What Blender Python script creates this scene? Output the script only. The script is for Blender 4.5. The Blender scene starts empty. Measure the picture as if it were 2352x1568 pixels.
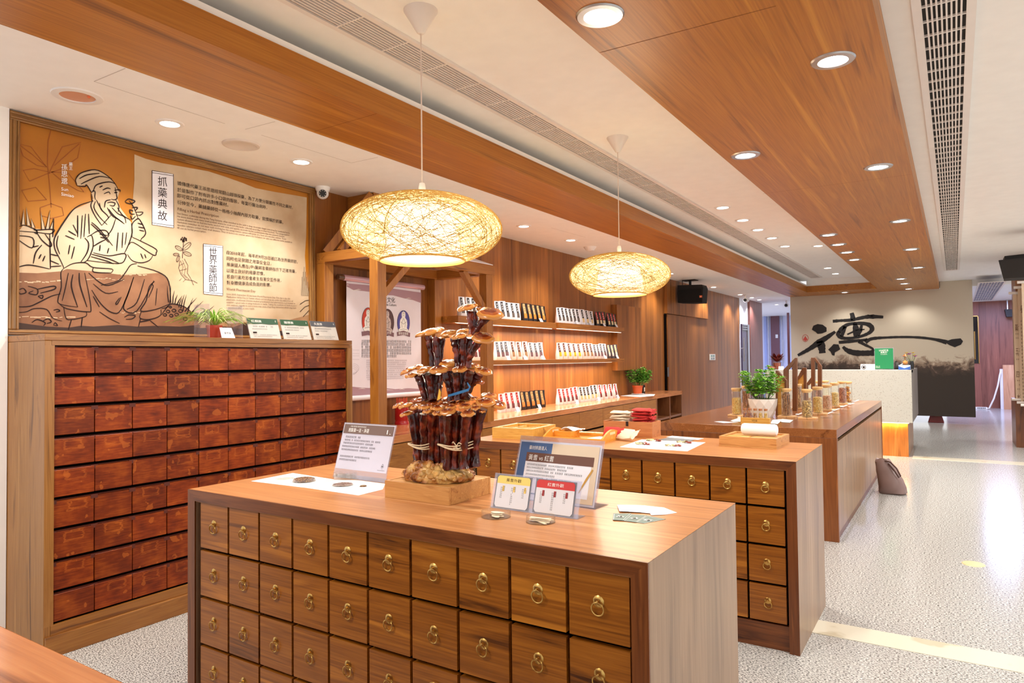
import bpy, bmesh, math, random
from mathutils import Vector, Matrix
random.seed(7)
SC = bpy.context.scene
COL = SC.collection
PI = math.pi
R = math.radians

# ------------------------------------------------------------------ camera
F_PX, YAW, PITCH, ROLL, CAM_H = 1575.42, .572335, .0249903, -.0111026, 1.38
CAM = Vector((0, 0, CAM_H))
FW = Vector((-math.sin(YAW)*math.cos(PITCH), math.cos(YAW)*math.cos(PITCH), math.sin(PITCH)))
_rt = Vector((math.cos(YAW), math.sin(YAW), 0)); _up = _rt.cross(FW)
RT = _rt*math.cos(ROLL)+_up*math.sin(ROLL)
UP = -_rt*math.sin(ROLL)+_up*math.cos(ROLL)
cam = bpy.data.cameras.new('camera')
cam.sensor_width = 36; cam.lens = F_PX/2352*36; cam.clip_start = .05; cam.clip_end = 200
cam_ob = bpy.data.objects.new('camera', cam); COL.objects.link(cam_ob)
m = Matrix((RT, UP, -FW)).transposed().to_4x4(); m.translation = CAM
cam_ob.matrix_world = m
SC.camera = cam_ob

# ------------------------------------------------------------------ view, world
SC.view_settings.view_transform = 'Standard'; SC.view_settings.look = 'None'
SC.view_settings.gamma = 1; SC.view_settings.use_curve_mapping = False
SC.view_settings.exposure = 0.28
SC.cycles.max_bounces = 8; SC.cycles.diffuse_bounces = 4; SC.cycles.transparent_max_bounces = 16
SC.cycles.caustics_reflective = False; SC.cycles.caustics_refractive = False
SC.cycles.sample_clamp_indirect = 6
W = bpy.data.worlds.new('world'); SC.world = W; W.use_nodes = True
W.node_tree.nodes['Background'].inputs[0].default_value = (.97, .98, 1, 1)
W.node_tree.nodes['Background'].inputs[1].default_value = .95

DOWN_W, PANEL_W, COFFER_W, FAR_W, STRIP_W, BULB_W = 54, 58, 42, 120, 17, 26

def P(px, py, **k):
    """the point of the plane X=, Y= or Z= seen at a pixel of the 2352x1568 photograph"""
    d = RT*((px-1176)/F_PX) - UP*((py-784)/F_PX) + FW
    (ax, v), = k.items(); i = 'XYZ'.index(ax)
    return CAM + d*((v-CAM[i])/d[i])

# ------------------------------------------------------------------ materials
def lin(c):
    return tuple(((x/255)/12.92 if x/255 <= .04045 else ((x/255+.055)/1.055)**2.4) for x in c)+(1,)
MATS = {}
def newmat(name):
    m = bpy.data.materials.new(name); m.use_nodes = True
    nt = m.node_tree; b = nt.nodes['Principled BSDF']
    return m, nt, b
def flat(name, c, rough=.5, metal=0, spec=.5, emit=0, trans=0, coat=0):
    if name in MATS: return MATS[name]
    m, nt, b = newmat(name)
    b.inputs['Base Color'].default_value = lin(c); b.inputs['Roughness'].default_value = rough
    b.inputs['Metallic'].default_value = metal; b.inputs['Specular IOR Level'].default_value = spec
    b.inputs['Transmission Weight'].default_value = trans; b.inputs['Coat Weight'].default_value = coat
    if emit:
        b.inputs['Emission Color'].default_value = lin(c); b.inputs['Emission Strength'].default_value = emit
    # faint mottling so that no surface is one flat value
    n = nt.nodes.new('ShaderNodeTexNoise'); n.inputs['Scale'].default_value = 9; n.inputs['Detail'].default_value = 4
    mx = nt.nodes.new('ShaderNodeMix'); mx.data_type = 'RGBA'
    tc = nt.nodes.new('ShaderNodeTexCoord'); nt.links.new(tc.outputs['Object'], n.inputs['Vector'])
    mx.inputs[6].default_value = tuple(x*.95 for x in lin(c)[:3])+(1,); mx.inputs[7].default_value = tuple(min(1, x*1.05) for x in lin(c)[:3])+(1,)
    nt.links.new(n.outputs[0], mx.inputs[0]); nt.links.new(mx.outputs[2], b.inputs['Base Color'])
    MATS[name] = m; return m
def N(nt, t, **k):
    n = nt.nodes.new('ShaderNode'+t)
    for a, v in k.items(): setattr(n, a, v)
    return n
def M2(nt, op, a, b=None, c=None):
    n = N(nt, 'Math', operation=op)
    for i, v in enumerate((a, b, c)):
        if v is None: continue
        if hasattr(v, 'is_output'): nt.links.new(v, n.inputs[i])
        else: n.inputs[i].default_value = v
    return n.outputs[0]
def ramp(nt, fac, stops):
    r = N(nt, 'ValToRGB'); e = r.color_ramp.elements
    while len(e) < len(stops): e.new(.5)
    for q, (p, c) in zip(e, stops): q.position = p; q.color = c
    nt.links.new(fac, r.inputs[0]); return r.outputs[0]
def mixc(nt, fac, a, b, blend='MIX'):
    n = N(nt, 'Mix', data_type='RGBA', blend_type=blend)
    for i, v in ((0, fac), (6, a), (7, b)):
        if hasattr(v, 'is_output'): nt.links.new(v, n.inputs[i])
        else: n.inputs[i].default_value = v
    return n.outputs[2]
def wood(name, dark, mid, light, grain='X', scale=1., rough=.35, strip=None, strip_amt=.5, figure=1., coat=0., spec=.5, stretch=.45):
    """veneer: long streaks along the grain, fine pores, optional strips of differing tone (axis, width)"""
    if name in MATS: return MATS[name]
    m, nt, b = newmat(name)
    tc = N(nt, 'TexCoord'); oi = N(nt, 'ObjectInfo')
    off = N(nt, 'CombineXYZ')
    for i, k in enumerate((13.7, 29.1, 41.3)): nt.links.new(M2(nt, 'MULTIPLY', oi.outputs['Random'], k), off.inputs[i])
    add = N(nt, 'VectorMath', operation='ADD'); nt.links.new(tc.outputs['Object'], add.inputs[0]); nt.links.new(off.outputs[0], add.inputs[1])
    vec = add.outputs[0]
    if strip:
        sp = N(nt, 'SeparateXYZ'); nt.links.new(tc.outputs['Object'], sp.inputs[0])
        cell = M2(nt, 'FLOOR', M2(nt, 'DIVIDE', sp.outputs['XYZ'.index(strip[0])], strip[1]))
        wn = N(nt, 'TexWhiteNoise', noise_dimensions='1D'); nt.links.new(cell, wn.inputs['W'])
        so = N(nt, 'CombineXYZ')
        for i in range(3): nt.links.new(M2(nt, 'MULTIPLY', wn.outputs[0], 17.3+9*i), so.inputs[i])
        a2 = N(nt, 'VectorMath', operation='ADD'); nt.links.new(vec, a2.inputs[0]); nt.links.new(so.outputs[0], a2.inputs[1]); vec = a2.outputs[0]
    mp = N(nt, 'Mapping'); s = [5.*scale]*3; s['XYZ'.index(grain)] = stretch*scale; mp.inputs['Scale'].default_value = s
    nt.links.new(vec, mp.inputs[0])
    n1 = N(nt, 'TexNoise'); n1.inputs['Scale'].default_value = 2.2; n1.inputs['Detail'].default_value = 5; n1.inputs['Roughness'].default_value = .55; n1.inputs['Distortion'].default_value = .9*figure
    nt.links.new(mp.outputs[0], n1.inputs['Vector'])
    # rings: fold the field so that lines follow the figure
    ring = M2(nt, 'PINGPONG', M2(nt, 'MULTIPLY', n1.outputs[0], 7.), 1.)
    mp2 = N(nt, 'Mapping'); s = [70.*scale]*3; s['XYZ'.index(grain)] = 1.6*scale; mp2.inputs['Scale'].default_value = s
    nt.links.new(vec, mp2.inputs[0])
    n2 = N(nt, 'TexNoise'); n2.inputs['Scale'].default_value = 2.; n2.inputs['Detail'].default_value = 2; nt.links.new(mp2.outputs[0], n2.inputs['Vector'])
    f = M2(nt, 'ADD', M2(nt, 'MULTIPLY', n1.outputs[0], .62), M2(nt, 'ADD', M2(nt, 'MULTIPLY', ring, .16*figure), M2(nt, 'MULTIPLY', n2.outputs[0], .24)))
    c = ramp(nt, f, [(.32, lin(dark)), (.5, lin(mid)), (.68, lin(light))])
    if strip:
        v = M2(nt, 'ADD', 1-strip_amt*.5, M2(nt, 'MULTIPLY', wn.outputs[0], strip_amt))
        cc = N(nt, 'CombineXYZ')
        for i in range(3): nt.links.new(v, cc.inputs[i])
        c = mixc(nt, 1., c, cc.outputs[0], 'MULTIPLY')
    nt.links.new(c, b.inputs['Base Color'])
    b.inputs['Roughness'].default_value = rough; b.inputs['Specular IOR Level'].default_value = spec
    b.inputs['Coat Weight'].default_value = coat; b.inputs['Coat Roughness'].default_value = .12
    MATS[name] = m; return m
def clear(name, tint=(250, 250, 255), gloss=.12, dens=.06):
    """thin clear acrylic or glass"""
    if name in MATS: return MATS[name]
    m, nt, b = newmat(name); nt.nodes.remove(b); out = nt.nodes['Material Output']
    tr = N(nt, 'BsdfTransparent'); tr.inputs[0].default_value = lin(tint)
    gl = N(nt, 'BsdfGlossy'); gl.inputs['Roughness'].default_value = .05
    di = N(nt, 'BsdfDiffuse'); di.inputs[0].default_value = (.9, .92, 1, 1)
    lw = N(nt, 'LayerWeight'); lw.inputs[0].default_value = .35
    f = M2(nt, 'ADD', M2(nt, 'MULTIPLY', lw.outputs['Facing'], .35), gloss*.4)
    a = N(nt, 'MixShader'); nt.links.new(f, a.inputs[0]); nt.links.new(tr.outputs[0], a.inputs[1]); nt.links.new(gl.outputs[0], a.inputs[2])
    c = N(nt, 'MixShader'); c.inputs[0].default_value = dens; nt.links.new(a.outputs[0], c.inputs[1]); nt.links.new(di.outputs[0], c.inputs[2])
    nt.links.new(c.outputs[0], out.inputs[0]); MATS[name] = m; return m
def emis(name, c, s):
    if name in MATS: return MATS[name]
    m, nt, b = newmat(name); nt.nodes.remove(b)
    e = N(nt, 'Emission'); e.inputs[0].default_value = lin(c); e.inputs[1].default_value = s
    nt.links.new(e.outputs[0], nt.nodes['Material Output'].inputs[0]); MATS[name] = m; return m

# ------------------------------------------------------------------ mesh builder
class MB:
    def __init__(s): s.v = []; s.f = []; s.mi = []; s.sm = []; s.cur = 0; s.smooth = False
    def face(s, idx): s.f.append(idx); s.mi.append(s.cur); s.sm.append(s.smooth)
    def vert(s, p): s.v.append(Vector(p)); return len(s.v)-1
    def poly(s, pts): s.face([s.vert(p) for p in pts])
    def box(s, x0, x1, y0, y1, z0, z1):
        b = len(s.v)
        for z in (z0, z1):
            for x, y in ((x0, y0), (x1, y0), (x1, y1), (x0, y1)): s.v.append(Vector((x, y, z)))
        for q in ((3, 2, 1, 0), (4, 5, 6, 7), (0, 1, 5, 4), (1, 2, 6, 5), (2, 3, 7, 6), (3, 0, 4, 7)): s.face([b+i for i in q])
        return s
    def prism(s, pts, d):
        """closed solid: outline pts swept by vector d"""
        b = len(s.v); n = len(pts); d = Vector(d)
        for p in pts: s.v.append(Vector(p))
        for p in pts: s.v.append(Vector(p)+d)
        s.face([b+i for i in range(n)][::-1]); s.face([b+n+i for i in range(n)])
        for i in range(n): j = (i+1) % n; s.face([b+i, b+j, b+n+j, b+n+i])
        return s
    def beam(s, a, c, w, h, up=(0, 0, 1)):
        a = Vector(a); c = Vector(c); d = (c-a).normalized(); u = Vector(up); u = (u-d*u.dot(d)).normalized(); r = d.cross(u)
        s.prism([a+r*w/2-u*h/2, a+r*w/2+u*h/2, a-r*w/2+u*h/2, a-r*w/2-u*h/2], c-a); return s
    def tube(s, pts, r, n=8, caps=True):
        pts = [Vector(p) for p in pts]; rs = r if isinstance(r, (list, tuple)) else [r]*len(pts)
        sm = s.smooth; s.smooth = True; rings = []; ref = None
        for i, p in enumerate(pts):
            d = (pts[min(i+1, len(pts)-1)]-pts[max(i-1, 0)])
            d = d.normalized() if d.length > 1e-9 else Vector((0, 0, 1))
            if ref is None: ref = Vector((0, 0, 1)) if abs(d.z) < .9 else Vector((1, 0, 0))
            u = (ref-d*ref.dot(d)).normalized(); w = d.cross(u); ref = u
            rings.append([s.vert(p+(u*math.cos(2*PI*k/n)+w*math.sin(2*PI*k/n))*rs[i]) for k in range(n)])
        for a, b in zip(rings, rings[1:]):
            for k in range(n): j = (k+1) % n; s.face([a[k], a[j], b[j], b[k]])
        if caps: s.smooth = False; s.face(rings[0][::-1]); s.face(rings[-1])
        s.smooth = sm; return s
    def lathe(s, prof, c=(0, 0, 0), n=24, sx=1, sy=1, wob=None):
        c = Vector(c); sm = s.smooth; s.smooth = True; rings = []
        for i, (r, z) in enumerate(prof):
            if r < 1e-6: rings.append([s.vert(c+Vector((0, 0, z)))]); continue
            rings.append([s.vert(c+Vector((r*sx*math.cos(2*PI*k/n)*(1+(wob(k, i) if wob else 0)), r*sy*math.sin(2*PI*k/n)*(1+(wob(k, i) if wob else 0)), z))) for k in range(n)])
        for a, b in zip(rings, rings[1:]):
            if len(a) == 1 and len(b) == 1: continue
            for k in range(n):
                j = (k+1) % n
                if len(a) == 1: s.face([a[0], b[j], b[k]])
                elif len(b) == 1: s.face([a[k], a[j], b[0]])
                else: s.face([a[k], a[j], b[j], b[k]])
        s.smooth = sm; return s
    def cyl(s, c, r, h, n=24):
        return s.lathe([(0, 0), (r, 0), (r, h), (0, h)], c, n)
    def ball(s, c, r, nu=12, nv=8):
        rx, ry, rz = r if isinstance(r, (tuple, list)) else (r, r, r)
        return s.lathe([(math.sin(PI*i/nv), -rz*math.cos(PI*i/nv)) for i in range(nv+1)], c, nu, rx, ry)
    def stroke(s, pts, w, nrm):
        """flat inked line on a plane with normal nrm; w one width or one per point"""
        pts = [Vector(p) for p in pts]; nrm = Vector(nrm); L = []
        ws = w if isinstance(w, (list, tuple)) else [w]*len(pts)
        for i, p in enumerate(pts):
            d = pts[min(i+1, len(pts)-1)]-pts[max(i-1, 0)]; t = nrm.cross(d)
            t = t.normalized() if t.length > 1e-9 else Vector((0, 0, 1))
            L.append((s.vert(p+t*ws[i]/2), s.vert(p-t*ws[i]/2)))
        for a, b in zip(L, L[1:]): s.face([a[0], a[1], b[1], b[0]])
        return s
    def mesh(s, name, mats, off=Vector((0, 0, 0)), sharp=40):
        me = bpy.data.meshes.new(name)
        me.from_pydata([tuple(v-off) for v in s.v], [], s.f)
        for mt in (mats if isinstance(mats, (list, tuple)) else [mats]): me.materials.append(mt)
        me.polygons.foreach_set('material_index', s.mi); me.polygons.foreach_set('use_smooth', s.sm)
        me.update()
        bm = bmesh.new(); bm.from_mesh(me); bmesh.ops.recalc_face_normals(bm, faces=bm.faces); bm.to_mesh(me); bm.free()
        if any(s.sm): me.set_sharp_from_angle(angle=R(sharp))
        return me
OFF = {}
def obj(name, mb, mats, parent=None, bevel=0, off=None):
    o = None
    of = off if off is not None else (OFF.get(parent.name, Vector((0, 0, 0))) if parent else Vector((0, 0, 0)))
    me = mb.mesh(name, mats, of)
    o = bpy.data.objects.new(name, me); COL.objects.link(o)
    if parent: o.parent = parent; OFF[o.name] = of
    if bevel:
        bv = o.modifiers.new('bevel', 'BEVEL'); bv.width = bevel; bv.segments = 2; bv.limit_method = 'ANGLE'; bv.angle_limit = R(40)
    return o
def thing(name, label, cat, loc=(0, 0, 0), group=None, rz=0):
    o = bpy.data.objects.new(name, None); COL.objects.link(o); o.empty_display_size = .1
    o.location = loc; o.rotation_euler = (0, 0, rz); o['label'] = label; o['category'] = cat
    if group: o['group'] = group
    OFF[o.name] = Vector(loc); return o
def solo(name, mb, mats, label, cat, loc, group=None, bevel=0):
    """a thing that is one mesh, its origin at loc"""
    o = obj(name, mb, mats, None, bevel, off=Vector(loc)); o.location = loc
    OFF[o.name] = Vector(loc); o['label'] = label; o['category'] = cat
    if group: o['group'] = group
    return o
def struct(name, mb, mats, bevel=0):
    o = obj(name, mb, mats, None, bevel); o['kind'] = 'structure'; return o
def dup(o, parent=None, loc=None, rz=None):
    c = o.copy(); COL.objects.link(c); c.parent = parent
    if loc is not None: c.location = loc
    if rz is not None: c.rotation_euler = (0, 0, rz)
    for ch in o.children: dup(ch, c)
    return c
ORD = ['first', 'second', 'third', 'fourth', 'fifth', 'sixth', 'seventh', 'eighth', 'ninth', 'tenth', 'eleventh', 'twelfth', 'thirteenth', 'fourteenth', 'fifteenth']

# ------------------------------------------------------------------ lettering
_TC = {}
def glyphs(s):
    if s in _TC: return _TC[s]
    c = bpy.data.curves.new('t', 'FONT'); c.body = s; c.resolution_u = 2; c.align_x = 'LEFT'
    o = bpy.data.objects.new('t', c); COL.objects.link(o)
    dg = bpy.context.evaluated_depsgraph_get(); me = bpy.data.meshes.new_from_object(o.evaluated_get(dg))
    r = ([v.co.copy() for v in me.vertices], [list(p.vertices) for p in me.polygons])
    bpy.data.objects.remove(o); bpy.data.curves.remove(c); bpy.data.meshes.remove(me)
    _TC[s] = r; return r
def letter(mb, s, a, b, up, height=None, bold=0):
    """s written from a to b (fits that width) with letters rising along up; height of one em, else uniform"""
    vs, fs = glyphs(s)
    if not vs: return
    a = Vector(a); b = Vector(b); x0 = min(v.x for v in vs); x1 = max(v.x for v in vs)
    d = (b-a); k = d.length/max(x1-x0, 1e-6); d.normalize(); u = Vector(up).normalized(); ky = k if height is None else height
    base = len(mb.v)
    for v in vs: mb.v.append(a+d*((v.x-x0)*k)+u*(v.y*ky))
    for f in fs: mb.face([base+i for i in f])
def column(mb, s, top, size, right, up, step=1.15):
    """one character below the other"""
    right = Vector(right); up = Vector(up); p = Vector(top)
    for ch in s:
        letter(mb, ch, p-right*size/2-up*size*.85, p+right*size/2-up*size*.85, up, size); p = p-up*size*step
def small_print(mb, a, b, up, h, rnd, fill=.8):
    """a line of print too small to read: broken little strokes"""
    a = Vector(a); b = Vector(b); d = (b-a); L = d.length; d.normalize(); u = Vector(up).normalized(); x = 0
    while x < L*fill:
        if rnd.random() < .93:
            w = h*.75; p = a+d*x
            for vv in (.1, .5, .85):
                t = rnd.uniform(0, .25)*w
                mb.poly([p+d*t+u*h*vv, p+d*(w-t)+u*h*vv, p+d*(w-t)+u*h*(vv+.12), p+d*t+u*h*(vv+.12)])
            t = rnd.uniform(.2, .6)*w
            mb.poly([p+d*t, p+d*(t+h*.12), p+d*(t+h*.12)+u*h, p+d*t+u*h])
        x += h*.98
# ------------------------------------------------------------------ palette
WISL = wood('wood_island_face', (60, 26, 4), (138, 78, 19), (178, 110, 34), 'X', 1.3, .32, stretch=.3)
WTOP = wood('wood_island_top', (122, 70, 32), (184, 122, 68), (214, 160, 106), 'X', 1., .36, figure=.8, coat=.04, stretch=.2)
WSIDE = wood('wood_island_side', (110, 80, 57), (151, 118, 89), (172, 141, 112), 'Z', 1., .35, ('Y', .11), .16, .6)
WFRX = wood('wood_frame_across', (62, 28, 9), (106, 56, 22), (140, 82, 38), 'X', 1.2, .33)
WFRZ = wood('wood_frame_upright', (62, 28, 9), (106, 56, 22), (140, 82, 38), 'Z', 1.2, .33)
WCABY = wood('wood_cabinet_along', (101, 58, 22), (151, 97, 42), (178, 125, 60), 'Y', 1.2, .35)
WCABZ = wood('wood_cabinet_upright', (103, 63, 27), (155, 104, 50), (180, 130, 71), 'Z', 1.1, .35, ('X', .09), .16)
WCLAD = wood('wood_wall_cladding', (104, 56, 18), (158, 96, 40), (190, 126, 62), 'Z', .9, .38, ('Y', .16), .44, .4, stretch=.2)
WSOFF = wood('wood_soffit', (122, 66, 14), (174, 106, 30), (200, 134, 48), 'Y', .9, .38, None, .5, .9, stretch=.14)
WPOST = wood('wood_post', (109, 58, 18), (158, 97, 35), (186, 125, 52), 'Z', 1.2, .35)
WPOSTX = wood('wood_rail_across', (109, 58, 18), (158, 97, 35), (186, 125, 52), 'X', 1.2, .35)
WPOSTY = wood('wood_rail_along', (109, 58, 18), (158, 97, 35), (186, 125, 52), 'Y', 1.2, .35)
WTBLX = wood('wood_display_front', (82, 40, 15), (122, 68, 29), (150, 92, 45), 'Z', 1.1, .34, ('X', .18), .25)
WTBLY = wood('wood_display_side', (114, 82, 55), (153, 117, 82), (175, 140, 102), 'Z', 1.1, .3, ('Y', .16), .25, .6)
WTBLT = wood('wood_display_top', (98, 54, 26), (142, 86, 46), (168, 112, 66), 'Y', 1., .22, figure=.7, coat=.4)
WBOX = wood('wood_tray', (155, 97, 44), (194, 138, 75), (215, 165, 99), 'X', 2.2, .42)
WYEL = wood('wood_yellow', (173, 116, 42), (208, 155, 68), (227, 182, 96), 'X', 2., .4)
WPINE = wood('wood_orange_tray', (184, 107, 28), (215, 144, 50), (231, 171, 77), 'X', 2., .4)
WCHEST = wood('wood_chest', (146, 81, 40), (184, 114, 63), (202, 138, 81), 'X', 2.5, .45)
WMAROON = wood('wood_far_wall', (109, 60, 50), (146, 89, 74), (167, 111, 92), 'Z', 1., .4, ('X', .14), .3, .5)
WDARK = wood('wood_walnut', (75, 41, 22), (114, 69, 39), (140, 91, 54), 'Z', 1.6, .36)
WHITE = flat('white_paint', (250, 246, 241), .7)
LAV = flat('pale_paint', (232, 232, 238), .7)
PLAST = flat('white_plastic', (240, 236, 232), .4)
CREAM = flat('cream_plastic', (238, 228, 220), .45)
BLACK = flat('black_plastic', (18, 17, 17), .5)
GAP = flat('dark_gap', (12, 6, 4), .9, spec=.05)
BRASS = flat('brass', (206, 164, 92), .28, 1)
STEEL = flat('brushed_steel', (190, 190, 194), .3, 1)
PAPER = flat('white_paper', (240, 240, 246), .7)
INK = flat('dark_ink', (42, 28, 26), .7, spec=.2)
WHITEINK = flat('white_ink', (248, 246, 240), .7)
ACRYL = clear('clear_acrylic')
GLASS = clear('clear_glass', (255, 255, 252), .05, .01)

def red_drawer_mat():
    m, nt, b = newmat('red_lacquer_drawer')
    tc = N(nt, 'TexCoord'); oi = N(nt, 'ObjectInfo'); sp = N(nt, 'SeparateXYZ'); nt.links.new(tc.outputs['Object'], sp.inputs[0])
    rnd = oi.outputs['Random']
    off = N(nt, 'CombineXYZ')
    for i in range(3): nt.links.new(M2(nt, 'MULTIPLY', rnd, 31+11*i), off.inputs[i])
    ad = N(nt, 'VectorMath', operation='ADD'); nt.links.new(tc.outputs['Object'], ad.inputs[0]); nt.links.new(off.outputs[0], ad.inputs[1])
    n1 = N(nt, 'TexNoise'); n1.inputs['Scale'].default_value = 9; n1.inputs['Detail'].default_value = 5; nt.links.new(ad.outputs[0], n1.inputs['Vector'])
    mp = N(nt, 'Mapping'); mp.inputs['Scale'].default_value = (1, 3, 26); nt.links.new(ad.outputs[0], mp.inputs[0])
    n2 = N(nt, 'TexNoise'); n2.inputs['Scale'].default_value = 5; n2.inputs['Detail'].default_value = 3; nt.links.new(mp.outputs[0], n2.inputs['Vector'])
    base = ramp(nt, M2(nt, 'ADD', M2(nt, 'MULTIPLY', n1.outputs[0], .6), M2(nt, 'MULTIPLY', n2.outputs[0], .4)), [(.3, lin((84, 24, 6))), (.5, lin((134, 52, 11))), (.72, lin((180, 88, 22)))])
    tone = M2(nt, 'ADD', .72, M2(nt, 'MULTIPLY', M2(nt, 'FRACT', M2(nt, 'MULTIPLY', rnd, 37.7)), .6))
    tv = N(nt, 'CombineXYZ')
    for i in range(3): nt.links.new(tone, tv.inputs[i])
    base = mixc(nt, 1., base, tv.outputs[0], 'MULTIPLY')
    # the worn ghost of a label holder near the top edge
    y = M2(nt, 'ABSOLUTE', M2(nt, 'SUBTRACT', sp.outputs[1], M2(nt, 'MULTIPLY', M2(nt, 'SUBTRACT', rnd, .5), .03)))
    z = M2(nt, 'ABSOLUTE', M2(nt, 'SUBTRACT', sp.outputs[2], .034))
    wob = M2(nt, 'MULTIPLY', M2(nt, 'SUBTRACT', n2.outputs[0], .5), .04)
    def inside(hy, hz):
        a = M2(nt, 'LESS_THAN', M2(nt, 'ADD', y, wob), hy); c = M2(nt, 'LESS_THAN', M2(nt, 'ADD', z, wob), hz); return M2(nt, 'MULTIPLY', a, c)
    ringm = M2(nt, 'SUBTRACT', inside(.044, .024), inside(.034, .017))
    on = M2(nt, 'GREATER_THAN', M2(nt, 'FRACT', M2(nt, 'MULTIPLY', rnd, 91.3)), .42)
    fade = M2(nt, 'MULTIPLY', M2(nt, 'MULTIPLY', ringm, on), M2(nt, 'MULTIPLY', n1.outputs[0], .62))
    n3 = N(nt, 'TexNoise'); n3.inputs['Scale'].default_value = 16; nt.links.new(ad.outputs[0], n3.inputs['Vector'])
    sc = M2(nt, 'MULTIPLY', M2(nt, 'GREATER_THAN', n3.outputs[0], .66), .4)
    c = mixc(nt, M2(nt, 'MAXIMUM', fade, sc), base, lin((206, 112, 40)))
    nt.links.new(c, b.inputs['Base Color']); b.inputs['Roughness'].default_value = .45; b.inputs['Specular IOR Level'].default_value = .3
    return m
REDD = red_drawer_mat()

def terrazzo():
    m, nt, b = newmat('terrazzo_floor'); tc = N(nt, 'TexCoord')
    mp = N(nt, 'Mapping'); mp.inputs['Scale'].default_value = (1., 1.9, 1); nt.links.new(tc.outputs['Object'], mp.inputs[0])
    v = N(nt, 'TexNoise'); v.inputs['Scale'].default_value = 100; v.inputs['Detail'].default_value = 2.5; v.inputs['Roughness'].default_value = .6; nt.links.new(mp.outputs[0], v.inputs['Vector'])
    w = N(nt, 'TexNoise'); w.inputs['Scale'].default_value = 240; w.inputs['Detail'].default_value = 2; nt.links.new(mp.outputs[0], w.inputs['Vector'])
    f = M2(nt, 'ADD', M2(nt, 'MULTIPLY', v.outputs[0], .72), M2(nt, 'MULTIPLY', w.outputs[0], .28))
    c = ramp(nt, f, [(.40, lin((62, 62, 62))), (.46, lin((132, 131, 128))), (.505, lin((194, 193, 188))), (.60, lin((226, 225, 220)))])
    nt.links.new(c, b.inputs['Base Color']); b.inputs['Roughness'].default_value = .16; b.inputs['Specular IOR Level'].default_value = .45
    return m
TERR = terrazzo()
def speckle(name, base, spots, scale, rough=.5):
    m, nt, b = newmat(name); tc = N(nt, 'TexCoord')
    v = N(nt, 'TexNoise'); v.inputs['Scale'].default_value = scale; v.inputs['Detail'].default_value = 3; nt.links.new(tc.outputs['Object'], v.inputs['Vector'])
    nt.links.new(ramp(nt, v.outputs[0], [(.33, lin(spots)), (.4, lin(base)), (1, lin(base))]), b.inputs['Base Color']); b.inputs['Roughness'].default_value = rough
    return m
STONE = speckle('quartz_stone', (186, 183, 172), (156, 148, 136), 90)
STONEG = flat('grey_stone', (120, 116, 110), .5)
MARBLE = speckle('cream_marble', (226, 220, 200), (206, 196, 170), 5, .12)

# ------------------------------------------------------------------ setting
LZ, CZ, RZ = 2.676, 2.93, 2.823
b = MB(); b.box(-8, 6, -4, 26, -.1, 0); struct('floor', b, TERR)
b = MB(); b.box(-.63, 6, 3.70, 3.89, 0, .003); struct('trim_4', b, MARBLE)
b = MB(); b.box(-.5, 6, 10.52, 10.80, 0, .003); struct('trim_5', b, MARBLE)
b = MB(); b.box(-8, -3.03, -3, 25, LZ, LZ+.2); b.box(-3.03, -1.3, 16.1, 25, LZ, LZ+.2)
b.box(-2.80, -1.05, -3, 15.4, CZ, CZ+.1)                                  # coffer lid
b.box(-3.03, -2.53, -3, 16.1, 2.803, 2.838); b.box(-2.80, -2.78, -3, 15.4, 2.838, CZ)
b.box(-1.23, -.23, -3, 16.1, 2.803, CZ+.1); b.box(-2.53, -1.23, 15.16, 16.1, 2.803, CZ+.1)
b.box(-.3, 6, -3, 16.16, RZ, RZ+.2); b.box(-1.3, 6, 16.16, 25, 2.70, 2.9)
struct('ceiling', b, WHITE)
b = MB(); b.box(-3.03, -2.52, -3, 16.1, LZ, 2.803); b.box(-1.24, -.223, -3, 16.1, LZ, 2.803); b.box(-2.52, -1.24, 15.15, 16.1, LZ, 2.803)
b.box(-.245, -.223, -3, 16.1, 2.803, RZ+.01)
struct('trim_1', b, WSOFF)
# thin joints of the ceiling hatches over the left aisle
def joint(pts):
    b.stroke([P(x, y, Z=LZ-.0008) for x, y in pts], .004, (0, 0, 1))
b = MB(); joint([(288, 157), (216, 187)]); joint([(216, 187), (517, 284)]); joint([(563, 297), (632, 279)]); joint([(600, 310), (807, 374)]); joint([(807, 374), (868, 361)])
joint([(1266, 523), (1345, 545)])
struct('trim_6', b, flat('joint_grey', (196, 186, 178), .8))
# joints of the soffit boards
b = MB()
for px, py, qx, qy in ((1378, 121, 1782, 14), (865, 261, 722, 302), (1752, 445, 2095, 400)):
    p = P(px, py, Z=LZ-.0006); q = P(qx, qy, Z=LZ-.0006); b.stroke([p, q], .003, (0, 0, 1))
struct('trim_7', b, flat('joint_brown', (120, 66, 32), .8))

b = MB(); b.box(-4.2, -4.03, 1.5, 3.52, 0, LZ); struct('wall_side', b, WHITE)
b = MB(); b.box(-8, -3.995, 1.40, 1.523, 0, LZ); struct('wall_return', b, WHITE)
b = MB(); b.box(-8, -3.995, 1.385, 1.3995, 0, .271); struct('baseboard_return', b, WFRX)
b = MB(); b.box(-4.2, -4.02, 3.52, 15.6, 0, LZ); struct('wall_left', b, WCLAD)
yd0, yd1, yd2 = P(1529, 800, X=-4.0).y, P(1586, 800, X=-3.98).y, P(1626, 730, X=-3.97).y
zt = P(1586, 727, X=-3.97).z
b = MB(); b.box(-4.02, -3.96, yd0, yd2, zt, LZ); struct('trim_2', b, WCLAD, .003)
d = MB(); d.box(-4.019, -3.985, yd0+.06, yd1, .01, zt-.01); dr = struct('door_1', d, WCLAD)
h = MB(); z0 = P(1535, 865, X=-3.98).z; z1 = P(1535, 843, X=-3.98).z; y0 = P(1533.5, 850, X=-3.98).y; y1 = P(1536.5, 850, X=-3.98).y
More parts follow.
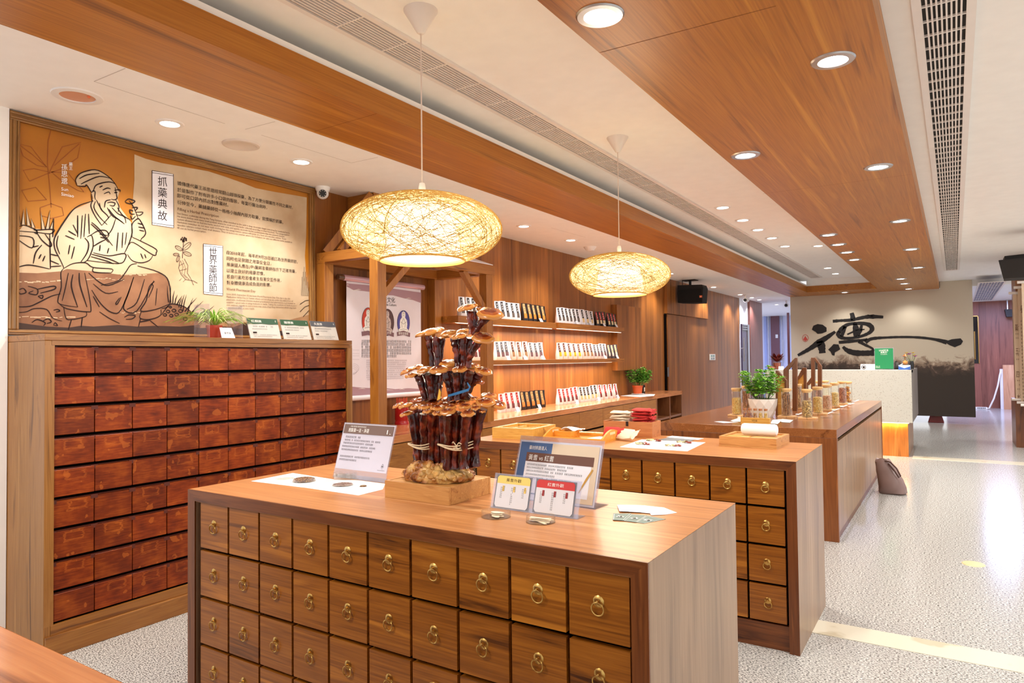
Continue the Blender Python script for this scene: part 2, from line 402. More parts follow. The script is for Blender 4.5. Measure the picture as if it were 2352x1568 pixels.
h.box(-3.986, -3.980, y0, y1, z0, z1); ho = obj('handle', h, STEEL, dr)
j = MB(); j.box(-4.019, -4.0, yd0-.02, yd0+.06, 0, zt-.01); struct('trim_8', j, GAP)
# protruding wood panel right of the product shelves
y0 = P(1418, 760, X=-3.93).y; y1 = P(1472, 760, X=-3.93).y; zb = P(1418, 851, X=-3.93).z; ztp = P(1418, 699, X=-3.93).z
b = MB(); b.box(-4.02, -3.93, y0, y1, zb, ztp); struct('trim_3', b, WCLAD, .002)
# beyond the clad wall: white wall with a glazed door, wood column, then the pale far end
yA, yB, yC, yD = 15.6, P(1722, 800, X=-4.0).y, P(1724, 800, X=-3.95).y, P(1752, 800, X=-3.95).y
b = MB(); b.box(-4.2, -4.0, yA, yB, 0, LZ); struct('wall_left_far', b, LAV)
d1 = P(1715, 800, X=-3.99).y; dz = P(1705, 744, X=-3.99).z
b = MB(); b.box(-3.999, -3.97, yA+.05, d1, .02, dz); dd = struct('door_2', b, flat('dark_violet_door', (70, 56, 84), .25))
for q in (0, 1, 2):
    f = MB(); f.box(-3.97, -3.955, yA+.05, d1, dz-.03-.05*q, dz-.01-.05*q); obj('rail', f, STEEL, dd)
f = MB(); f.box(-3.97, -3.95, d1-.02, d1+.12, .02, dz); obj('steel_frame', f, STEEL, dd)
f = MB(); f.tube([(-3.9, P(1709, 800, X=-3.9).y, P(1709, 830, X=-3.9).z), (-3.9, P(1709, 800, X=-3.9).y, P(1709, 775, X=-3.9).z)], .012, 8); f.tube([(-3.97, P(1709, 800, X=-3.9).y, 1.55), (-3.9, P(1709, 800, X=-3.9).y, 1.55)], .01, 8); obj('handle', f, STEEL, dd)
b = MB(); b.box(-4.2, -3.95, yC, yD, 0, LZ); struct('trim_9', b, WMAROON)
b = MB(); b.box(-8, -2.2, 23.5, 23.7, 0, LZ); struct('wall_far_left', b, flat('blue_grey_wall', (196, 200, 224), .5))
Yf = 23.45
def farbox(name, x0, y0, x1, y1, mt, parent=None, t=.05, yy=Yf):
    a = P(x0, y0, Y=yy); c = P(x1, y1, Y=yy); q = MB(); q.box(min(a.x, c.x), max(a.x, c.x), yy, yy+t, max(0.01, min(a.z, c.z)), max(a.z, c.z))
    return obj(name, q, mt, parent)
d3 = farbox('door_3', 1769, 708, 1794, 950, flat('maroon_door', (104, 62, 72), .4)); d3['kind'] = 'structure'
farbox('frame', 1765, 704, 1769, 950, STEEL, d3); farbox('frame', 1794, 704, 1800, 950, STEEL, d3); farbox('closer', 1765, 700, 1800, 708, WMAROON, d3)
farbox('window', 1781, 768, 1787, 776, STEEL, d3, .02, Yf-.02); farbox('handle', 1798, 780, 1800, 830, STEEL, d3, .03, Yf-.06)
t9 = farbox('trim_10', 1754, 715, 1764, 950, flat('glass_blue', (150, 164, 214), .2)); t9['kind'] = 'structure'
t9 = farbox('trim_11', 1807, 718, 1817, 950, flat('dark_red_wood', (84, 40, 36), .4), None, .05, 20.); t9['kind'] = 'structure'
# right of the hanging panel: clad end wall with a dark window
Ye = 21.15
b = MB(); b.box(-.2, 6, Ye, Ye+.2, 0, 2.70); struct('wall_far', b, WMAROON)
a = P(2236, 725, Y=Ye-.01); c = P(2250, 834, Y=Ye-.01)
b = MB(); b.box(a.x-.1, c.x, Ye-.02, Ye-.001, c.z, a.z); wn = struct('window_1', b, flat('dark_glass', (26, 22, 24), .1))
b = MB(); b.box(c.x-.015, c.x, Ye-.03, Ye-.02, c.z, a.z); b.box(a.x-.1, c.x, Ye-.03, Ye-.02, a.z-.02, a.z); b.tube([(c.x-.09, Ye-.04, c.z+.1), (c.x-.09, Ye-.04, a.z-.4)], .015, 6); obj('frame', b, BRASS, wn)

# ------------------------------------------------------------------ lamps: recessed downlights, each with its own light
GLOWW = emis('lamp_glow_white', (255, 250, 244), 14)
def spot(p, power, col, size=125, r=.05):
    l = bpy.data.lights.new('light', 'SPOT'); l.energy = power; l.color = col; l.spot_size = R(size); l.spot_blend = .7; l.shadow_soft_size = r
    o = bpy.data.objects.new('light', l); COL.objects.link(o); o.location = p; return o
def dl_meshes():
    rim = MB(); rim.lathe([(.060, -.002), (.062, -.008), (.086, -.007), (.092, -.001), (.092, .0)], (0, 0, 0), 28)
    g = MB(); g.lathe([(.0, -.003), (.061, -.003)], (0, 0, 0), 24)
    return rim.mesh('rim', STEEL), g.mesh('lens', GLOWW), rim.mesh('rim', PLAST)
RIM, LENS, RIMW = dl_meshes()
def downlight(px, py, z, label, group, power, col, white=False, k=1.):
    p = P(px, py, Z=z); t = thing('downlight', label, 'ceiling light', p, group)
    for nm, me in (('rim', RIMW if white else RIM), ('lens', LENS)):
        o = bpy.data.objects.new(nm, me); COL.objects.link(o); o.parent = t; o.scale = (k, k, k)
    s = spot((0, 0, -.03), power, col); s.parent = t; return t
WARM = (1, .965, .915); NEUT = (1, .97, .93); COOL = (.80, .84, 1.)
for i, (x, y) in enumerate(((390, 283), (692, 371), (1203, 519), (1311, 551), (1539, 628), (1639, 659))):
    downlight(x, y, LZ, 'white recessed downlight in the left ceiling strip, %s from the front' % ORD[i], 'downlights of the left ceiling strip', DOWN_W, WARM, True, .8)
for i, (x, y) in enumerate(((1700, 676), (1727, 683), (1744, 688), (1784, 699))):
    downlight(x, y, LZ, 'small far downlight over the violet-lit end of the left aisle, %s from the front' % ORD[i], 'downlights at the far end of the aisle', FAR_W*.5, COOL, True, .8)
for i, (x, y) in enumerate(((1660, 476), (1706, 505), (1741, 527), (1773, 546), (1803, 565), (1879, 564), (1901, 615), (1919, 628))):
    downlight(x, y, CZ, 'downlight in the white coffered ceiling, %s from the front' % ORD[i], 'downlights in the coffer', COFFER_W, WARM, True, .95)
for i, (x, y) in enumerate(((1378, 35), (1712, 356), (1903, 539), (1925, 561), (1945, 579), (1962, 596))):
    downlight(x, y, LZ, 'steel-rimmed downlight along the left edge of the wood soffit, %s from the front' % ORD[i], 'downlights of the wood soffit left edge', PANEL_W, NEUT)
for i, (x, y) in enumerate(((1913, 138), (2017, 383), (2067, 507), (2093, 572), (2109, 614))):
    downlight(x, y, LZ, 'steel-rimmed downlight along the right edge of the wood soffit, %s from the front' % ORD[i], 'downlights of the wood soffit right edge', PANEL_W, NEUT)
for i, (x, y) in enumerate(((2069, 640), (2077, 651), (2087, 663), (1940, 671))):
    downlight(x, y, LZ, 'small downlight in the wood soffit near the calligraphy panel, %s' % ('nearest of three' if i == 0 else 'middle of three' if i == 1 else 'farthest of three' if i == 2 else 'alone at the left'), 'downlights before the calligraphy panel', PANEL_W*.4, NEUT)
# the bluish lamps of the far rooms and the right aisle's ceiling lamps (their fittings are out of the picture)
def area(loc, sx, sy, power, col, rot=(0, 0, 0)):
    l = bpy.data.lights.new('light', 'AREA'); l.shape = 'RECTANGLE'; l.size = sx; l.size_y = sy; l.energy = power; l.color = col
    o = bpy.data.objects.new('light', l); COL.objects.link(o); o.location = loc; o.rotation_euler = rot; return o
area((.9, 18.8, 2.68), .6, 1.6, FAR_W, (.55, .6, 1)); area((-4.6, 20., 2.6), .8, 2., FAR_W*1.3, (.55, .6, 1))
for y in (1.5, 4.5, 7.5, 10.5, 13.5): area((2.2, y, 2.80), .3, .9, 50, NEUT)
for y in (-1.2, .2): area((-2.6, y, 2.66), .3, .3, 40, WARM)

# ceiling fittings that give no light
p = P(178, 220, Z=LZ); t = thing('emergency_light', 'round white fitting with a copper dish in the ceiling above the mural', 'emergency light', p)
b = MB(); b.lathe([(.075, 0), (.078, -.008), (.108, -.006), (.112, 0)], p, 32); obj('rim', b, PLAST, t)
b = MB(); b.lathe([(0, -.001), (.076, -.003)], p, 32); obj('reflector', b, flat('copper', (226, 172, 144), .35, .3), t)
b = MB(); b.ball(p+Vector((.045, .03, -.004)), .008, 8, 6); obj('bulb', b, flat('orange_glass', (240, 120, 70), .2), t)
p = P(554, 331, Z=LZ); b = MB(); b.lathe([(0, -.008), (.085, -.008), (.09, -.012), (.104, -.01), (.108, 0)], p, 32); solo('ceiling_speaker', b, flat('beige_mesh', (222, 208, 196), .7), 'round beige speaker grille flush in the ceiling between two downlights', 'ceiling speaker', p)
p = P(1355, 567, Z=LZ); t = thing('smoke_detector', 'white smoke detector on the ceiling above the second pendant lamp', 'smoke detector', p)
b = MB(); b.lathe([(0, -.045), (.045, -.045), (.055, -.03), (.07, -.012), (.075, 0)], p, 24); obj('housing', b, PLAST, t); b = MB(); b.lathe([(.0, -.05), (.02, -.05), (.022, -.045)], p, 12); obj('sensor', b, CREAM, t)

def vent(name, label, x0, x1, y0, y1, z, n, step, frame=.03, cav=(70, 58, 46)):
    t = thing(name, label, 'air vent', ((x0+x1)/2, y0, z))
    c = MB(); c.box(x0, x1, y0, y1, z-.003, z-.001); obj('cavity', c, flat('vent_dark_%d' % cav[0], cav, .9), t)
    f = MB(); f.box(x0-frame, x0, y0-frame, y1+frame, z-.014, z-.001); f.box(x1, x1+frame, y0-frame, y1+frame, z-.014, z-.001); f.box(x0, x1, y1, y1+frame, z-.014, z-.001); f.box(x0, x1, y0-frame, y0, z-.014, z-.001); obj('frame', f, CREAM, t)
    g = MB(); w = (x1-x0)/n
    for k in range(1, n): g.box(x0+w*k-.0035, x0+w*k+.0035, y0, y1, z-.012, z-.003)
    y = y0+step
    while y < y1: g.box(x0, x1, y-.004, y+.004, z-.013, z-.003); y += step
    obj('grille', g, CREAM, t); return t
vent('ceiling_vent', 'long cream slotted air vent in the coffered ceiling behind the pendant lamps', -2.36, -2.19, .4, 14.7, CZ, 9, .30, .028, (120, 96, 74))
xa, xb = P(2172, 620, Z=RZ).x, P(2200, 620, Z=RZ).x
vent('ceiling_vent', 'long cream grid vent with black openings right of the wood soffit', xa+.01, xb-.01, 2.2, P(2190, 618, Z=RZ).y, RZ, 9, .155, .035, (34, 30, 26))
a = P(2238, 690, Z=2.70); c = P(2262, 648, Z=2.70); 
vent('ceiling_vent', 'far short vent in the violet-lit ceiling beyond the calligraphy panel', a.x-.02, a.x+.35, c.y if c.y < a.y else a.y, a.y if c.y < a.y else c.y, 2.70, 8, .3, .03, (110, 112, 150))
# ------------------------------------------------------------------ drawer islands
PITCHX, PITCHZ = .1776, .1812
def ring_pull():
    pl = MB(); pl.lathe([(0, .0035), (.006, .0042), (.0125, .002), (.0150, .0004), (.0150, 0)], (0, 0, 0), 20, wob=lambda k, i: .05*(k % 2) if i == 3 else 0)
    pm = pl.mesh('rosette', BRASS)
    for v in pm.vertices: v.co = Vector((v.co.x, -v.co.z, v.co.y))          # face -Y
    rg = MB(); rg.tube([(.0168*math.sin(2*PI*k/24), -.0075-.002*math.cos(2*PI*k/24), -.0168+.0168*math.cos(2*PI*k/24)) for k in range(25)], .0021, 7, False)
    rg.tube([(0, -.002, .003), (0, -.009, .003), (0, -.009, -.001)], .0022, 6)
    return pm, rg.mesh('ring', BRASS)
PLATE, RING = ring_pull()
def drawer_mesh(w, h, mt, d=.02):
    b = MB(); b.box(-w/2, w/2, 0, d, -h/2, h/2); return b.mesh('drawer', mt)
DRM = drawer_mesh(.1672, .1690, WISL)
def island(label, x0, x1, y0, y1, h, flip=()):
    root = thing('drawer_island', label, 'cabinet', ((x0+x1)/2, y0, 0), 'wooden drawer islands')
    t = .045
    b = MB(); b.prism([(x0, y0+.0005, h), (x1, y0+.0005, h), (x1-t, y0+.0005, h-t), (x0+t, y0+.0005, h-t)], (0, y1-y0+.0055, 0)); obj('worktop', b, WTOP, root)
    for x, sg in ((x0, 1), (x1, -1)):
        b = MB(); b.prism([(x, y0+.001, 0), (x, y0+.001, h-.0008), (x+sg*t, y0+.001, h-t-.0008), (x+sg*t, y0+.001, 0)], (0, y1-y0-.001, 0)); obj('side_panel', b, WSIDE, root)
    # mitred front border, 1 cm thick
    b = MB(); b.prism([(x0, y0, h), (x1, y0, h), (x1-t, y0, h-t+.004), (x0+t, y0, h-t+.004)], (0, -.006, 0)); obj('front_rail', b, WFRX, root)
    for xa, xb in ((x0, x0+t), (x1, x1-t)):
        b = MB(); b.prism([(xa, y0, h), (xb, y0, h-t+.004), (xb, y0, 0), (xa, y0, 0)], (0, -.006, 0)); obj('front_stile', b, WFRZ, root)
    b = MB(); b.box(x0+t, x1-t, y0+.012, y0+.03, 0, .118); obj('plinth', b, WFRX, root, .002)
    b = MB(); b.box(x0+t, x1-t, y0+.05, y1-.02, .05, h-t-.001); obj('carcass', b, GAP, root)
    b = MB(); b.box(x0+t, x1-t, y1-.02, y1, 0, h-t-.001); obj('back_panel', b, WFRX, root)
    for r in range(4):
        for c in range(10):
            d = bpy.data.objects.new('drawer', DRM); COL.objects.link(d); d.parent = root
            cx = x0+.068+PITCHX*(c+.5)-.001; cz = h-.040-PITCHZ*(r+.5)
            d.location = (cx-(x0+x1)/2, .002, cz)
            for nm, me in (('rosette', PLATE), ('ring', RING)):
                q = bpy.data.objects.new(nm, me); COL.objects.link(q); q.parent = d; q.location = (0, 0, .012)
                if nm == 'ring':
                    q.rotation_euler = (0, PI if (r, c) in flip else random.uniform(-.14, .14), 0)
    return root
island('front wooden drawer island carrying the reishi mushroom display', -2.52, -.63, 1.575, 2.352, .886, {(2, 6)})
island('second wooden drawer island, behind the front one, carrying cloth bags and trays', -2.52, -.626, 3.39, 4.13, .888)

# ------------------------------------------------------------------ display table with jars
x0, x1, y0, y1, h = -2.125, -.743, 5.567, 9.3, .828
t = thing('display_table', 'long wooden display table carrying the rows of glass jars', 'table', ((x0+x1)/2, y0, 0))
b = MB(); b.box(x0, x1, y0, y1, h-.065, h); obj('tabletop', b, WTBLT, t, .002)
b = MB(); b.box(x0, x1, y0, y0+.05, 0, h-.0655); obj('end_panel', b, WTBLX, t, .002)
b = MB(); b.box(x0, x1, y1-.05, y1, 0, h-.0655); obj('end_panel', b, WTBLX, t)
b = MB(); b.box(x0, x0+.04, y0+.05, y1-.05, 0, h-.0655); obj('side_panel', b, WTBLY, t)
b = MB(); b.box(x1-.06, x1-.03, y0+.05, y1-.05, .0, h-.0655); obj('recess', b, GAP, t)
b = MB(); b.box(x1-.03, x1-.015, y0+.05, y1-.05, 0, .06); obj('toe_kick', b, WFRX, t)
n = 8
for k in range(n):
    w = (y1-y0-.1)/n; b = MB(); b.box(x1-.028, x1-.004, y0+.05+w*k+.0015, y0+.05+w*(k+1)-.0015, .062, h-.095); obj('door', b, WTBLY, t)

def clean(o):
    bm = bmesh.new(); bm.from_mesh(o.data); bmesh.ops.triangulate(bm, faces=[f for f in bm.faces if len(f.verts) > 4]); bm.to_mesh(o.data); bm.free()
# ------------------------------------------------------------------ red herb cabinet
XF, YA, YB, H = -3.605, 1.526, 3.491, 1.521
t = thing('herb_cabinet', 'tall old herb cabinet of ninety worn red drawers in a walnut case', 'cabinet', (XF, (YA+YB)/2, 0))
b = MB(); b.box(-4.02, XF, YA, YA+.03, 0, H-.031); obj('side_panel', b, WCABZ, t, .002)
b = MB(); b.box(-4.02, XF, YB-.03, YB, 0, H-.031); obj('side_panel', b, WCABZ, t, .002)
b = MB(); b.box(-4.02, XF, YA, YB, H-.03, H); obj('top_panel', b, WCABY, t, .002)
b = MB(); b.box(XF-.02, XF, YA+.03, YB-.03, 1.468, H-.031); obj('top_rail', b, WCABY, t)
for a, c in ((YA+.0305, YA+.042), (YB-.046, YB-.0305)):
    b = MB(); b.box(XF-.02, XF+.0005, a-.03 if a < 2 else a, c if a < 2 else c+.03, .145, 1.4675); obj('stile', b, WCABZ, t)
b = MB(); b.box(XF-.02, XF+.002, YA+.03, YB-.03, .10, .146); obj('bottom_rail', b, WCABY, t)
b = MB(); b.box(XF-.02, XF+.016, YA+.004, YB-.004, 0, .099); obj('plinth', b, WCABY, t, .003)
b = MB(); b.box(-4.0, XF-.035, YA+.03, YB-.03, .1, H-.031); obj('carcass', b, GAP, t)
for r in range(10):
    z = 1.4625-.1469*r; g = MB(); q = [(XF-.034, YA+.031, z+.0008)]
    for c in range(11):
        y = YA+.043+.18745*c; y0 = max(y-.016, YA+.0312); y1 = min(y+.016, YB-.0312); q += [(XF-.034, y0, z-.001), (XF-.034, y0, z-.0185), (XF-.034, y1, z-.0185), (XF-.034, y1, z-.001)]
    q.append((XF-.034, YB-.031, z+.0008)); g.prism(q, (.022, 0, 0)); clean(obj('spacer_rail', g, flat('red_brown_rail', (92, 34, 18), .6), t))
dm = MB(); dm.box(-.018, 0, -.0915, .0915, -.064, .064); dm = dm.mesh('drawer', REDD)
for r in range(9):
    for c in range(10):
        d = bpy.data.objects.new('drawer', dm); COL.objects.link(d); d.parent = t
        d.location = (-.010+random.uniform(-.004, .002), YA+.0445+.18745*(c+.5)-.0005-(YA+YB)/2, 1.395-.1469*r)
        bv = d.modifiers.new('bevel', 'BEVEL'); bv.width = .002; bv.segments = 1

# ------------------------------------------------------------------ long wall counter
CH = .84
A, Cc = Vector((-3.35, 3.50, 0)), Vector((-3.64, 10.62, 0))
def front(y, o=0): return -3.35+(-.29)*(y-3.5)/7.12-o
t = thing('wall_counter', 'long wooden counter along the left wall carrying bagged herbs and a potted herb', 'counter', (-3.5, 7, 0))
b = MB(); b.prism([(front(3.5), 3.5, CH-.055), (-4.018, 3.5, CH-.055), (-4.018, 10.62, CH-.055), (front(10.62), 10.62, CH-.055)], (0, 0, .055)); obj('worktop', b, wood('wood_counter_top', (140, 82, 48), (190, 124, 78), (214, 154, 104), 'Y', 1., .22, figure=.8, coat=.3), t, .002)
yo = P(1508, 930, X=-3.6).y
b = MB(); b.prism([(front(3.5, .03), 3.5, 0), (-4.018, 3.5, 0), (-4.018, yo, 0), (front(yo, .03), yo, 0)], (0, 0, CH-.056)); obj('carcass', b, GAP, t)
ys = [3.5+(yo-3.5)*k/9 for k in range(10)]
for a, c in zip(ys, ys[1:]):
    for z0, z1, nm in ((.575, CH-.062, 'drawer'), (.08, .553, 'door')):
        b = MB(); b.prism([(front(a+.002, .028), a+.002, z0), (front(a+.002, .006), a+.002, z0), (front(c-.002, .006), c-.002, z0), (front(c-.002, .028), c-.002, z0)], (0, 0, z1-z0)); obj(nm, b, WCABY, t)
# open cubbies at the far end
for y in (yo, (yo+10.6)/2, 10.6):
    b = MB(); b.box(-4.018, front(y, .004), y-.018, y+.018, 0, CH-.056); obj('divider', b, WDARK, t)
for z in (.06, .46):
    b = MB(); b.prism([(front(yo, .008), yo+.018, z), (-4.018, yo+.018, z), (-4.018, 10.58, z), (front(10.58, .008), 10.58, z)], (0, 0, .03)); obj('shelf', b, WDARK, t)

# ------------------------------------------------------------------ near counter in the bottom left corner
t = thing('near_counter', 'near wooden counter top cutting the bottom left corner', 'counter', (-1.9, .2, 0))
b = MB(); b.box(-3.3, -.75, -.25, .575, .846, .886); obj('worktop', b, wood('wood_near_top', (120, 64, 36), (182, 112, 64), (206, 140, 88), 'X', .9, .26, coat=.3), t, .003)
b = MB(); b.box(-3.26, -.79, -.21, .545, 0, .8455); obj('body', b, WFRZ, t)

# ------------------------------------------------------------------ timber booth at the wall
t = thing('timber_booth', 'timber booth with posts, braces and a white roof sheet standing on the wall counter', 'booth', (-3.7, 4.2, CH))
def part(nm, mt, x0, x1, y0, y1, z0, z1, bev=.003):
    b = MB(); b.box(x0, x1, y0, y1, z0, z1); return obj(nm, b, mt, t, bev)
Zh0, Zh1 = 2.106, 2.188
for x0, x1, y0, y1 in ((-3.442, -3.36, 3.50, 3.585), (-3.437, -3.36, 4.823, 4.916), (-4.018, -3.93, 3.53, 3.62), (-4.018, -3.93, 4.823, 4.916)):
    part('post', WPOST, x0, x1, y0, y1, CH, Zh0)
part('beam', WPOSTY, -3.445, -3.355, 3.50, 4.945, Zh0, Zh1); part('beam', WPOSTY, -4.018, -3.928, 3.53, 4.945, Zh0, Zh1)
part('beam', WPOSTX, -3.928, -3.445, 3.525, 3.60, Zh0+.008, Zh1); part('beam', WPOSTX, -3.928, -3.445, 4.85, 4.93, Zh0, Zh1)
def brace(a, c, w=.05, h=.05):
    b = MB(); b.beam(a, c, w, h); return obj('brace', b, WPOST, t, .002)
brace((-3.40, 3.575, 1.84), (-3.40, 3.88, 2.115)); brace((-3.40, 4.835, 1.80), (-3.40, 4.53, 2.115))
brace((-3.96, 3.57, Zh1), (-3.77, 3.86, 2.66), .075, .06); brace((-3.80, 3.57, Zh1), (-3.74, 3.80, 2.5), .05, .05)
b = MB(); b.box(-4.018, -3.74, 3.855, 4.7, 2.24, LZ-.001); obj('hood', b, WPOSTX, t)
b = MB(); b.prism([(-3.355, 3.95, Zh1+.004), (-3.355, 4.915, Zh1+.004), (-3.735, 4.915, Zh1+.14), (-3.735, 3.95, Zh1+.14)], (0, 0, .006)); obj('roof_sheet', b, flat('white_sheet', (236, 234, 240), .6), t)
for z in (1.15, 1.6):
    pass

# ------------------------------------------------------------------ wall shelves
SHX = -3.75
GLOWS = emis('strip_glow', (255, 236, 214), 3)
def shelf(label, ya, yb, z0, z1, led=True):
    t = thing('wall_shelf', label, 'shelf', (-3.9, (ya+yb)/2, z0), 'wooden wall shelves')
    b = MB(); b.box(-4.019, SHX, ya, yb, z0, z1); obj('board', b, WPOSTY, t, .002)
    if led:
        b = MB(); b.box(*((-3.795, -3.787) if z0 > 1.5 else (-3.93, -3.92)), ya+.03, yb-.03, z0-.0045, z0-.0005); obj('light_strip', b, GLOWS, t)
        area((-3.84, (ya+yb)/2, z0-.0055), .03, yb-ya-.1, STRIP_W*(yb-ya)/2, (1, .88, .72), (0, R(-12), 0))
    return t
S1 = (4.93, 6.74, 1.712, 1.775); S2 = (6.80, 8.64, 1.718, 1.782); MM = (4.93, 8.62, 1.32, 1.367)
shelf('upper left wooden wall shelf of white and black pouches', *S1); shelf('upper right wooden wall shelf ending beside the protruding panel', *S2)
shelf('lower long wooden wall shelf of white pouches', *MM)

# ------------------------------------------------------------------ reception counter
t = thing('reception_counter', 'pale speckled stone reception counter floating on a lit wooden base', 'counter', (-1.45, 10.6, 0))
b = MB(); b.box(-2.36, -.485, 10.56, 10.60, .464, 1.17); b.box(-2.36, -.485, 10.60, 10.95, 1.13, 1.17); b.box(-2.36, -2.32, 10.6, 12.2, .464, 1.17); obj('stone_front', b, STONE, t, .003)
b = MB(); b.box(-.525, -.485, 10.6, 12.3, .464, 1.17); obj('stone_return', b, STONEG, t)
b = MB(); b.box(-2.3, -.545, 10.665, 10.7, 0, .45); obj('base_panel', b, wood('wood_reception_base', (126, 66, 20), (182, 108, 40), (212, 138, 66), 'Z', 1., .4, ('X', .3), .3), t)
b = MB(); b.box(-.575, -.545, 10.7, 12.0, 0, .45); obj('base_return', b, WTBLY, t)
b = MB(); b.box(-2.3, -.53, 10.62, 10.64, .452, .462); obj('light_strip', b, GLOWS, t)
area((-1.4, 10.645, .45), 1.7, .02, 10, (1, .62, .22), (0, 0, 0))
# ------------------------------------------------------------------ framed mural above the red cabinet
MX = -4.012
def Z1(x, y, o=0): return P(x/2.8, 230+y/2.8, X=MX+o)
def Z2(x, y, o=0): return P(300+x/3.485, 340+y/3.484, X=MX+o)
def art(nm, base, dark, sc, parent, mb):
    m, nt, bb = newmat(nm); tc = N(nt, 'TexCoord'); n = N(nt, 'TexNoise'); n.inputs['Scale'].default_value = sc; n.inputs['Detail'].default_value = 5; nt.links.new(tc.outputs['Object'], n.inputs['Vector'])
    nt.links.new(ramp(nt, n.outputs[0], [(.3, lin(dark)), (.65, lin(base))]), bb.inputs['Base Color']); bb.inputs['Roughness'].default_value = .55
    return m
t = thing('framed_mural', 'large framed mural of an old herbalist drawn on orange and parchment', 'mural', (-4.02, 2.5, 1.53))
yl, yr, zb, ztp = 1.525, 3.497, 1.53, 2.668
b = MB(); b.box(-4.028, MX-.001, yl+.02, yr-.02, zb+.02, ztp-.02); obj('picture', b, art('mural_orange', (188, 120, 14), (168, 100, 8), 2.5, t, b), t)
def region(nm, pts, mt, f, o):
    b = MB(); b.poly([f(x, y, o) for x, y in pts]); q = obj(nm, b, mt, t); clean(q); return q
PARCH = art('mural_parchment', (212, 190, 158), (184, 154, 118), 3.2, t, None)
region('parchment', [(30, 50), (120, 85), (250, 120), (480, 160), (620, 185), (760, 230), (900, 280), (1000, 320), (1150, 350), (1300, 375), (1410, 395), (1405, 700), (1395, 860), (1400, 980), (1388, 1060), (1440, 1190), (1440, 1480), (-20, 1480), (-70, 900), (10, 700), (18, 420), (30, 260)], PARCH, Z2, .0006)
region('figure_fill', [(112, 850), (150, 803), (215, 825), (345, 838), (350, 890), (375, 840), (400, 790), (470, 705), (590, 652), (600, 630), (585, 590), (560, 545), (500, 552), (487, 510), (520, 470), (610, 447), (680, 475), (735, 530), (768, 590), (755, 630), (772, 690), (845, 788), (850, 830), (870, 770), (905, 765), (935, 850), (925, 900), (1005, 965), (1010, 1120), (112, 1120)], PARCH, Z1, .0009)
ROCKM = art('mural_rock', (150, 104, 72), (116, 74, 48), 6, t, None)
region('rock', [(108, 1108), (240, 1112), (390, 1100), (430, 1085), (600, 1100), (800, 1125), (1030, 1110), (1085, 1160), (1092, 1300), (1190, 1325), (1240, 1375), (1300, 1420), (1288, 1480), (108, 1480)], ROCKM, Z1, .0012)
region('rock', [(360, 1245), (440, 1275), (520, 1340), (620, 1375), (800, 1405), (930, 1390), (1100, 1400), (1250, 1380), (1440, 1330), (1440, 1480), (330, 1480)], art('mural_sand', (172, 132, 92), (142, 98, 62), 7, t, None), Z2, .0010)
region('dark_ground', [(108, 1428), (190, 1440), (300, 1455), (440, 1462), (520, 1450), (600, 1455), (760, 1445), (880, 1455), (1000, 1450), (1160, 1455), (1260, 1446), (1285, 1440), (1286, 1500), (108, 1478)], flat('mural_dark', (58, 36, 28), .6), Z1, .0016)
region('dark_ground', [(-70, 1440), (100, 1445), (300, 1440), (580, 1438), (700, 1425), (820, 1432), (910, 1402), (960, 1405), (990, 1440), (1200, 1462), (1440, 1452), (1440, 1500), (-70, 1490)], flat('mural_dark', (58, 36, 28), .6), Z2, .0014)
for k, (x, y, w, hh) in enumerate(((240, 1165, 300, 14), (680, 1150, 240, 12), (860, 1120, 180, 10), (300, 1395, 380, 6), (840, 1365, 140, 6))):
    rr = random.Random(k); b = MB()
    for i in range(10): 
        xx = x-w/2+w*i/10+rr.uniform(-8, 8); yy = y+rr.uniform(-hh, hh)/2
        b.stroke([Z1(xx, yy, .002), Z1(xx+w*rr.uniform(.04, .13), yy+rr.uniform(-4, 3), .002)], rr.uniform(.002, .007), (1, 0, 0))
    obj('white_brush', b, PARCH, t)
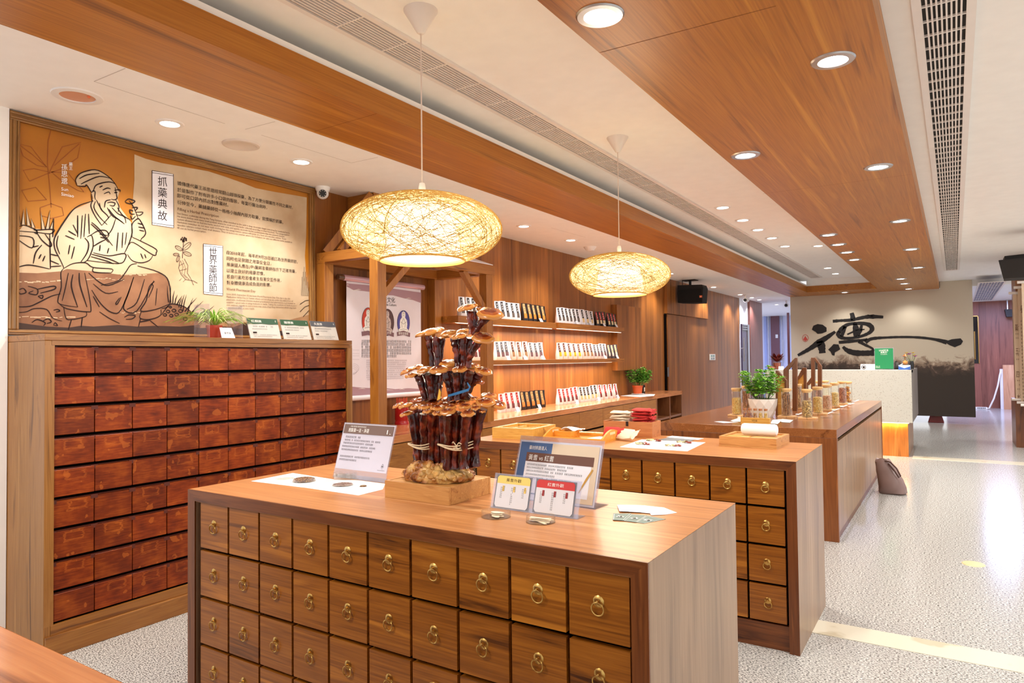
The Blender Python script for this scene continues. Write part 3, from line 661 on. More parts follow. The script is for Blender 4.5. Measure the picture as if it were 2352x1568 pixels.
LINES = [
 # cap and face
 [(495, 550), (487, 510), (522, 468), (610, 447), (680, 478), (735, 530), (765, 585)], [(495, 550), (545, 555), (558, 545), (590, 595)], [(520, 540), (560, 520), (640, 490), (720, 505)], [(510, 505), (560, 480), (640, 470)], [(600, 590), (620, 545), (700, 525), (745, 540)],
 [(590, 595), (600, 580), (612, 590), (610, 620), (615, 640)], [(588, 600), (592, 640), (600, 650)], [(660, 578), (690, 565), (712, 570)], [(668, 602), (700, 590), (708, 605)], [(735, 580), (770, 575), (772, 590)], [(735, 595), (755, 592)], [(740, 560), (750, 610), (752, 632), (735, 640), (715, 636)], [(640, 560), (660, 550)],
 [(690, 660), (715, 655), (740, 662), (730, 680), (705, 675)], [(672, 690), (680, 650), (712, 640)], [(745, 640), (765, 680), (760, 720)], [(640, 660), (650, 700), (690, 740), (700, 760)], [(690, 690), (720, 740), (760, 765), (800, 795)], [(720, 690), (760, 730), (800, 750), (810, 790)], [(700, 700), (735, 745), (790, 785)], [(755, 690), (790, 740), (840, 770)], [(620, 640), (640, 680), (660, 710)],
 # robe
 [(590, 650), (520, 672), (470, 705), (420, 770), (370, 850), (348, 900), (355, 960), (390, 1030), (412, 1080)], [(596, 645), (585, 680), (610, 740), (655, 805)], [(615, 650), (605, 690), (640, 750), (690, 800)], [(655, 805), (695, 760), (712, 740)], [(845, 790), (850, 850), (830, 920), (800, 985)], [(690, 870), (720, 830), (745, 760)],
 [(590, 785), (640, 830), (725, 935)], [(585, 795), (632, 838), (700, 915)], [(580, 870), (630, 840), (680, 838), (700, 865), (690, 885)], [(600, 940), (640, 915), (680, 895)], [(640, 860), (690, 870)], [(645, 880), (688, 890)], [(560, 880), (590, 870), (600, 930), (585, 985), (560, 1030), (530, 1045)], [(545, 885), (570, 920), (560, 980), (520, 1040)], [(500, 740), (500, 880)], [(530, 740), (520, 890)], [(550, 730), (540, 880)], [(470, 800), (500, 860)], [(440, 840), (490, 870)], [(420, 870), (480, 895)], [(570, 730), (575, 860)],
 [(375, 870), (365, 930), (385, 990)], [(450, 930), (440, 990)], [(480, 940), (460, 1020)], [(412, 1080), (470, 1050), (550, 1045), (600, 1075), (720, 1085), (715, 1110)], [(600, 1075), (605, 1105), (715, 1110)], [(600, 980), (700, 1000), (800, 985), (805, 1020), (760, 1050), (560, 1030)], [(590, 990), (700, 1020), (770, 1050)], [(585, 1005), (690, 1035), (730, 1052)], [(640, 970), (645, 930)], [(700, 950), (690, 985)], [(760, 850), (750, 970)], [(790, 850), (785, 950)], [(815, 850), (805, 930)],
 # raised hand and sleeve
 [(850, 880), (850, 800), (880, 765), (900, 770), (935, 840), (930, 870), (910, 890), (905, 905)], [(885, 790), (920, 800)], [(890, 815), (930, 822)], [(895, 835), (928, 842)], [(850, 880), (905, 905), (1000, 955), (1005, 980), (985, 995), (860, 915), (830, 930)], [(985, 995), (960, 1030), (905, 1045), (850, 1030), (820, 990)], [(905, 985), (920, 1020)], [(930, 990), (940, 1015)], [(880, 1050), (840, 1060), (805, 1110), (760, 1160), (650, 1190)],
 [(890, 765), (870, 710), (850, 670), (830, 645)], [(805, 650), (825, 635), (850, 640), (868, 650), (845, 665), (815, 660), (805, 650)], [(850, 690), (885, 690), (870, 710)], [(870, 720), (920, 720), (900, 740), (878, 735)], [(858, 712), (835, 705), (842, 730), (866, 732)], [(840, 740), (850, 765), (872, 745)],
 # skirts
 [(412, 1080), (392, 1110), (395, 1200), (375, 1270), (385, 1310), (500, 1330)], [(385, 1310), (430, 1340), (560, 1360), (585, 1330), (545, 1110)], [(470, 1120), (460, 1200), (500, 1330)], [(510, 1110), (515, 1190), (560, 1330)], [(440, 1110), (420, 1210), (400, 1290)], [(570, 1110), (640, 1170), (700, 1190), (800, 1150)], [(600, 1180), (680, 1240), (760, 1230)], [(590, 1220), (650, 1310), (720, 1365), (780, 1345), (860, 1140)], [(600, 1260), (640, 1330)], [(885, 1065), (1020, 1105), (1085, 1165), (1092, 1310), (1040, 1340)], [(860, 1135), (830, 1230), (795, 1340), (880, 1355), (990, 1160)], [(930, 1150), (880, 1300), (815, 1345)], [(995, 1165), (960, 1200), (940, 1290), (905, 1355), (1000, 1345), (1090, 1310)], [(975, 1180), (985, 1200), (955, 1270)], [(1010, 1210), (1000, 1320)], [(770, 1270), (745, 1305), (755, 1310), (780, 1265)],
 # legs and shoes
 [(410, 1330), (425, 1400), (460, 1410), (550, 1390), (555, 1360)], [(460, 1410), (440, 1475)], [(530, 1395), (522, 1460)], [(910, 1360), (900, 1400), (960, 1410), (1030, 1385), (1035, 1345)], [(905, 1400), (890, 1460)], [(960, 1412), (1020, 1460)], [(900, 1425), (960, 1415)],
 # bundle at the left
 [(112, 825), (150, 803), (215, 825), (230, 835), (345, 830), (325, 858), (240, 850), (112, 840)], [(220, 825), (235, 838), (238, 858), (220, 850)], [(240, 855), (270, 900), (320, 940), (330, 920), (290, 860)], [(112, 870), (210, 885), (205, 950), (115, 895)], [(210, 945), (250, 935)], [(320, 860), (325, 1085)], [(270, 930), (230, 980), (215, 1050)], [(250, 1020), (265, 990)], [(275, 1035), (290, 1000)], [(112, 1075), (170, 1060), (230, 1065), (320, 1085)], [(325, 990), (370, 1000)], [(320, 1030), (380, 1055)], [(325, 1070), (395, 1065)], [(340, 880), (345, 760)],
 # rocks
 [(118, 1220), (150, 1210), (168, 1235), (130, 1245), (118, 1220)], [(180, 1195), (240, 1215), (235, 1250), (185, 1240), (215, 1225)], [(240, 1215), (345, 1195), (350, 1215), (260, 1240)], [(245, 1260), (275, 1255), (270, 1275), (245, 1260)], [(112, 1328), (190, 1325), (250, 1300), (330, 1260), (390, 1245)], [(112, 1365), (170, 1360), (220, 1340), (300, 1345), (340, 1400), (400, 1420)], [(205, 1430), (240, 1410), (290, 1430), (280, 1450)], [(275, 1420), (310, 1405), (330, 1425), (300, 1435)], [(345, 1445), (355, 1430), (370, 1450), (345, 1445)], [(345, 1350), (370, 1345), (385, 1355), (360, 1362)], [(800, 1395), (830, 1380), (870, 1385), (850, 1405), (810, 1408)], [(640, 1360), (700, 1400), (770, 1435)], [(1040, 1380), (1060, 1350), (1100, 1310), (1180, 1325), (1230, 1360)],
] + [[(x-r, y), (x-r*.3, y-r*.7), (x+r*.7, y-r*.5), (x+r, y+r*.3), (x, y+r*.7), (x-r, y)] for x, y, r in ((1080, 1358, 12), (1118, 1352, 13), (1160, 1355, 13), (1060, 1380, 11), (1100, 1385, 12), (1135, 1378, 13), (1190, 1405, 14), (1095, 1330, 8))]
lb = MB(); rr = random.Random(3)
for L in LINES:
    pts = []
    for i in range(len(L)-1):                 # soften the corners of the pen line
        p0, p1, p2, p3 = L[max(i-1, 0)], L[i], L[i+1], L[min(i+2, len(L)-1)]
        for k in range(4):
            s = k/4; pts.append(tuple(.5*((2*p1[a])+(-p0[a]+p2[a])*s+(2*p0[a]-5*p1[a]+4*p2[a]-p3[a])*s*s+(-p0[a]+3*p1[a]-3*p2[a]+p3[a])*s**3) for a in (0, 1)))
    pts.append(L[-1]); n = len(pts); w = rr.uniform(.0052, .0075)
    lb.stroke([Z1(x, y, .0026) for x, y in pts], [w*(.45+.55*math.sin(PI*min(1, (i+.6)/n))) for i in range(n)], (1, 0, 0))
# grass blades
blades = [((1085+i*13, 1290+i*9+rr.uniform(-10, 10)), (1085+i*19+rr.uniform(-25, 40), 1150+i*10+rr.uniform(0, 90))) for i in range(15)]
for a, c in blades: lb.stroke([Z1(*a, .0026), Z1((a[0]+c[0])/2-3, (a[1]+c[1])/2, .0026), Z1(*c, .0026)], [.008, .006, .001], (1, 0, 0))
obj('pen_drawing', lb, INK, t)
b = MB()
for x, x2, y0, y1 in ((120, 122, 800, 680), (150, 152, 800, 700), (185, 168, 805, 685), (215, 200, 820, 760), (280, 262, 830, 715), (305, 322, 830, 705), (330, 345, 830, 765)):
    b.poly([Z1(x-11, y0, .0022), Z1(x+11, y0, .0022), Z1(x2, y1, .0022)])
obj('leaf_blades', b, PARCH, t); b = MB()
for i in range(9):
    x = 1368+i*9; b.poly([Z2(x, 1180, .0022), Z2(x+8, 1180, .0022), Z2(x+10+rr.uniform(-8, 8), 880+abs(i-2)*40, .0022)])
obj('leaf_blades', b, PARCH, t)
b = MB()
for x, x2, y0, y1 in ((120, 122, 800, 680), (150, 152, 800, 700), (185, 168, 805, 685), (215, 200, 820, 760), (280, 262, 830, 715), (305, 322, 830, 705), (330, 345, 830, 765)):
    b.stroke([Z1(x-11, y0, .0028), Z1(x2, y1, .0028), Z1(x+11, y0, .0028)], .003, (1, 0, 0))
for i in range(9):
    x = 1368+i*9; b.stroke([Z2(x, 1180, .0028), Z2(x+4, 950+abs(i-2)*40, .0028)], .003, (1, 0, 0))
for L in ([(1355, 1250), (1400, 1220), (1435, 1215)], [(1355, 1310), (1395, 1270), (1435, 1255)], [(1380, 1350), (1435, 1290)]): b.stroke([Z2(*q, .0028) for q in L], .004, (1, 0, 0))
obj('leaf_outlines', b, INK, t)
# ginseng drawing
b = MB(); 
for L, w in (([(415, 880), (420, 800), (425, 735)], .004), ([(395, 900), (385, 960), (405, 1010), (440, 1050), (500, 1060), (535, 1080)], .003), ([(430, 885), (460, 940), (455, 1000), (480, 1040), (505, 1095)], .003), ([(400, 900), (420, 950), (410, 1000), (450, 1040)], .002), ([(415, 895), (440, 960), (430, 1010), (470, 1050)], .002), ([(388, 940), (430, 920)], .002), ([(390, 980), (450, 965)], .002), ([(410, 1040), (390, 1060)], .002), ([(440, 1050), (420, 1070)], .002)): b.stroke([Z2(*q, .0028) for q in L], w, (1, 0, 0))
for cx, cy, dx, dy in ((450, 785, 40, -35), (385, 800, -35, -20), (455, 845, 40, 15), (365, 850, -30, 0), (380, 885, -12, 30)):
    pts = [(cx+dx*math.cos(a)*.8-dy*.35*math.sin(a), cy+dy*math.cos(a)*.8+dx*.35*math.sin(a)) for a in [2*PI*k/14 for k in range(15)]]
    b.stroke([Z2(*q, .0028) for q in pts], .003, (1, 0, 0)); b.stroke([Z2(cx-dx*.8, cy-dy*.8, .0028), Z2(cx+dx*.8, cy+dy*.8, .0028)], .002, (1, 0, 0))
for k in range(40):
    a = rr.uniform(0, 2*PI); q = rr.uniform(0, 1)**.5; b.poly([Z2(424+26*q*math.cos(a)+dx2, 732+20*q*math.sin(a)+dy2, .0028) for dx2, dy2 in ((-4, -4), (4, -4), (4, 4), (-4, 4))])
obj('ginseng_drawing', b, flat('sepia_ink', (70, 42, 32), .7), t)
# faint plant print behind the figure
b = MB()
for L in ([(330, 180), (310, 260), (305, 400), (320, 560), (330, 690)], [(315, 470), (400, 300), (520, 270), (500, 370), (400, 440), (315, 470)], [(300, 430), (200, 300), (120, 280), (150, 360), (240, 420), (300, 430)], [(310, 460), (220, 440), (150, 450), (190, 520), (310, 470)], [(330, 460), (400, 520), (500, 580), (540, 590), (440, 470), (330, 460)], [(300, 640), (230, 560), (140, 580), (180, 650), (300, 640)], [(330, 190), (370, 170), (420, 180)], [(330, 185), (290, 160), (255, 155)], [(260, 690), (330, 665), (400, 690), (410, 740), (330, 760), (260, 740), (260, 690)], [(350, 420), (440, 340), (510, 280)], [(290, 420), (210, 350), (130, 290)]):
    b.stroke([Z1(*q, .0004) for q in L], .004, (1, 0, 0))
obj('faint_plant_print', b, flat('faint_brown', (150, 78, 10), .6), t)
# title plaques and text
b = MB(); 
PL1 = [(172, 180), (343, 208), (345, 638), (172, 612)]; PL2 = [(583, 766), (738, 782), (738, 1180), (585, 1165)]
for q in (PL1, PL2): b = MB(); b.poly([Z2(x, y, .003) for x, y in q]); obj('title_plaque', b, flat('plaque_white', (240, 238, 244), .6), t)
b = MB()
for q in (PL1, PL2):
    b.stroke([Z2(x, y, .0034) for x, y in q+q[:1]], .0035, (1, 0, 0)); cx = sum(x for x, y in q)/4; cy = sum(y for x, y in q)/4
    q2 = [(cx+(x-cx)*(.9 if False else 1), cy+(y-cy)*.93) for x, y in q]; b.stroke([Z2(*q2[0], .0034), Z2(*q2[1], .0034)], .003, (1, 0, 0)); b.stroke([Z2(*q2[2], .0034), Z2(*q2[3], .0034)], .003, (1, 0, 0))
for s, q, ys in (('抓藥典故', (218, 292), (262, 350, 440, 535)), ('世界藥師節', (628, 692), (828, 893, 970, 1040, 1113))):
    for ch, y in zip(s, ys):
        a = Z2(q[0], y, .0036); c = Z2(q[1], y+(10 if q[0] < 300 else 4), .0036); h = (c-a).length; dv = Vector((0, 0, -.42*h)); letter(b, ch, a+dv, c+dv, (0, 0, 1), h*1.1)
def tl(s, x0, y0, x1, y1, h=None): letter(b, s, Z2(x0, y0, .0034), Z2(x1, y1, .0034), (0, 0, 1), h)
tl('據傳唐代藥王孫思邈經常翻山越嶺採藥，為了方便分類屬性不同之藥材，', 375, 292, 1298, 487)
tl('於是製作了附有許多小口袋的服裝，每當行醫治病時，', 375, 345, 1092, 488)
tl('即可從口袋內抓出對應藥材。', 373, 392, 782, 468)
tl('衍伸至今，藥舖藥師從一格格小抽屜內按方取藥，就慣稱於抓藥。', 375, 445, 1222, 606)
for i, (s, x) in enumerate((('自2010年起，每年的9月25日被訂為世界藥師節，', 1338), ('同時也是我國之用藥安全日，', 1125), ('推廣國人應在(中)醫師及藥師指示下正確用藥，', 1325), ('以建立良好的用藥習慣，', 1072), ('若自行亂吃恐會產生有害交互作用，', 1205), ('對身體健康造成負面的影響。', 1125))):
    tl(s, 770, 845+48.5*i, x, 845+48.5*i+(x-770)*(.135-.016*i))
obj('chinese_text', b, INK, t)
b = MB(); tl('Filling a Herbal Prescription', 376, 497, 706, 556); tl('World Pharmacist Day', 768, 1135, 1000, 1154)
for i, (s, x) in enumerate((('Sun Simiao, a clinician during the Tang Dynasty, often travelled to the wild in deep mountain ranges searching for medicinal herbs.', 1276), ('He wore clothes with many small pockets where he could sort the herbs collected according to their functions. The categorization', 1270), ('system allowed him to find the herbs needed with ease, and quickly assemble herbal combinations that the patients needed.', 1232), ('Herbalists nowadays do not wear such clothing but the categorization system still exists, in a form of a wooden cabinet. These', 1245), ('wooden cabinets contain many small drawers. They sit behind the counter where the herbalists can take out different herbs needed to', 1292), ('fill out an herbal prescription.', 606))):
    tl(s, 374, 528+23*i, x, 528+23*i+(x-374)*(.175-.006*i))
for i, (s, x) in enumerate((('Since 2010, September 25 has been World Pharmacist Day. This day is also the', 1278), ('Medication Safety Day in Taiwan where correct drug use under the instruction of', 1300), ('physicians, traditional Chinese medical practitioners and pharmacists is promoted to', 1318), ('establish a good habit in using medicine or herbs. Taking the medicine or herbs in one’s', 1330), ('own without regards to instructions may cause drug-drug interaction which may have', 1325), ('a detrimental effect on one’s health.', 992))):
    tl(s, 768, 1172+22*i, x, 1172+22*i+(x-768)*(.075-.008*i))
obj('english_text', b, flat('brown_ink', (110, 78, 58), .7), t)
b = MB(); 
for s, q, ys, w in (('藥王', 455, (412, 438), 24), ('孫思邈', 414, (432, 475, 520), 40)):
    for ch, y in zip(s, ys): letter(b, ch, Z1(q-w/2, y+w*.35, .003), Z1(q+w/2, y+w*.4, .003), (0, 0, 1), w*.00092)
letter(b, 'Sun', Z1(394, 580, .003), Z1(438, 585, .003), (0, 0, 1)); letter(b, 'Simiao', Z1(394, 612, .003), Z1(475, 626, .003), (0, 0, 1))
obj('white_name', b, WHITEINK, t)
# moulded frame
FRW = wood('wood_gilt_frame', (96, 60, 20), (140, 96, 46), (176, 132, 70), 'Y', 1.4, .3); FRZ2 = wood('wood_gilt_frame_up', (96, 60, 20), (140, 96, 46), (176, 132, 70), 'Z', 1.4, .3)
w = .046
for nm, q, mt in (('frame_rail', ((yl, yr, ztp-w, ztp), 0), FRW), ('frame_rail', ((yl, yr, zb, zb+.026), 0), FRW), ('frame_stile', ((yl, yl+w, zb+.026, ztp-w), 1), FRZ2), ('frame_stile', ((yr-w, yr, zb+.026, ztp-w), 1), FRZ2)):
    (y0, y1, z0, z1), up = q; b = MB(); b.box(-4.028, -3.99, y0, y1, z0, z1)
    if up: b.box(-3.99, -3.982, y0+.012, y0+.022, z0, z1); b.box(-3.99, -3.984, y1-.014, y1-.006, z0, z1)
    else: b.box(-3.99, -3.982, y0, y1, z0+.010, z0+.017); b.box(-3.99, -3.984, y0, y1, z1-.014, z1-.006)
    obj(nm, b, mt, t, .003)

# ------------------------------------------------------------------ hanging banner in the booth
BX = -3.955
def B3(x, y, o=0): return P(760+x/9.8, 640+y/9.8, X=BX+o)
def B4(x, y, o=0): return P(760+x/9.8, 780+y/9.8, X=BX+o)
t = thing('hanging_banner', 'mauve edged white hanging banner with three oval figures inside the timber booth', 'banner', (BX, 4.23, 1.09))
TL, BR = P(796, 646, X=BX), P(968, 903, X=BX); y0, y1, z0, z1 = TL.y, BR.y, 1.09, 2.0
b = MB(); b.box(BX-.003, BX, y0, y1, z0, z1); obj('cloth', b, flat('banner_white', (236, 228, 236), .75), t)
MAUVE = flat('banner_mauve', (176, 140, 150), .75)
b = MB(); b.poly([B3(350, 100, .001), B3(900, 150, .001), B3(2030, 310, .001), B3(2030, 545, .001), B3(1850, 480, .001), B3(1650, 440, .001), B3(1400, 375, .001), B3(1150, 365, .001), B3(880, 295, .001), B3(720, 275, .001), B3(520, 260, .001), B3(350, 170, .001)])
q = obj('mauve_border', b, MAUVE, t); clean(q); b = MB()
b.poly([Vector((BX+.001, y0, 1.10)), Vector((BX+.001, y1, 1.10)), B4(2045, 1110, .001), B4(1750, 1090, .001), B4(1450, 1110, .001), B4(1250, 1090, .001), B4(860, 1085, .001), B4(700, 1080, .001), Vector((BX+.001, y0, B4(480, 1035).z))])
q = obj('mauve_border', b, MAUVE, t); clean(q)
b = MB(); b.tube([(BX+.02, y0-.055, 2.018), (BX+.02, y1+.01, 2.018)], .024, 16); obj('top_roller', b, flat('pearl_tube', (206, 168, 178), .25, .3), t)
b = MB(); b.tube([(BX+.02, y0-.11, 2.018), (BX+.02, y0-.054, 2.018)], .022, 16); obj('roller_end', b, flat('brown_gloss', (96, 66, 44), .2), t)
b = MB(); b.tube([(BX+.015, y0, 1.085), (BX+.015, y1, 1.085)], .02, 16); obj('bottom_roller', b, flat('pearl_white', (240, 236, 240), .3), t)
def oval(cx, cy, rx, ry, col, o=.0015):
    return [B3(cx+rx*math.cos(a), cy+ry*math.sin(a), o) for a in [2*PI*k/28 for k in range(28)]]
for cx, cy, rx, ry, col in ((840, 950, 140, 300, (206, 70, 52)), (1270, 980, 150, 300, (96, 70, 72)), (1635, 990, 140, 275, (88, 84, 160))):
    b = MB(); b.poly(oval(cx, cy, rx, ry, col)); obj('oval', b, flat('oval_%d' % cx, col, .7), t)
    b = MB(); fig = [(0, -265), (35, -240), (45, -180), (35, -120), (75, -60), (85, 30), (75, 120), (120, 170), (110, 230), (-110, 230), (-120, 170), (-75, 120), (-85, 30), (-75, -60), (-35, -120), (-45, -180), (-35, -240)]
    b.poly([B3(cx+x, cy+y+x*.05, .002) for x, y in fig]); q = obj('oval_figure', b, WHITEINK if cx != 1270 else flat('pale_taupe', (206, 190, 186), .7), t); clean(q)
    b = MB(); 
    for L in ([(-20, -200), (0, -215), (20, -200)], [(-15, -165), (15, -165)], [(0, -100), (-40, 0), (-30, 110)], [(0, -100), (40, 0), (30, 110)], [(-60, -20), (0, 30), (60, -20)], [(-80, 160), (0, 140), (80, 160)], [(-30, -235), (-15, -255), (0, -235), (15, -255), (30, -235)]): b.stroke([B3(cx+x, cy+y, .0026) for x, y in L], .0025, (1, 0, 0))
    b.stroke([*oval(cx, cy, rx, ry, col, .0026), oval(cx, cy, rx, ry, col, .0026)[0]], .003, (1, 0, 0)); obj('oval_lines', b, INK, t)
    b = MB(); b.poly([B3(cx-150, 1190 if cx < 900 else 1200, .003), B3(cx, 1165, .003), B3(cx+150, 1220, .003), B3(cx+145, 1310, .003), B3(cx, 1265, .003), B3(cx-140, 1290, .003)]); q = obj('oval_ribbon', b, flat('ribbon_mauve', (130, 96, 104), .7), t); clean(q)
b = MB(); letter(b, '觀世音菩薩', B3(1525, 1250, .0036), B3(1740, 1262, .0036), (0, 0, 1)); letter(b, '保生大帝', B3(1160, 1240, .0036), B3(1360, 1246, .0036), (0, 0, 1)); obj('ribbon_text', b, WHITEINK, t)
b = MB(); letter(b, '藥籤文化', B3(1075, 520, .002), B3(1445, 530, .002), (0, 0, 1)); letter(b, 'Oracle Culture', B3(1140, 600, .002), B3(1475, 618, .002), (0, 0, 1))
rb = random.Random(5)
for i in range(6): small_print(b, B4(690, 60+i*68, .002), B4(1800 if i < 5 else 1450, 70+i*66, .002), (0, 0, 1), .021, rb, 1)
obj('dark_text', b, INK, t)
b = MB()
for i in range(10): small_print(b, B4(800, 480+i*48, .002), B4(1700-i*8, 482+i*44, .002), (0, 0, 1), .011, rb, 1)
for k in range(4):
    b.stroke([B4(470+(150-k*18)*math.cos(a)*1.1, 640+k*25+(110-k*12)*math.sin(a), .002) for a in [-1.4+2.8*i/16 for i in range(17)]], .0015, (1, 0, 0))
for y in (230, 310, 360, 440): b.stroke([B4(490, y, .002), B4(640, y+4, .002)], .0015, (1, 0, 0))
obj('grey_print', b, flat('grey_print', (170, 160, 168), .7), t)
b = MB()
for x, y, w2 in ((560, 260, 180), (620, 245, 120), (1750, 440, 120), (380, 140, 60), (1250, 1130, 300), (1600, 1110, 120), (700, 1100, 150)):
    f = B3 if y < 600 else B4; b.stroke([f(x-w2/2, y+6, .003), f(x, y-6, .003), f(x+w2/2, y+4, .003)], [.001, .004, .001], (1, 0, 0))
obj('white_brush', b, WHITEINK, t)

# ------------------------------------------------------------------ calligraphy panel hung at the far end
CY = 16.1
def K(x, y, o=0): return P(1800+x/3.0145, 640+y/3.0145, Y=CY-o)
t = thing('calligraphy_panel', 'hanging beige panel with one huge black brush character above a dark ink wash', 'panel', (-1.35, CY, .14))
def wash():
    m, nt, bb = newmat('ink_wash_print'); tc = N(nt, 'TexCoord'); sp = N(nt, 'SeparateXYZ'); nt.links.new(tc.outputs['Object'], sp.inputs[0])
    mp = N(nt, 'Mapping'); mp.inputs['Scale'].default_value = (1.1, 1, 1.1); nt.links.new(tc.outputs['Object'], mp.inputs[0])
    n1 = N(nt, 'TexNoise'); n1.inputs['Scale'].default_value = 1.3; n1.inputs['Detail'].default_value = 3; nt.links.new(mp.outputs[0], n1.inputs['Vector'])
    n2 = N(nt, 'TexNoise'); n2.inputs['Scale'].default_value = 5.; n2.inputs['Detail'].default_value = 8; n2.inputs['Roughness'].default_value = .7; n2.inputs['Distortion'].default_value = .6; nt.links.new(tc.outputs['Object'], n2.inputs['Vector'])
    edge = M2(nt, 'ADD', M2(nt, 'ADD', 1.20, M2(nt, 'MULTIPLY', M2(nt, 'SUBTRACT', n1.outputs[0], .5), .6)), M2(nt, 'MULTIPLY', M2(nt, 'SUBTRACT', n2.outputs[0], .5), .75))
    f = M2(nt, 'DIVIDE', M2(nt, 'SUBTRACT', edge, sp.outputs[2]), .34)
    n3 = N(nt, 'TexNoise'); n3.inputs['Scale'].default_value = 60; nt.links.new(tc.outputs['Object'], n3.inputs['Vector'])
    c = ramp(nt, f, [(0., lin((206, 194, 172))), (.25, lin((156, 134, 114))), (.55, lin((74, 58, 48))), (1, lin((52, 42, 34)))])
    nt.links.new(c, bb.inputs['Base Color']); bb.inputs['Roughness'].default_value = .6; return m
b = MB(); b.box(-3.026, .325, CY, CY+.06, .14, LZ-.002); b.box(-.21, .325, CY+.0005, CY+.06, LZ-.002, RZ-.002); obj('panel', b, wash(), t)
BRUSH = flat('brush_black', (24, 20, 20), .6); b = MB()
def br(L, ws):
    pts = [];  wv = []
    for i in range(len(L)-1):
        p0, p1, p2, p3 = L[max(i-1, 0)], L[i], L[i+1], L[min(i+2, len(L)-1)]
        for k in range(6):
            s = k/6; pts.append([.5*((2*p1[a])+(-p0[a]+p2[a])*s+(2*p0[a]-5*p1[a]+4*p2[a]-p3[a])*s*s+(-p0[a]+3*p1[a]-3*p2[a]+p3[a])*s**3) for a in (0, 1)]); wv.append((ws[i]*(1-s)+ws[i+1]*s)*rr.uniform(.88, 1.1))
    pts.append(L[-1]); wv.append(ws[-1])
    sc = (K(100, 300)-K(0, 300)).length/100; b.stroke([K(x, y, .004) for x, y in pts], [q*sc*1.22 for q in wv], (0, -1, 0))
def blob(L): b.poly([K(x, y, .005) for x, y in L])
blob([(195, 352), (205, 325), (235, 313), (270, 318), (297, 338), (297, 365), (265, 378), (235, 382), (222, 368)])
br([(357, 366), (300, 405), (245, 440), (190, 478), (150, 502), (98, 530)], [16, 26, 36, 26, 20, 16]); br([(250, 430), (262, 470), (268, 515)], [36, 44, 34])
br([(340, 294), (400, 289), (470, 285), (560, 266), (620, 262), (690, 265)], [20, 16, 18, 20, 24, 14]); br([(470, 236), (478, 265), (478, 292)], [22, 26, 20]); br([(580, 250), (620, 262)], [4, 14])
br([(385, 365), (378, 385), (395, 405), (440, 412), (520, 402), (590, 375), (612, 345), (590, 318), (530, 308), (450, 315), (400, 345), (385, 370)], [20, 24, 22, 16, 16, 18, 24, 24, 18, 18, 22, 22])
br([(425, 330), (415, 365), (400, 400)], [20, 18, 16]); br([(490, 300), (500, 350), (495, 400)], [14, 34, 16]); br([(540, 320), (530, 360), (515, 395)], [12, 20, 12]); br([(440, 385), (500, 360), (560, 350)], [8, 10, 6])
br([(382, 440), (430, 436), (490, 430), (550, 425), (580, 415)], [16, 20, 18, 16, 8]); br([(520, 432), (560, 455), (610, 480), (628, 500)], [22, 16, 12, 8])
blob([(308, 490), (330, 470), (345, 452), (380, 455), (392, 488), (355, 510), (352, 532), (335, 528), (325, 505)])
br([(410, 470), (440, 495), (490, 512), (560, 515), (628, 512)], [14, 26, 32, 30, 34])
br([(565, 440), (600, 418), (650, 410), (720, 406), (800, 403), (900, 404), (980, 410), (1060, 422), (1130, 440)], [24, 18, 16, 13, 12, 12, 14, 16, 26])
blob([(1110, 436), (1165, 418), (1225, 412), (1242, 432), (1228, 456), (1185, 474), (1150, 460)])
q = obj('brush_character', b, BRUSH, t); clean(q)
b = MB(); sc = (K(100, 300)-K(0, 300)).length/100
dm = [K(150+22*math.sin(a)*(.9 if k % 2 else 1), 411+26*math.cos(a), .004) for k, a in [(k, 2*PI*k/8) for k in range(9)]]; b.stroke(dm, 3*sc, (0, -1, 0)); b.poly([K(x, y, .005) for x, y in ((150, 395), (157, 408), (166, 420), (150, 432), (134, 420), (143, 408))]); obj('red_seal', b, flat('seal_red', (196, 70, 60), .6), t)
# ------------------------------------------------------------------ pendant lamps
LINING = None
def shade_mats():
    m, nt, b = newmat('shade_lining'); nt.nodes.remove(b)
    tl_ = N(nt, 'BsdfTranslucent'); tl_.inputs[0].default_value = lin((255, 232, 150)); tr = N(nt, 'BsdfTransparent'); em = N(nt, 'Emission'); em.inputs[0].default_value = lin((255, 242, 186)); em.inputs[1].default_value = .86
    a = N(nt, 'MixShader'); a.inputs[0].default_value = .42; nt.links.new(tl_.outputs[0], a.inputs[1]); nt.links.new(tr.outputs[0], a.inputs[2])
    c = N(nt, 'AddShader'); nt.links.new(a.outputs[0], c.inputs[0]); nt.links.new(em.outputs[0], c.inputs[1]); nt.links.new(c.outputs[0], nt.nodes['Material Output'].inputs[0])
    f, nt, b = newmat('shade_fibre'); b.inputs['Base Color'].default_value = lin((164, 122, 54)); b.inputs['Roughness'].default_value = .6
    b.inputs['Emission Color'].default_value = lin((186, 134, 44)); b.inputs['Emission Strength'].default_value = .26
    return m, f
LIN_M, FIB_M = shade_mats()
DRUM = emis('lamp_drum', (255, 250, 234), 2.6); BULB = emis('lamp_bulb', (255, 252, 244), 12)
RS, HS, RO = .352, .158, .185
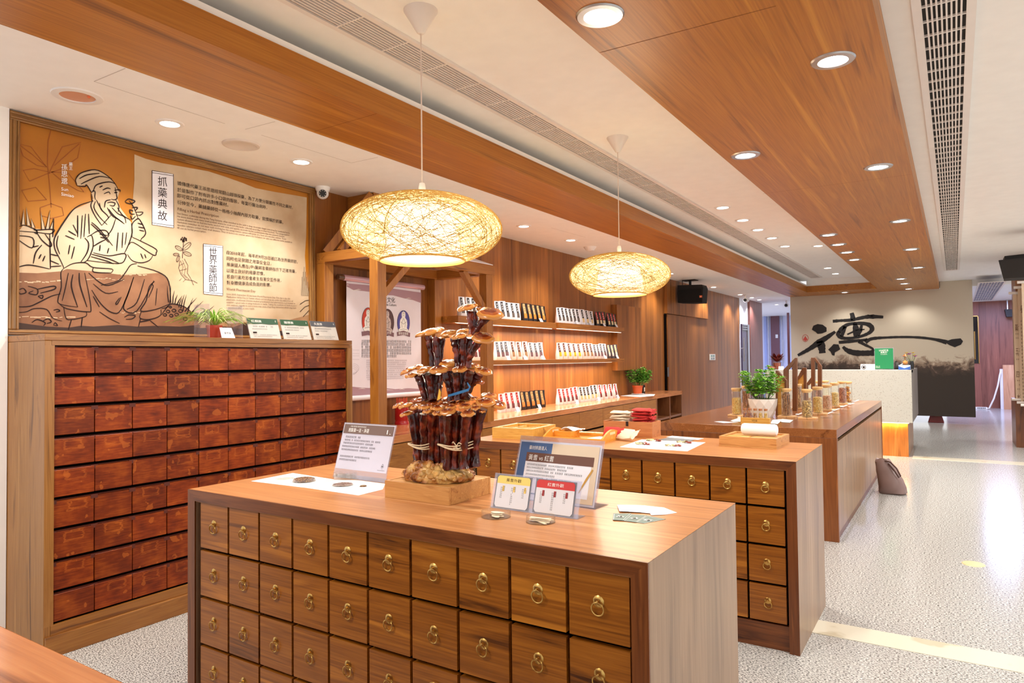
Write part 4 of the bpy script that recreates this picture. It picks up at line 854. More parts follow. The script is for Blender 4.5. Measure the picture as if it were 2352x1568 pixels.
def pendant(px, y, ztop, label):
    x = P(px, 500, Y=y).x; c = Vector((x, y, ztop-HS))
    t = thing('pendant_lamp', label, 'pendant lamp', (x, y, CZ), 'woven pendant lamps')
    b = MB(); b.lathe([(0, -.105), (.012, -.105), (.018, -.1), (.076, -.004), (.076, 0)], (x, y, CZ), 28); obj('canopy', b, CREAM, t)
    b = MB(); b.tube([(x, y, CZ-.1), (x, y, ztop+.04)], .0032, 6); obj('cord', b, flat('cord_white', (226, 206, 190), .5), t)
    b = MB(); b.lathe([(0, .05), (.012, .05), (.016, .03), (.013, .0), (0, 0)], (x, y, ztop), 12); obj('socket', b, CREAM, t)
    zb = -HS*math.sqrt(1-(RO/RS)**2)
    def sp(th, ph, k=1.): return c+Vector((RS*k*math.cos(ph)*math.cos(th), RS*k*math.cos(ph)*math.sin(th), HS*k*math.sin(ph)))
    ph0 = math.asin(zb/HS)
    b = MB(); b.lathe([(RS*.985*math.cos(ph0+(PI/2-.08-ph0)*i/16), HS*.985*math.sin(ph0+(PI/2-.08-ph0)*i/16)) for i in range(17)], c, 48); obj('shade_lining', b, LIN_M, t)
    b = MB(); rr = random.Random(px)
    for i in range(380):                       # strands wound round the shade at every slant
        inc = rr.choice((rr.gauss(.95, .2), rr.gauss(1.25, .2), rr.uniform(.3, 1.5))); a0 = rr.uniform(0, 2*PI); pts = []
        n = 30; L = rr.uniform(.5, 1.)*2*PI; s0 = rr.uniform(0, 2*PI)
        run = []
        for k in range(n+1):
            s = s0+L*k/n; v = Vector((math.cos(s), math.sin(s)*math.cos(inc), math.sin(s)*math.sin(inc)))
            v = Matrix.Rotation(a0, 3, 'Z') @ v; q = Vector((v.x*RS, v.y*RS, v.z*HS))
            if v.z*HS > zb-.002: run.append(c+q*1.002)
            else:
                if len(run) > 2: b.tube(run, rr.uniform(.00045, .00095), 4, False)
                run = []
        if len(run) > 2: b.tube(run, rr.uniform(.00045, .00095), 4, False)
    b.tube([c+Vector((RO*math.cos(2*PI*k/40), RO*math.sin(2*PI*k/40), zb)) for k in range(41)], .005, 6, False)
    obj('woven_shade', b, FIB_M, t)
    b = MB(); b.lathe([(.06, .10), (.13, .10), (RO-.012, zb+.012), (0, zb+.012)], c, 36); obj('diffuser', b, DRUM, t)
    l = bpy.data.lights.new('light', 'POINT'); l.energy = BULB_W; l.color = (1, .88, .68); l.shadow_soft_size = .25
    o = bpy.data.objects.new('light', l); COL.objects.link(o); o.parent = t; o.location = c-Vector((x, y, CZ))+Vector((0, 0, zb-.06))
    return t
pendant(970, 2.32, P(970, 432, Y=2.32).z-.028, 'nearer woven pendant lamp glowing above the front island')
pendant(1421, 4.45, P(1421, 574, Y=4.45).z-.022, 'farther woven pendant lamp glowing above the second island')

# ------------------------------------------------------------------ acrylic signs
class Sheet:
    def __init__(s, B0, B1, lean, h):
        s.o = Vector(B0); e = Vector(B1)-s.o; s.w = e.length; s.e = e.normalized(); bk = Vector((0, 0, 1)).cross(s.e)
        s.t = Vector((0, 0, math.cos(R(lean))))+bk*math.sin(R(lean)); s.n = s.e.cross(s.t); s.bk = bk; s.h = h; s.lean = lean
    def __call__(s, u, v, o=0): return s.o+s.e*(u*s.w)+s.t*(v*s.h)+s.n*(.0024+o)
def acrylic_sign(label, sh, group=None, foot=.05, ins=(.02, .03, .98, .97), paper=PAPER, nm='acrylic_sign'):
    t = thing(nm, label, 'sign', sh.o+sh.e*sh.w/2, group)
    b = MB(); b.prism([sh.o, sh.o+sh.e*sh.w, sh.o+sh.e*sh.w+sh.t*sh.h, sh.o+sh.t*sh.h], sh.n*.0015); b.prism([sh.o, sh.o+sh.e*sh.w, sh.o+sh.e*sh.w+sh.bk*foot, sh.o+sh.bk*foot], (0, 0, .0025))
    b.prism([sh.o-sh.n*.002, sh.o+sh.e*sh.w-sh.n*.002, sh.o+sh.e*sh.w+sh.t*sh.h-sh.n*.002, sh.o+sh.t*sh.h-sh.n*.002], -sh.n*.0015); obj('acrylic_holder', b, ACRYL, t)
    b = MB(); u0, v0, u1, v1 = ins; b.poly([sh(u0, v0, -.001), sh(u1, v0, -.001), sh(u1, v1, -.001), sh(u0, v1, -.001)]); obj('paper_insert', b, paper, t)
    return t
def rect(b, sh, u0, v0, u1, v1, o=.0): b.poly([sh(u0, v0, o), sh(u1, v0, o), sh(u1, v1, o), sh(u0, v1, o)])
rp = random.Random(11)
def prints(b, sh, rows, o=.0006):
    for u0, u1, v, hh in rows: small_print(b, sh(u0, v, o), sh(u1, v, o), sh.t, hh, rp, 1)
# sign one, left of the mushrooms
sh = Sheet((-2.236, 2.050, .886), (-1.930, 2.044, .886), 17, .236)
t = acrylic_sign('clear acrylic sign headed by a brown band, left of the reishi display', sh, foot=.07, ins=(.01, .16, .99, .985), paper=flat('pale_lilac_paper', (222, 216, 222), .7))
b = MB(); rect(b, sh, .025, .80, .975, .97, .0003); obj('header_band', b, flat('taupe_band', (112, 90, 82), .7), t)
b = MB(); letter(b, '炮製第一法・淨選', sh(.12, .835, .0008), sh(.52, .835, .0008), sh.t, .019); letter(b, '1.', sh(.86, .83, .0008), sh(.93, .83, .0008), sh.t, .026); prints(b, sh, [(.15, .46, .92, .006)], .0008); obj('header_text', b, WHITEINK, t)
b = MB(); prints(b, sh, [(.09, .38, .72, .0085), (.08, .77, .665, .0075), (.07, .63, .61, .0075), (.06, .70, .55, .0075), (.06, .66, .49, .0075), (.06, .62, .37, .0075), (.06, .40, .31, .0075)])
q = [sh(.90+.022*math.sin(2*PI*k/4), .27+.045*math.cos(2*PI*k/4), .0008) for k in range(5)]; b.stroke(q, .001, sh.n); b.poly([sh(.887, .262, .0008), sh(.913, .262, .0008), sh(.9, .285, .0008)]); prints(b, sh, [(.82, .95, .195, .003)]); obj('text', b, INK, t)
# sign two, large, right of the mushrooms
sh = Sheet((-1.337, 2.052, .886), (-.993, 2.030, .886), 18, .226)
t = acrylic_sign('large clear acrylic sign with a blue corner and brown title band comparing two roots', sh, foot=.09, ins=(.015, .02, .985, .93))
b = MB(); rect(b, sh, .03, .10, .42, .90, .0003); obj('blue_block', b, flat('print_blue', (74, 104, 152), .7), t)
b = MB(); rect(b, sh, .42, .05, .965, .90, .0003); obj('beige_block', b, flat('print_beige', (226, 206, 178), .7), t)
b = MB(); rect(b, sh, .12, .12, .90, .62, .0006); obj('white_block', b, PAPER, t)
b = MB(); rect(b, sh, .12, .60, .92, .74, .0009); obj('title_band', b, flat('print_brown', (112, 74, 60), .7), t)
b = MB(); letter(b, '藥材辨識達人', sh(.14, .79, .0009), sh(.36, .79, .0009), sh.t, .016); letter(b, '黃耆 vs 紅耆', sh(.15, .628, .0012), sh(.46, .628, .0012), sh.t, .022); obj('title_text', b, WHITEINK, t)
b = MB(); prints(b, sh, [(.15, .70, .54, .0065), (.15, .62, .49, .0065), (.15, .80, .44, .0065), (.15, .50, .385, .0065), (.15, .72, .335, .0065)], .0012); obj('text', b, INK, t)
b = MB(); b.stroke([sh(.92, .56, .0014), sh(.87, .42, .0014), sh(.83, .3, .0014), sh(.80, .2, .0014)], [.006, .008, .006, .003], sh.n); obj('root_picture', b, flat('root_gold', (200, 150, 60), .6), t)
# sign three, double, in front of it
sh = Sheet((-1.309, 1.888, .886), (-.980, 1.880, .886), 16, .115)
t = acrylic_sign('low double acrylic sign with one yellow and one red headed card', sh, foot=.05, ins=(.03, .03, .455, .96), paper=flat('slate_border', (112, 112, 118), .7))
b = MB(); rect(b, sh, .50, .03, .955, .96, -.001); obj('paper_insert', b, flat('slate_border', (0, 0, 0), .7), t)
for u0, u1, col, ttl, tm, pre in ((.045, .44, (244, 214, 112), '黃耆外觀', INK, 'yellow'), (.515, .94, (206, 48, 46), '紅耆外觀', WHITEINK, 'red')):
    b = MB(); b.poly([sh(u, v, .0004) for u, v in ((u0+.02, .05), (u1-.02, .05), (u1, .12), (u1, .88), (u1-.02, .94), (u0+.02, .94), (u0, .88), (u0, .12))]); obj('card_face', b, flat('silver_card', (226, 226, 230), .6), t)
    b = MB(); b.poly([sh(u, v, .0007) for u, v in ((u0, .72), (u1, .72), (u1, .88), (u1-.02, .94), (u0+.02, .94), (u0, .88))]); obj('card_header', b, flat(pre+'_header', col, .6), t)
    c = (u0+u1)/2; b = MB(); letter(b, ttl, sh(c-.09, .79, .001), sh(c+.09, .79, .001), sh.t, .012); obj('card_title', b, tm, t)
    b = MB(); b2 = MB()
    for k, L in enumerate((.34, .52, .3)):
        uu = u0+.055+.13*k; b2 = MB(); rect(b2, sh, uu+.018, .50, uu+.042, .66, .0007); obj('card_tag', b2, flat(pre+'_tag', (240, 204, 110) if pre == 'yellow' else (180, 60, 60), .6), t)
        for j in range(int(L/.055)): prints(b, sh, [(uu-.004, uu+.010, .58-.055*j, .0045)])
        for j in range(3): prints(b, sh, [(uu+.023, uu+.037, .61-.05*j, .0045)], .001)
    obj('card_text', b, INK, t)
# three cards on top of the red cabinet
for i, (ya, yb, ttl, hc) in enumerate(((2.672, 2.905, '紅顏族', (52, 84, 62)), (2.922, 3.152, '隨想族', (48, 82, 56)), (3.170, 3.395, '久坐族', (82, 84, 90)))):
    sh = Sheet((-3.635, ya, 1.521), (-3.635, yb, 1.521), 19, .139)
    t = acrylic_sign('acrylic stand with a cream card on the red cabinet, %s' % ('left of three, dark green header' if i == 0 else 'middle of three, green header' if i == 1 else 'right of three, grey header'), sh, 'card stands on the red cabinet', .05, (.01, .02, .99, .985), flat('cream_card', (232, 228, 210), .7), 'card_stand')
    b = MB(); b.poly([sh(.01, .985, .0004), sh(.01, .72, .0004), sh(.2, .70, .0004), sh(.45, .725, .0004), sh(.7, .70, .0004), sh(.99, .72, .0004), sh(.99, .985, .0004)]); obj('header_band', b, flat('header_%d' % i, hc, .7), t)
    b = MB(); letter(b, ttl, sh(.14, .79, .0008), sh(.46, .79, .0008), sh.t, .019); prints(b, sh, [(.9, .95, .82, .012)], .0008); obj('header_text', b, WHITEINK, t)
    b = MB(); prints(b, sh, [(.12, .78, .56, .009), (.12, .6, .45, .006), (.12, .86, .17, .005), (.12, .7, .09, .005)]); rect(b, sh, .12, .26, .24, .33, .0004); obj('text', b, INK, t)

# ------------------------------------------------------------------ reishi mushroom display
FX = 635*3.137
def FZ(x, y, dy=0): return P(880+x/3.137, 680+y/3.137, Y=1.95+dy)
t = thing('wooden_tray', 'rectangular wooden box tray under the reishi mushrooms', 'tray', (-1.59, 1.95, .886))
b = MB(); b.box(-1.725, -1.456, 1.850, 2.073, .886, .9455); obj('top_board', b, WBOX, t)
for q in ((-1.737, -1.444, 1.838, 1.85), (-1.737, -1.444, 2.073, 2.085)):
    b = MB(); b.box(q[0], q[1], q[2], q[3], .886, .947); obj('side', b, WBOX, t, .001)
for q in ((-1.737, -1.725), (-1.456, -1.444)):
    b = MB(); b.box(q[0], q[1], 1.8505, 2.0725, .886, .947); obj('side', b, WBOX, t, .001)
root = thing('reishi_mushroom_display', 'tiered cluster of glossy dark reishi mushrooms on a lumpy root base', 'mushroom', (-1.59, 1.955, .947))
def lumps():
    m, nt, bb = newmat('root_lumps'); tc = N(nt, 'TexCoord'); n = N(nt, 'TexNoise'); n.inputs['Scale'].default_value = 14; n.inputs['Detail'].default_value = 6; nt.links.new(tc.outputs['Object'], n.inputs['Vector'])
    v = N(nt, 'TexVoronoi'); v.inputs['Scale'].default_value = 55; nt.links.new(tc.outputs['Object'], v.inputs['Vector'])
    nt.links.new(mixc(nt, M2(nt, 'MULTIPLY', v.outputs['Distance'], .6), ramp(nt, n.outputs[0], [(.38, lin((112, 52, 22))), (.48, lin((190, 118, 50))), (.60, lin((238, 190, 112)))]), lin((96, 60, 26))), bb.inputs['Base Color'])
    bp = N(nt, 'Bump'); bp.inputs['Strength'].default_value = .8; bp.inputs['Distance'].default_value = .008; nt.links.new(v.outputs['Distance'], bp.inputs['Height']); nt.links.new(bp.outputs[0], bb.inputs['Normal']); bb.inputs['Roughness'].default_value = .45; return m
b = MB(); b.smooth = True; rr = random.Random(4)
b.lathe([(.118, 0), (.122, .014), (.112, .032), (.088, .046), (.05, .058), (0, .062)], (-1.59, 1.958, .947), 26, 1.12, .84, lambda k, i: .06*math.sin(k*2.3+i))
for k in range(260):
    a = rr.uniform(0, 2*PI); q = rr.uniform(.5, 1.03); r = rr.uniform(.006, .019)*(1.2-.4*q*rr.random()); z = max(.9475+r*.95, .956+(1.04-q)*.095+rr.uniform(-.006, .006)); n0 = len(b.v)
    b.ball(Vector((-1.59+.134*q*math.cos(a), 1.960+.104*q*math.sin(a), z)), (r*rr.uniform(.8, 1.3), r*rr.uniform(.7, 1.1), r*rr.uniform(.6, .9)), 8, 6)
    for i in range(n0, len(b.v)): b.v[i] += Vector((rr.uniform(-1, 1), rr.uniform(-1, 1), rr.uniform(-1, 1)))*r*.12
obj('root_base', b, lumps(), root)
STK, ntk, bb = newmat('reishi_stalk'); tc = N(ntk, 'TexCoord'); n = N(ntk, 'TexNoise'); n.inputs['Scale'].default_value = 30; ntk.links.new(tc.outputs['Object'], n.inputs['Vector']); ntk.links.new(ramp(ntk, n.outputs[0], [(.35, lin((44, 12, 8))), (.55, lin((84, 24, 13))), (.75, lin((150, 58, 26)))]), bb.inputs['Base Color']); bb.inputs['Roughness'].default_value = .24; bb.inputs['Coat Weight'].default_value = .15
bp = N(ntk, 'Bump'); bp.inputs['Strength'].default_value = .5; bp.inputs['Distance'].default_value = .006; ntk.links.new(n.outputs[0], bp.inputs['Height']); ntk.links.new(bp.outputs[0], bb.inputs['Normal'])
STALKS = [(260, 1230, 240, 1060, 215, 850, -.03), (285, 1230, 265, 1060, 262, 845, .0), (310, 1240, 290, 1060, 300, 850, -.05), (330, 1235, 315, 1060, 330, 840, .03), (350, 1250, 340, 1060, 358, 850, -.04), (375, 1235, 360, 1060, 385, 850, .02), (400, 1240, 380, 1060, 420, 855, -.02), (240, 1225, 235, 1050, 280, 820, .05), (295, 1230, 300, 1050, 240, 830, .04),
 (440, 1235, 445, 1060, 430, 850, -.03), (465, 1240, 468, 1060, 470, 850, -.06), (490, 1240, 490, 1060, 500, 845, .0), (520, 1240, 520, 1060, 530, 840, -.04), (550, 1235, 545, 1060, 560, 850, .03), (585, 1240, 575, 1060, 600, 850, -.05), (615, 1235, 600, 1060, 640, 845, .0), (645, 1230, 625, 1060, 680, 830, .03), (670, 1220, 645, 1060, 715, 810, .01), (540, 1230, 560, 1050, 655, 820, .05), (420, 1235, 430, 1050, 380, 840, .05),
 (305, 750, 285, 650, 250, 560, -.02), (330, 750, 310, 650, 292, 560, .02), (355, 750, 345, 650, 335, 555, -.03), (375, 755, 380, 650, 385, 555, .0), (390, 750, 400, 650, 415, 560, .03), (490, 745, 480, 640, 455, 560, -.02), (515, 745, 505, 640, 490, 545, .01), (540, 740, 530, 640, 525, 545, -.03), (570, 740, 570, 640, 565, 545, .02), (590, 735, 600, 640, 625, 545, -.02), (600, 735, 625, 630, 690, 555, .02),
 (352, 520, 350, 400, 325, 290, .0), (362, 520, 362, 400, 350, 300, .02), (395, 520, 398, 400, 385, 300, -.01), (410, 520, 410, 400, 420, 300, .01), (535, 510, 530, 400, 510, 305, -.02), (555, 510, 550, 400, 540, 300, .01), (575, 510, 575, 400, 575, 300, -.01), (595, 510, 600, 400, 625, 300, .02), (610, 510, 625, 420, 690, 320, .0), (640, 270, 635, 200, 625, 105, .0), (650, 280, 665, 210, 660, 110, .015), (655, 280, 690, 210, 760, 140, .0)]
TX = {}
for i, (xa, ya, xb, yb, xc, yc, dy) in enumerate(STALKS):
    b = MB(); k = .0160 if i < 20 else (.0142 if i < 31 else .0118); p0, p1, p2 = FZ(xa, ya, dy*.5), FZ(xb, yb, dy*.7), FZ(xc, yc, dy); pts = []; rs = []
    for j in range(15):
        s = j/14; p = p0*(1-s)**2*1+p1*2*s*(1-s)+p2*s*s; p = p+Vector((rr.uniform(-.002, .002), rr.uniform(-.002, .002), 0)); pts.append(p); rs.append(k*(.78+.45*s*s+.12*rr.random()+(.35 if j == 0 else .15 if j == 1 else 0)))
    b.tube(pts, rs, 9); obj('stalk', b, STK, root)
CAPT = flat('cap_crown', (112, 42, 18), .18, coat=.5); CAPM = flat('cap_band', (158, 76, 26), .2, coat=.5); CAPR = flat('cap_rim', (204, 134, 60), .25, coat=.4); CAPU = flat('cap_under', (190, 128, 66), .5)
CAPS = [(602, 86, 128, .0, -4, .0), (770, 128, 180, .0, 16, .0), (650, 70, 70, .03, 0, .0), (700, 92, 60, .03, 0, 0),
 (285, 276, 112, -.02, -12, 0), (345, 262, 150, .0, -2, 0), (400, 243, 90, .04, 0, 0), (470, 270, 112, -.02, -4, 0), (450, 296, 66, .0, -8, 0), (548, 290, 108, -.04, 0, 0), (575, 254, 90, .03, 0, 0), (640, 262, 70, .03, 0, 0), (720, 302, 160, -.01, 14, 0),
 (178, 540, 122, .0, -18, 0), (205, 568, 95, -.03, -8, 0), (250, 512, 90, .04, -4, 0), (298, 532, 112, -.04, -4, 0), (400, 530, 138, -.05, 0, 0), (480, 492, 175, .02, 2, 0), (553, 528, 104, -.05, 2, 0), (645, 505, 100, .04, 4, 0), (725, 540, 118, -.02, 16, 0), (680, 615, 92, .03, 14, 1),
 (105, 788, 88, .0, -16, 0), (165, 790, 112, -.03, -10, 0), (168, 848, 100, -.02, -10, 0), (236, 796, 88, -.05, -4, 0), (305, 800, 98, -.06, -2, 0), (322, 830, 74, -.08, -8, 0), (395, 806, 104, -.06, 2, 0), (392, 846, 76, -.09, 4, 0), (464, 834, 108, -.09, 2, 0), (490, 800, 74, -.06, 0, 0), (590, 796, 92, -.06, 2, 0), (610, 846, 96, -.08, 4, 0), (597, 742, 94, .02, 0, 0), (660, 738, 62, .0, 2, 0), (690, 785, 90, -.03, 4, 0), (742, 764, 132, -.02, 8, 0), (828, 782, 112, .0, 16, 0), (762, 718, 104, .05, 8, 0), (505, 770, 66, .0, 0, 1), (442, 778, 72, -.01, 0, 1), (352, 772, 84, -.01, 0, 1), (275, 745, 96, .03, 0, 1), (230, 752, 80, .04, -4, 1), (558, 768, 66, -.01, 0, 1), (668, 806, 62, -.06, 4, 0), (716, 832, 40, -.05, 4, 0), (480, 745, 110, .05, 0, 1), (380, 745, 100, .05, 0, 1)]
for cx, cy, w, dy, tilt, dark in CAPS:
    c = FZ(cx, cy, dy); r = w/FX/2*1.14; b = MB(); n = 26; rings = []
    prof = [(.0, .38, 0), (.30, .40, 0), (.48, .33, 0), (.60, .30, 1), (.74, .24, 1), (.86, .18, 2), (.96, .08, 2), (1., -.02, 2), (.97, -.10, 2), (.75, -.12, 3), (.4, -.16, 3), (0, -.22, 3)]
    rot = Matrix.Rotation(R(tilt+rr.uniform(-4, 4)), 3, 'Y') @ Matrix.Rotation(R(rr.uniform(10, 24)), 3, 'X'); ph = rr.uniform(0, 6)
    b.smooth = True; prev = None
    for q, z, mi in prof:
        ring = [b.vert(c+rot @ Vector((r*q*math.cos(a)*(1+.06*math.sin(3*a+ph)), r*q*.82*math.sin(a)*(1+.06*math.cos(2*a+ph)), r*.85*z+.002*math.sin(5*a+ph)*q))) for a in [2*PI*k/n for k in range(n)]]
        if prev:
            b.cur = mi
            for k in range(n): j = (k+1) % n; b.face([prev[k], prev[j], ring[j], ring[k]])
        prev = ring
    o = obj('cap', b, [CAPT, CAPT if dark else CAPM, CAPM if dark else CAPR, CAPU], root)
RAF = flat('raffia', (226, 204, 166), .6)
for (xa, xb, y, cy) in ((222, 398, 1055, 1050), (428, 650, 1060, 1050)):
    b = MB(); c0 = (FZ(xa, y)+FZ(xb, y))/2; rx = (FZ(xb, y)-FZ(xa, y)).length/2+.004
    for off in (-.006, .004, .0):
        b.tube([c0+Vector((rx*math.cos(a), .068*math.sin(a), off+.007*math.sin(a+off*200)+(.004*math.cos(3*a)))) for a in [2*PI*k/36 for k in range(37)]], .0022, 6, False)
    obj('raffia_tie', b, RAF, root)
b = MB(); p = FZ(528, 1078, -.075)
for dx, dz in ((.022, .012), (-.018, .014), (.012, -.014), (-.012, -.012)): b.tube([p, p+Vector((dx*.6, -.004, dz)), p+Vector((dx, 0, dz*.6))], .0018, 5)
obj('raffia_bow', b, RAF, root)
b = MB(); b.smooth = False; q = [FZ(468, 718, -.05), FZ(530, 700, -.06), FZ(612, 675, -.05), FZ(625, 655, -.045), FZ(606, 622, -.04)]; b.stroke(q, [.007, .009, .009, .008, .004], (0, -1, 0)); b.prism([FZ(468, 722, -.05), FZ(612, 681, -.05), FZ(612, 671, -.05), FZ(468, 712, -.05)], (0, .002, 0)); obj('blue_ribbon', b, flat('ribbon_blue', (24, 104, 156), .4), root)
b = MB(); b.prism([FZ(388, 752, -.035), FZ(412, 740, -.035), FZ(416, 690, -.03), FZ(404, 665, -.03)], (0, .002, 0)); obj('yellow_tag', b, flat('tag_yellow', (236, 176, 40), .5), root)
b = MB(); b.prism([FZ(612, 700, -.04), FZ(628, 720, -.04), FZ(650, 728, -.04), FZ(632, 705, -.04)], (0, .002, 0)); obj('white_tag', b, PAPER, root)
# ------------------------------------------------------------------ papers, dishes and cards on the front island
T1 = .886
def sheet(name, label, cat, pts, z, mt=PAPER, group=None, th=.0006):
    c = sum((Vector(p) for p in pts), Vector())/len(pts); c.z = z
    b = MB(); b.prism([Vector((p[0], p[1], z)) for p in pts], (0, 0, th)); return solo(name, b, mt, label, cat, c, group)
def Q5(x, y, z=T1): return P(560+x/5.345, 950+y/5.345, Z=z)
sheet('paper_sheet', 'white paper sheet at the far left of the front island under the dish of seeds', 'paper', [Q5(*q) for q in ((90, 828), (600, 728), (1110, 808), (730, 905))], T1+.0002)
sheet('paper_sheet', 'white paper sheet before the brown headed sign under the flat grain dish', 'paper', [Q5(*q) for q in ((735, 905), (1115, 812), (1400, 818), (1735, 862), (1705, 930), (1410, 1003))], T1+.0002)
def seedmat(nm, cols, sc):
    m, nt, bb = newmat(nm); tc = N(nt, 'TexCoord'); v = N(nt, 'TexVoronoi'); v.inputs['Scale'].default_value = sc; nt.links.new(tc.outputs['Object'], v.inputs['Vector'])
    sp = N(nt, 'SeparateColor'); nt.links.new(v.outputs['Color'], sp.inputs[0])
    nt.links.new(mixc(nt, M2(nt, 'MULTIPLY', v.outputs['Distance'], .9), ramp(nt, sp.outputs[0], [(i/(len(cols)-1), lin(c)) for i, c in enumerate(cols)]), lin(tuple(x*.35 for x in cols[0]))), bb.inputs['Base Color']); bb.inputs['Roughness'].default_value = .6
    bp = N(nt, 'Bump'); bp.inputs['Strength'].default_value = 1; bp.inputs['Distance'].default_value = .003; nt.links.new(v.outputs['Distance'], bp.inputs['Height']); bp.invert = True; nt.links.new(bp.outputs[0], bb.inputs['Normal']); return m
def dish_mesh(r, h):
    b = MB(); b.lathe([(0, 0), (r, 0), (r, h), (r-.0015, h), (r-.0015, .0015), (0, .0015)], (0, 0, 0), 32); return b
def petri(label, c, r, h=.015, group=None):
    b = dish_mesh(r, h); 
    for i, v in enumerate(b.v): b.v[i] = v+c
    return solo('petri_dish', b, GLASS, label, 'dish', c, group)
def grains(label, c, r, h, mt, n=120, sz=.0025, name='seeds', cat='seeds'):
    b = MB(); rr = random.Random(int(c.x*999)); b.smooth = True
    b.lathe([(0, 0), (r, 0), (r*.96, h*.6), (r*.6, h), (0, h*1.1)], c, 22)
    for k in range(n):
        a = rr.uniform(0, 2*PI); q = rr.random()**.5*r*.9; b.ball(c+Vector((q*math.cos(a), q*math.sin(a), h*(1.05-.45*(q/r)**2))), (sz*rr.uniform(.8, 1.8), sz*rr.uniform(.6, 1.2), sz*.7), 6, 4)
    o = solo(name, b, mt, label, cat, c); o['kind'] = 'stuff'; return o
up = Vector((0, 0, .001))
c = Q5(740, 830)+up; r = (Q5(880, 830)-Q5(600, 830)).length/2
petri('clear dish heaped with brown seeds on the left paper sheet', c, r, .016); grains('heap of brown seeds in the clear dish on the left sheet', c+Vector((0, 0, .002)), r*.93, .012, seedmat('seed_brown', [(70, 40, 26), (150, 96, 60), (206, 158, 100)], 260), 160)
c = Q5(500, 800)+up; petri('empty clear dish lid flat on the left paper sheet', c, (Q5(600, 800)-Q5(385, 800)).length/2, .006)
c = Q5(1215, 878)+up; r = (Q5(1345, 878)-Q5(1080, 878)).length/2
petri('low clear dish of fine grain on the sheet before the brown headed sign', c, r, .008); grains('fine reddish grain in the low clear dish', c+Vector((0, 0, .002)), r*.92, .004, seedmat('seed_mauve', [(120, 84, 76), (176, 140, 128), (206, 176, 160)], 380), 120, .002)
c = Q5(1465, 895)+up; grains('small loose pile of brown seeds on the paper sheet', c, .014, .004, seedmat('seed_brown2', [(90, 56, 30), (170, 120, 70), (210, 170, 110)], 380), 40, .002)
c = Q5(1245, 795)+up; r = (Q5(1385, 795)-Q5(1110, 795)).length/2
petri('clear dish at the foot of the brown headed sign, lower of the stack', c, r, .014); petri('clear dish at the foot of the brown headed sign, upper of the stack', c+Vector((0, 0, .0145)), r, .012)
SLICE = flat('root_slice', (236, 222, 196), .6)
for lab, (cx, cy), side in (('left', (1139.5, 1186), 0), ('right', (1242, 1198), 1)):
    c = P(cx, cy, Z=T1); r = (P(cx+34, cy, Z=T1)-P(cx-34, cy, Z=T1)).length/2; c.z = T1
    petri('clear dish of pale root slices before the double sign, %s of the pair' % lab, c, r, .019, 'dishes of root slices')
    rr = random.Random(cx); z = c.z+.002
    for k in range(7):
        b = MB(); a = rr.uniform(-.6, .6); L = r*rr.uniform(.75, .95)
        if side: pts = [(-L*.92, -.004), (L*.92, -.005), (L*.92, .004), (-L*.92, .005)]
        else: pts = [(L*.6*math.cos(q)*rr.uniform(.8, 1), L*.33*math.sin(q)*rr.uniform(.8, 1)) for q in [2*PI*i/10 for i in range(10)]]
        dx, dy = rr.uniform(-.15, .15)*r, rr.uniform(-.4, .4)*r*.8
        b.prism([c+Vector((dx+x*math.cos(a)-y*math.sin(a), dy+x*math.sin(a)+y*math.cos(a), .002+.0017*k)) for x, y in pts], (0, 0, .0016))
        solo('root_slice', b, SLICE, 'pale dried root %s in the %s clear dish before the double sign' % ('stick' if side else 'slice', lab), 'root slice', c+Vector((dx, dy, .002+.0017*k)), 'root slices in the %s dish' % lab)
def Q1(x, y, z=T1): return P(1080+x/4.704, 980+y/4.704, Z=z)
for k, q in enumerate((((1588, 843), (1690, 843), (1720, 915), (1612, 912)), ((1680, 843), (1790, 845), (1850, 924), (1712, 917)), ((1780, 845), (1890, 850), (1985, 938), (1846, 926)), ((1880, 850), (1990, 862), (2112, 948), (1955, 955)), ((1985, 862), (2092, 872), (2235, 928), (2108, 948)))):
    z = T1+.0003+.0009*(4-k); o = sheet('leaflet', 'white printed card in the fan on the front island, %s from the left' % ORD[k], 'card', [Q1(*p, z) for p in q], z, PAPER, 'fan of white cards')
    cc = sum((Q1(*p, z) for p in q), Vector())/4; b = MB()
    small_print(b, cc+Vector((-.02, .01, .0008)), cc+Vector((.012, .01, .0008)), (0, 1, 0), .004, rp, 1); obj('print', b, flat('grey_print', (170, 160, 168)), o)
for k, q in enumerate((((1548, 935), (1742, 935), (1655, 1012), (1540, 1005)), ((1738, 942), (1912, 958), (1792, 1032), (1650, 1014)), ((1908, 958), (2115, 998), (1875, 1045), (1786, 1030)))):
    z = T1+.0003+.0009*(2-k); o = sheet('picture_card', 'grey green card with a white picture in the low fan, %s from the left' % ORD[k], 'card', [Q1(*p, z) for p in q], z, flat('sage_card', (122, 138, 130), .6), 'fan of grey green cards')
    pts = [Q1(*p, z+.0008) for p in q]; cc = sum(pts, Vector())/4; b = MB(); b.stroke([cc+(p-cc)*.88 for p in pts+pts[:1]], .0012, (0, 0, 1)); obj('white_border', b, WHITEINK, o)
    b = MB()
    for j in range(16):
        a = rp.uniform(0, 2*PI); d = Vector((math.cos(a), math.sin(a), 0))*rp.uniform(.004, .02); e = Vector((-d.y, d.x, 0))*.3; b.poly([cc+d*.2-e+up, cc+d+up, cc+d*.2+e+up])
    obj('plant_picture', b, WHITEINK, o)

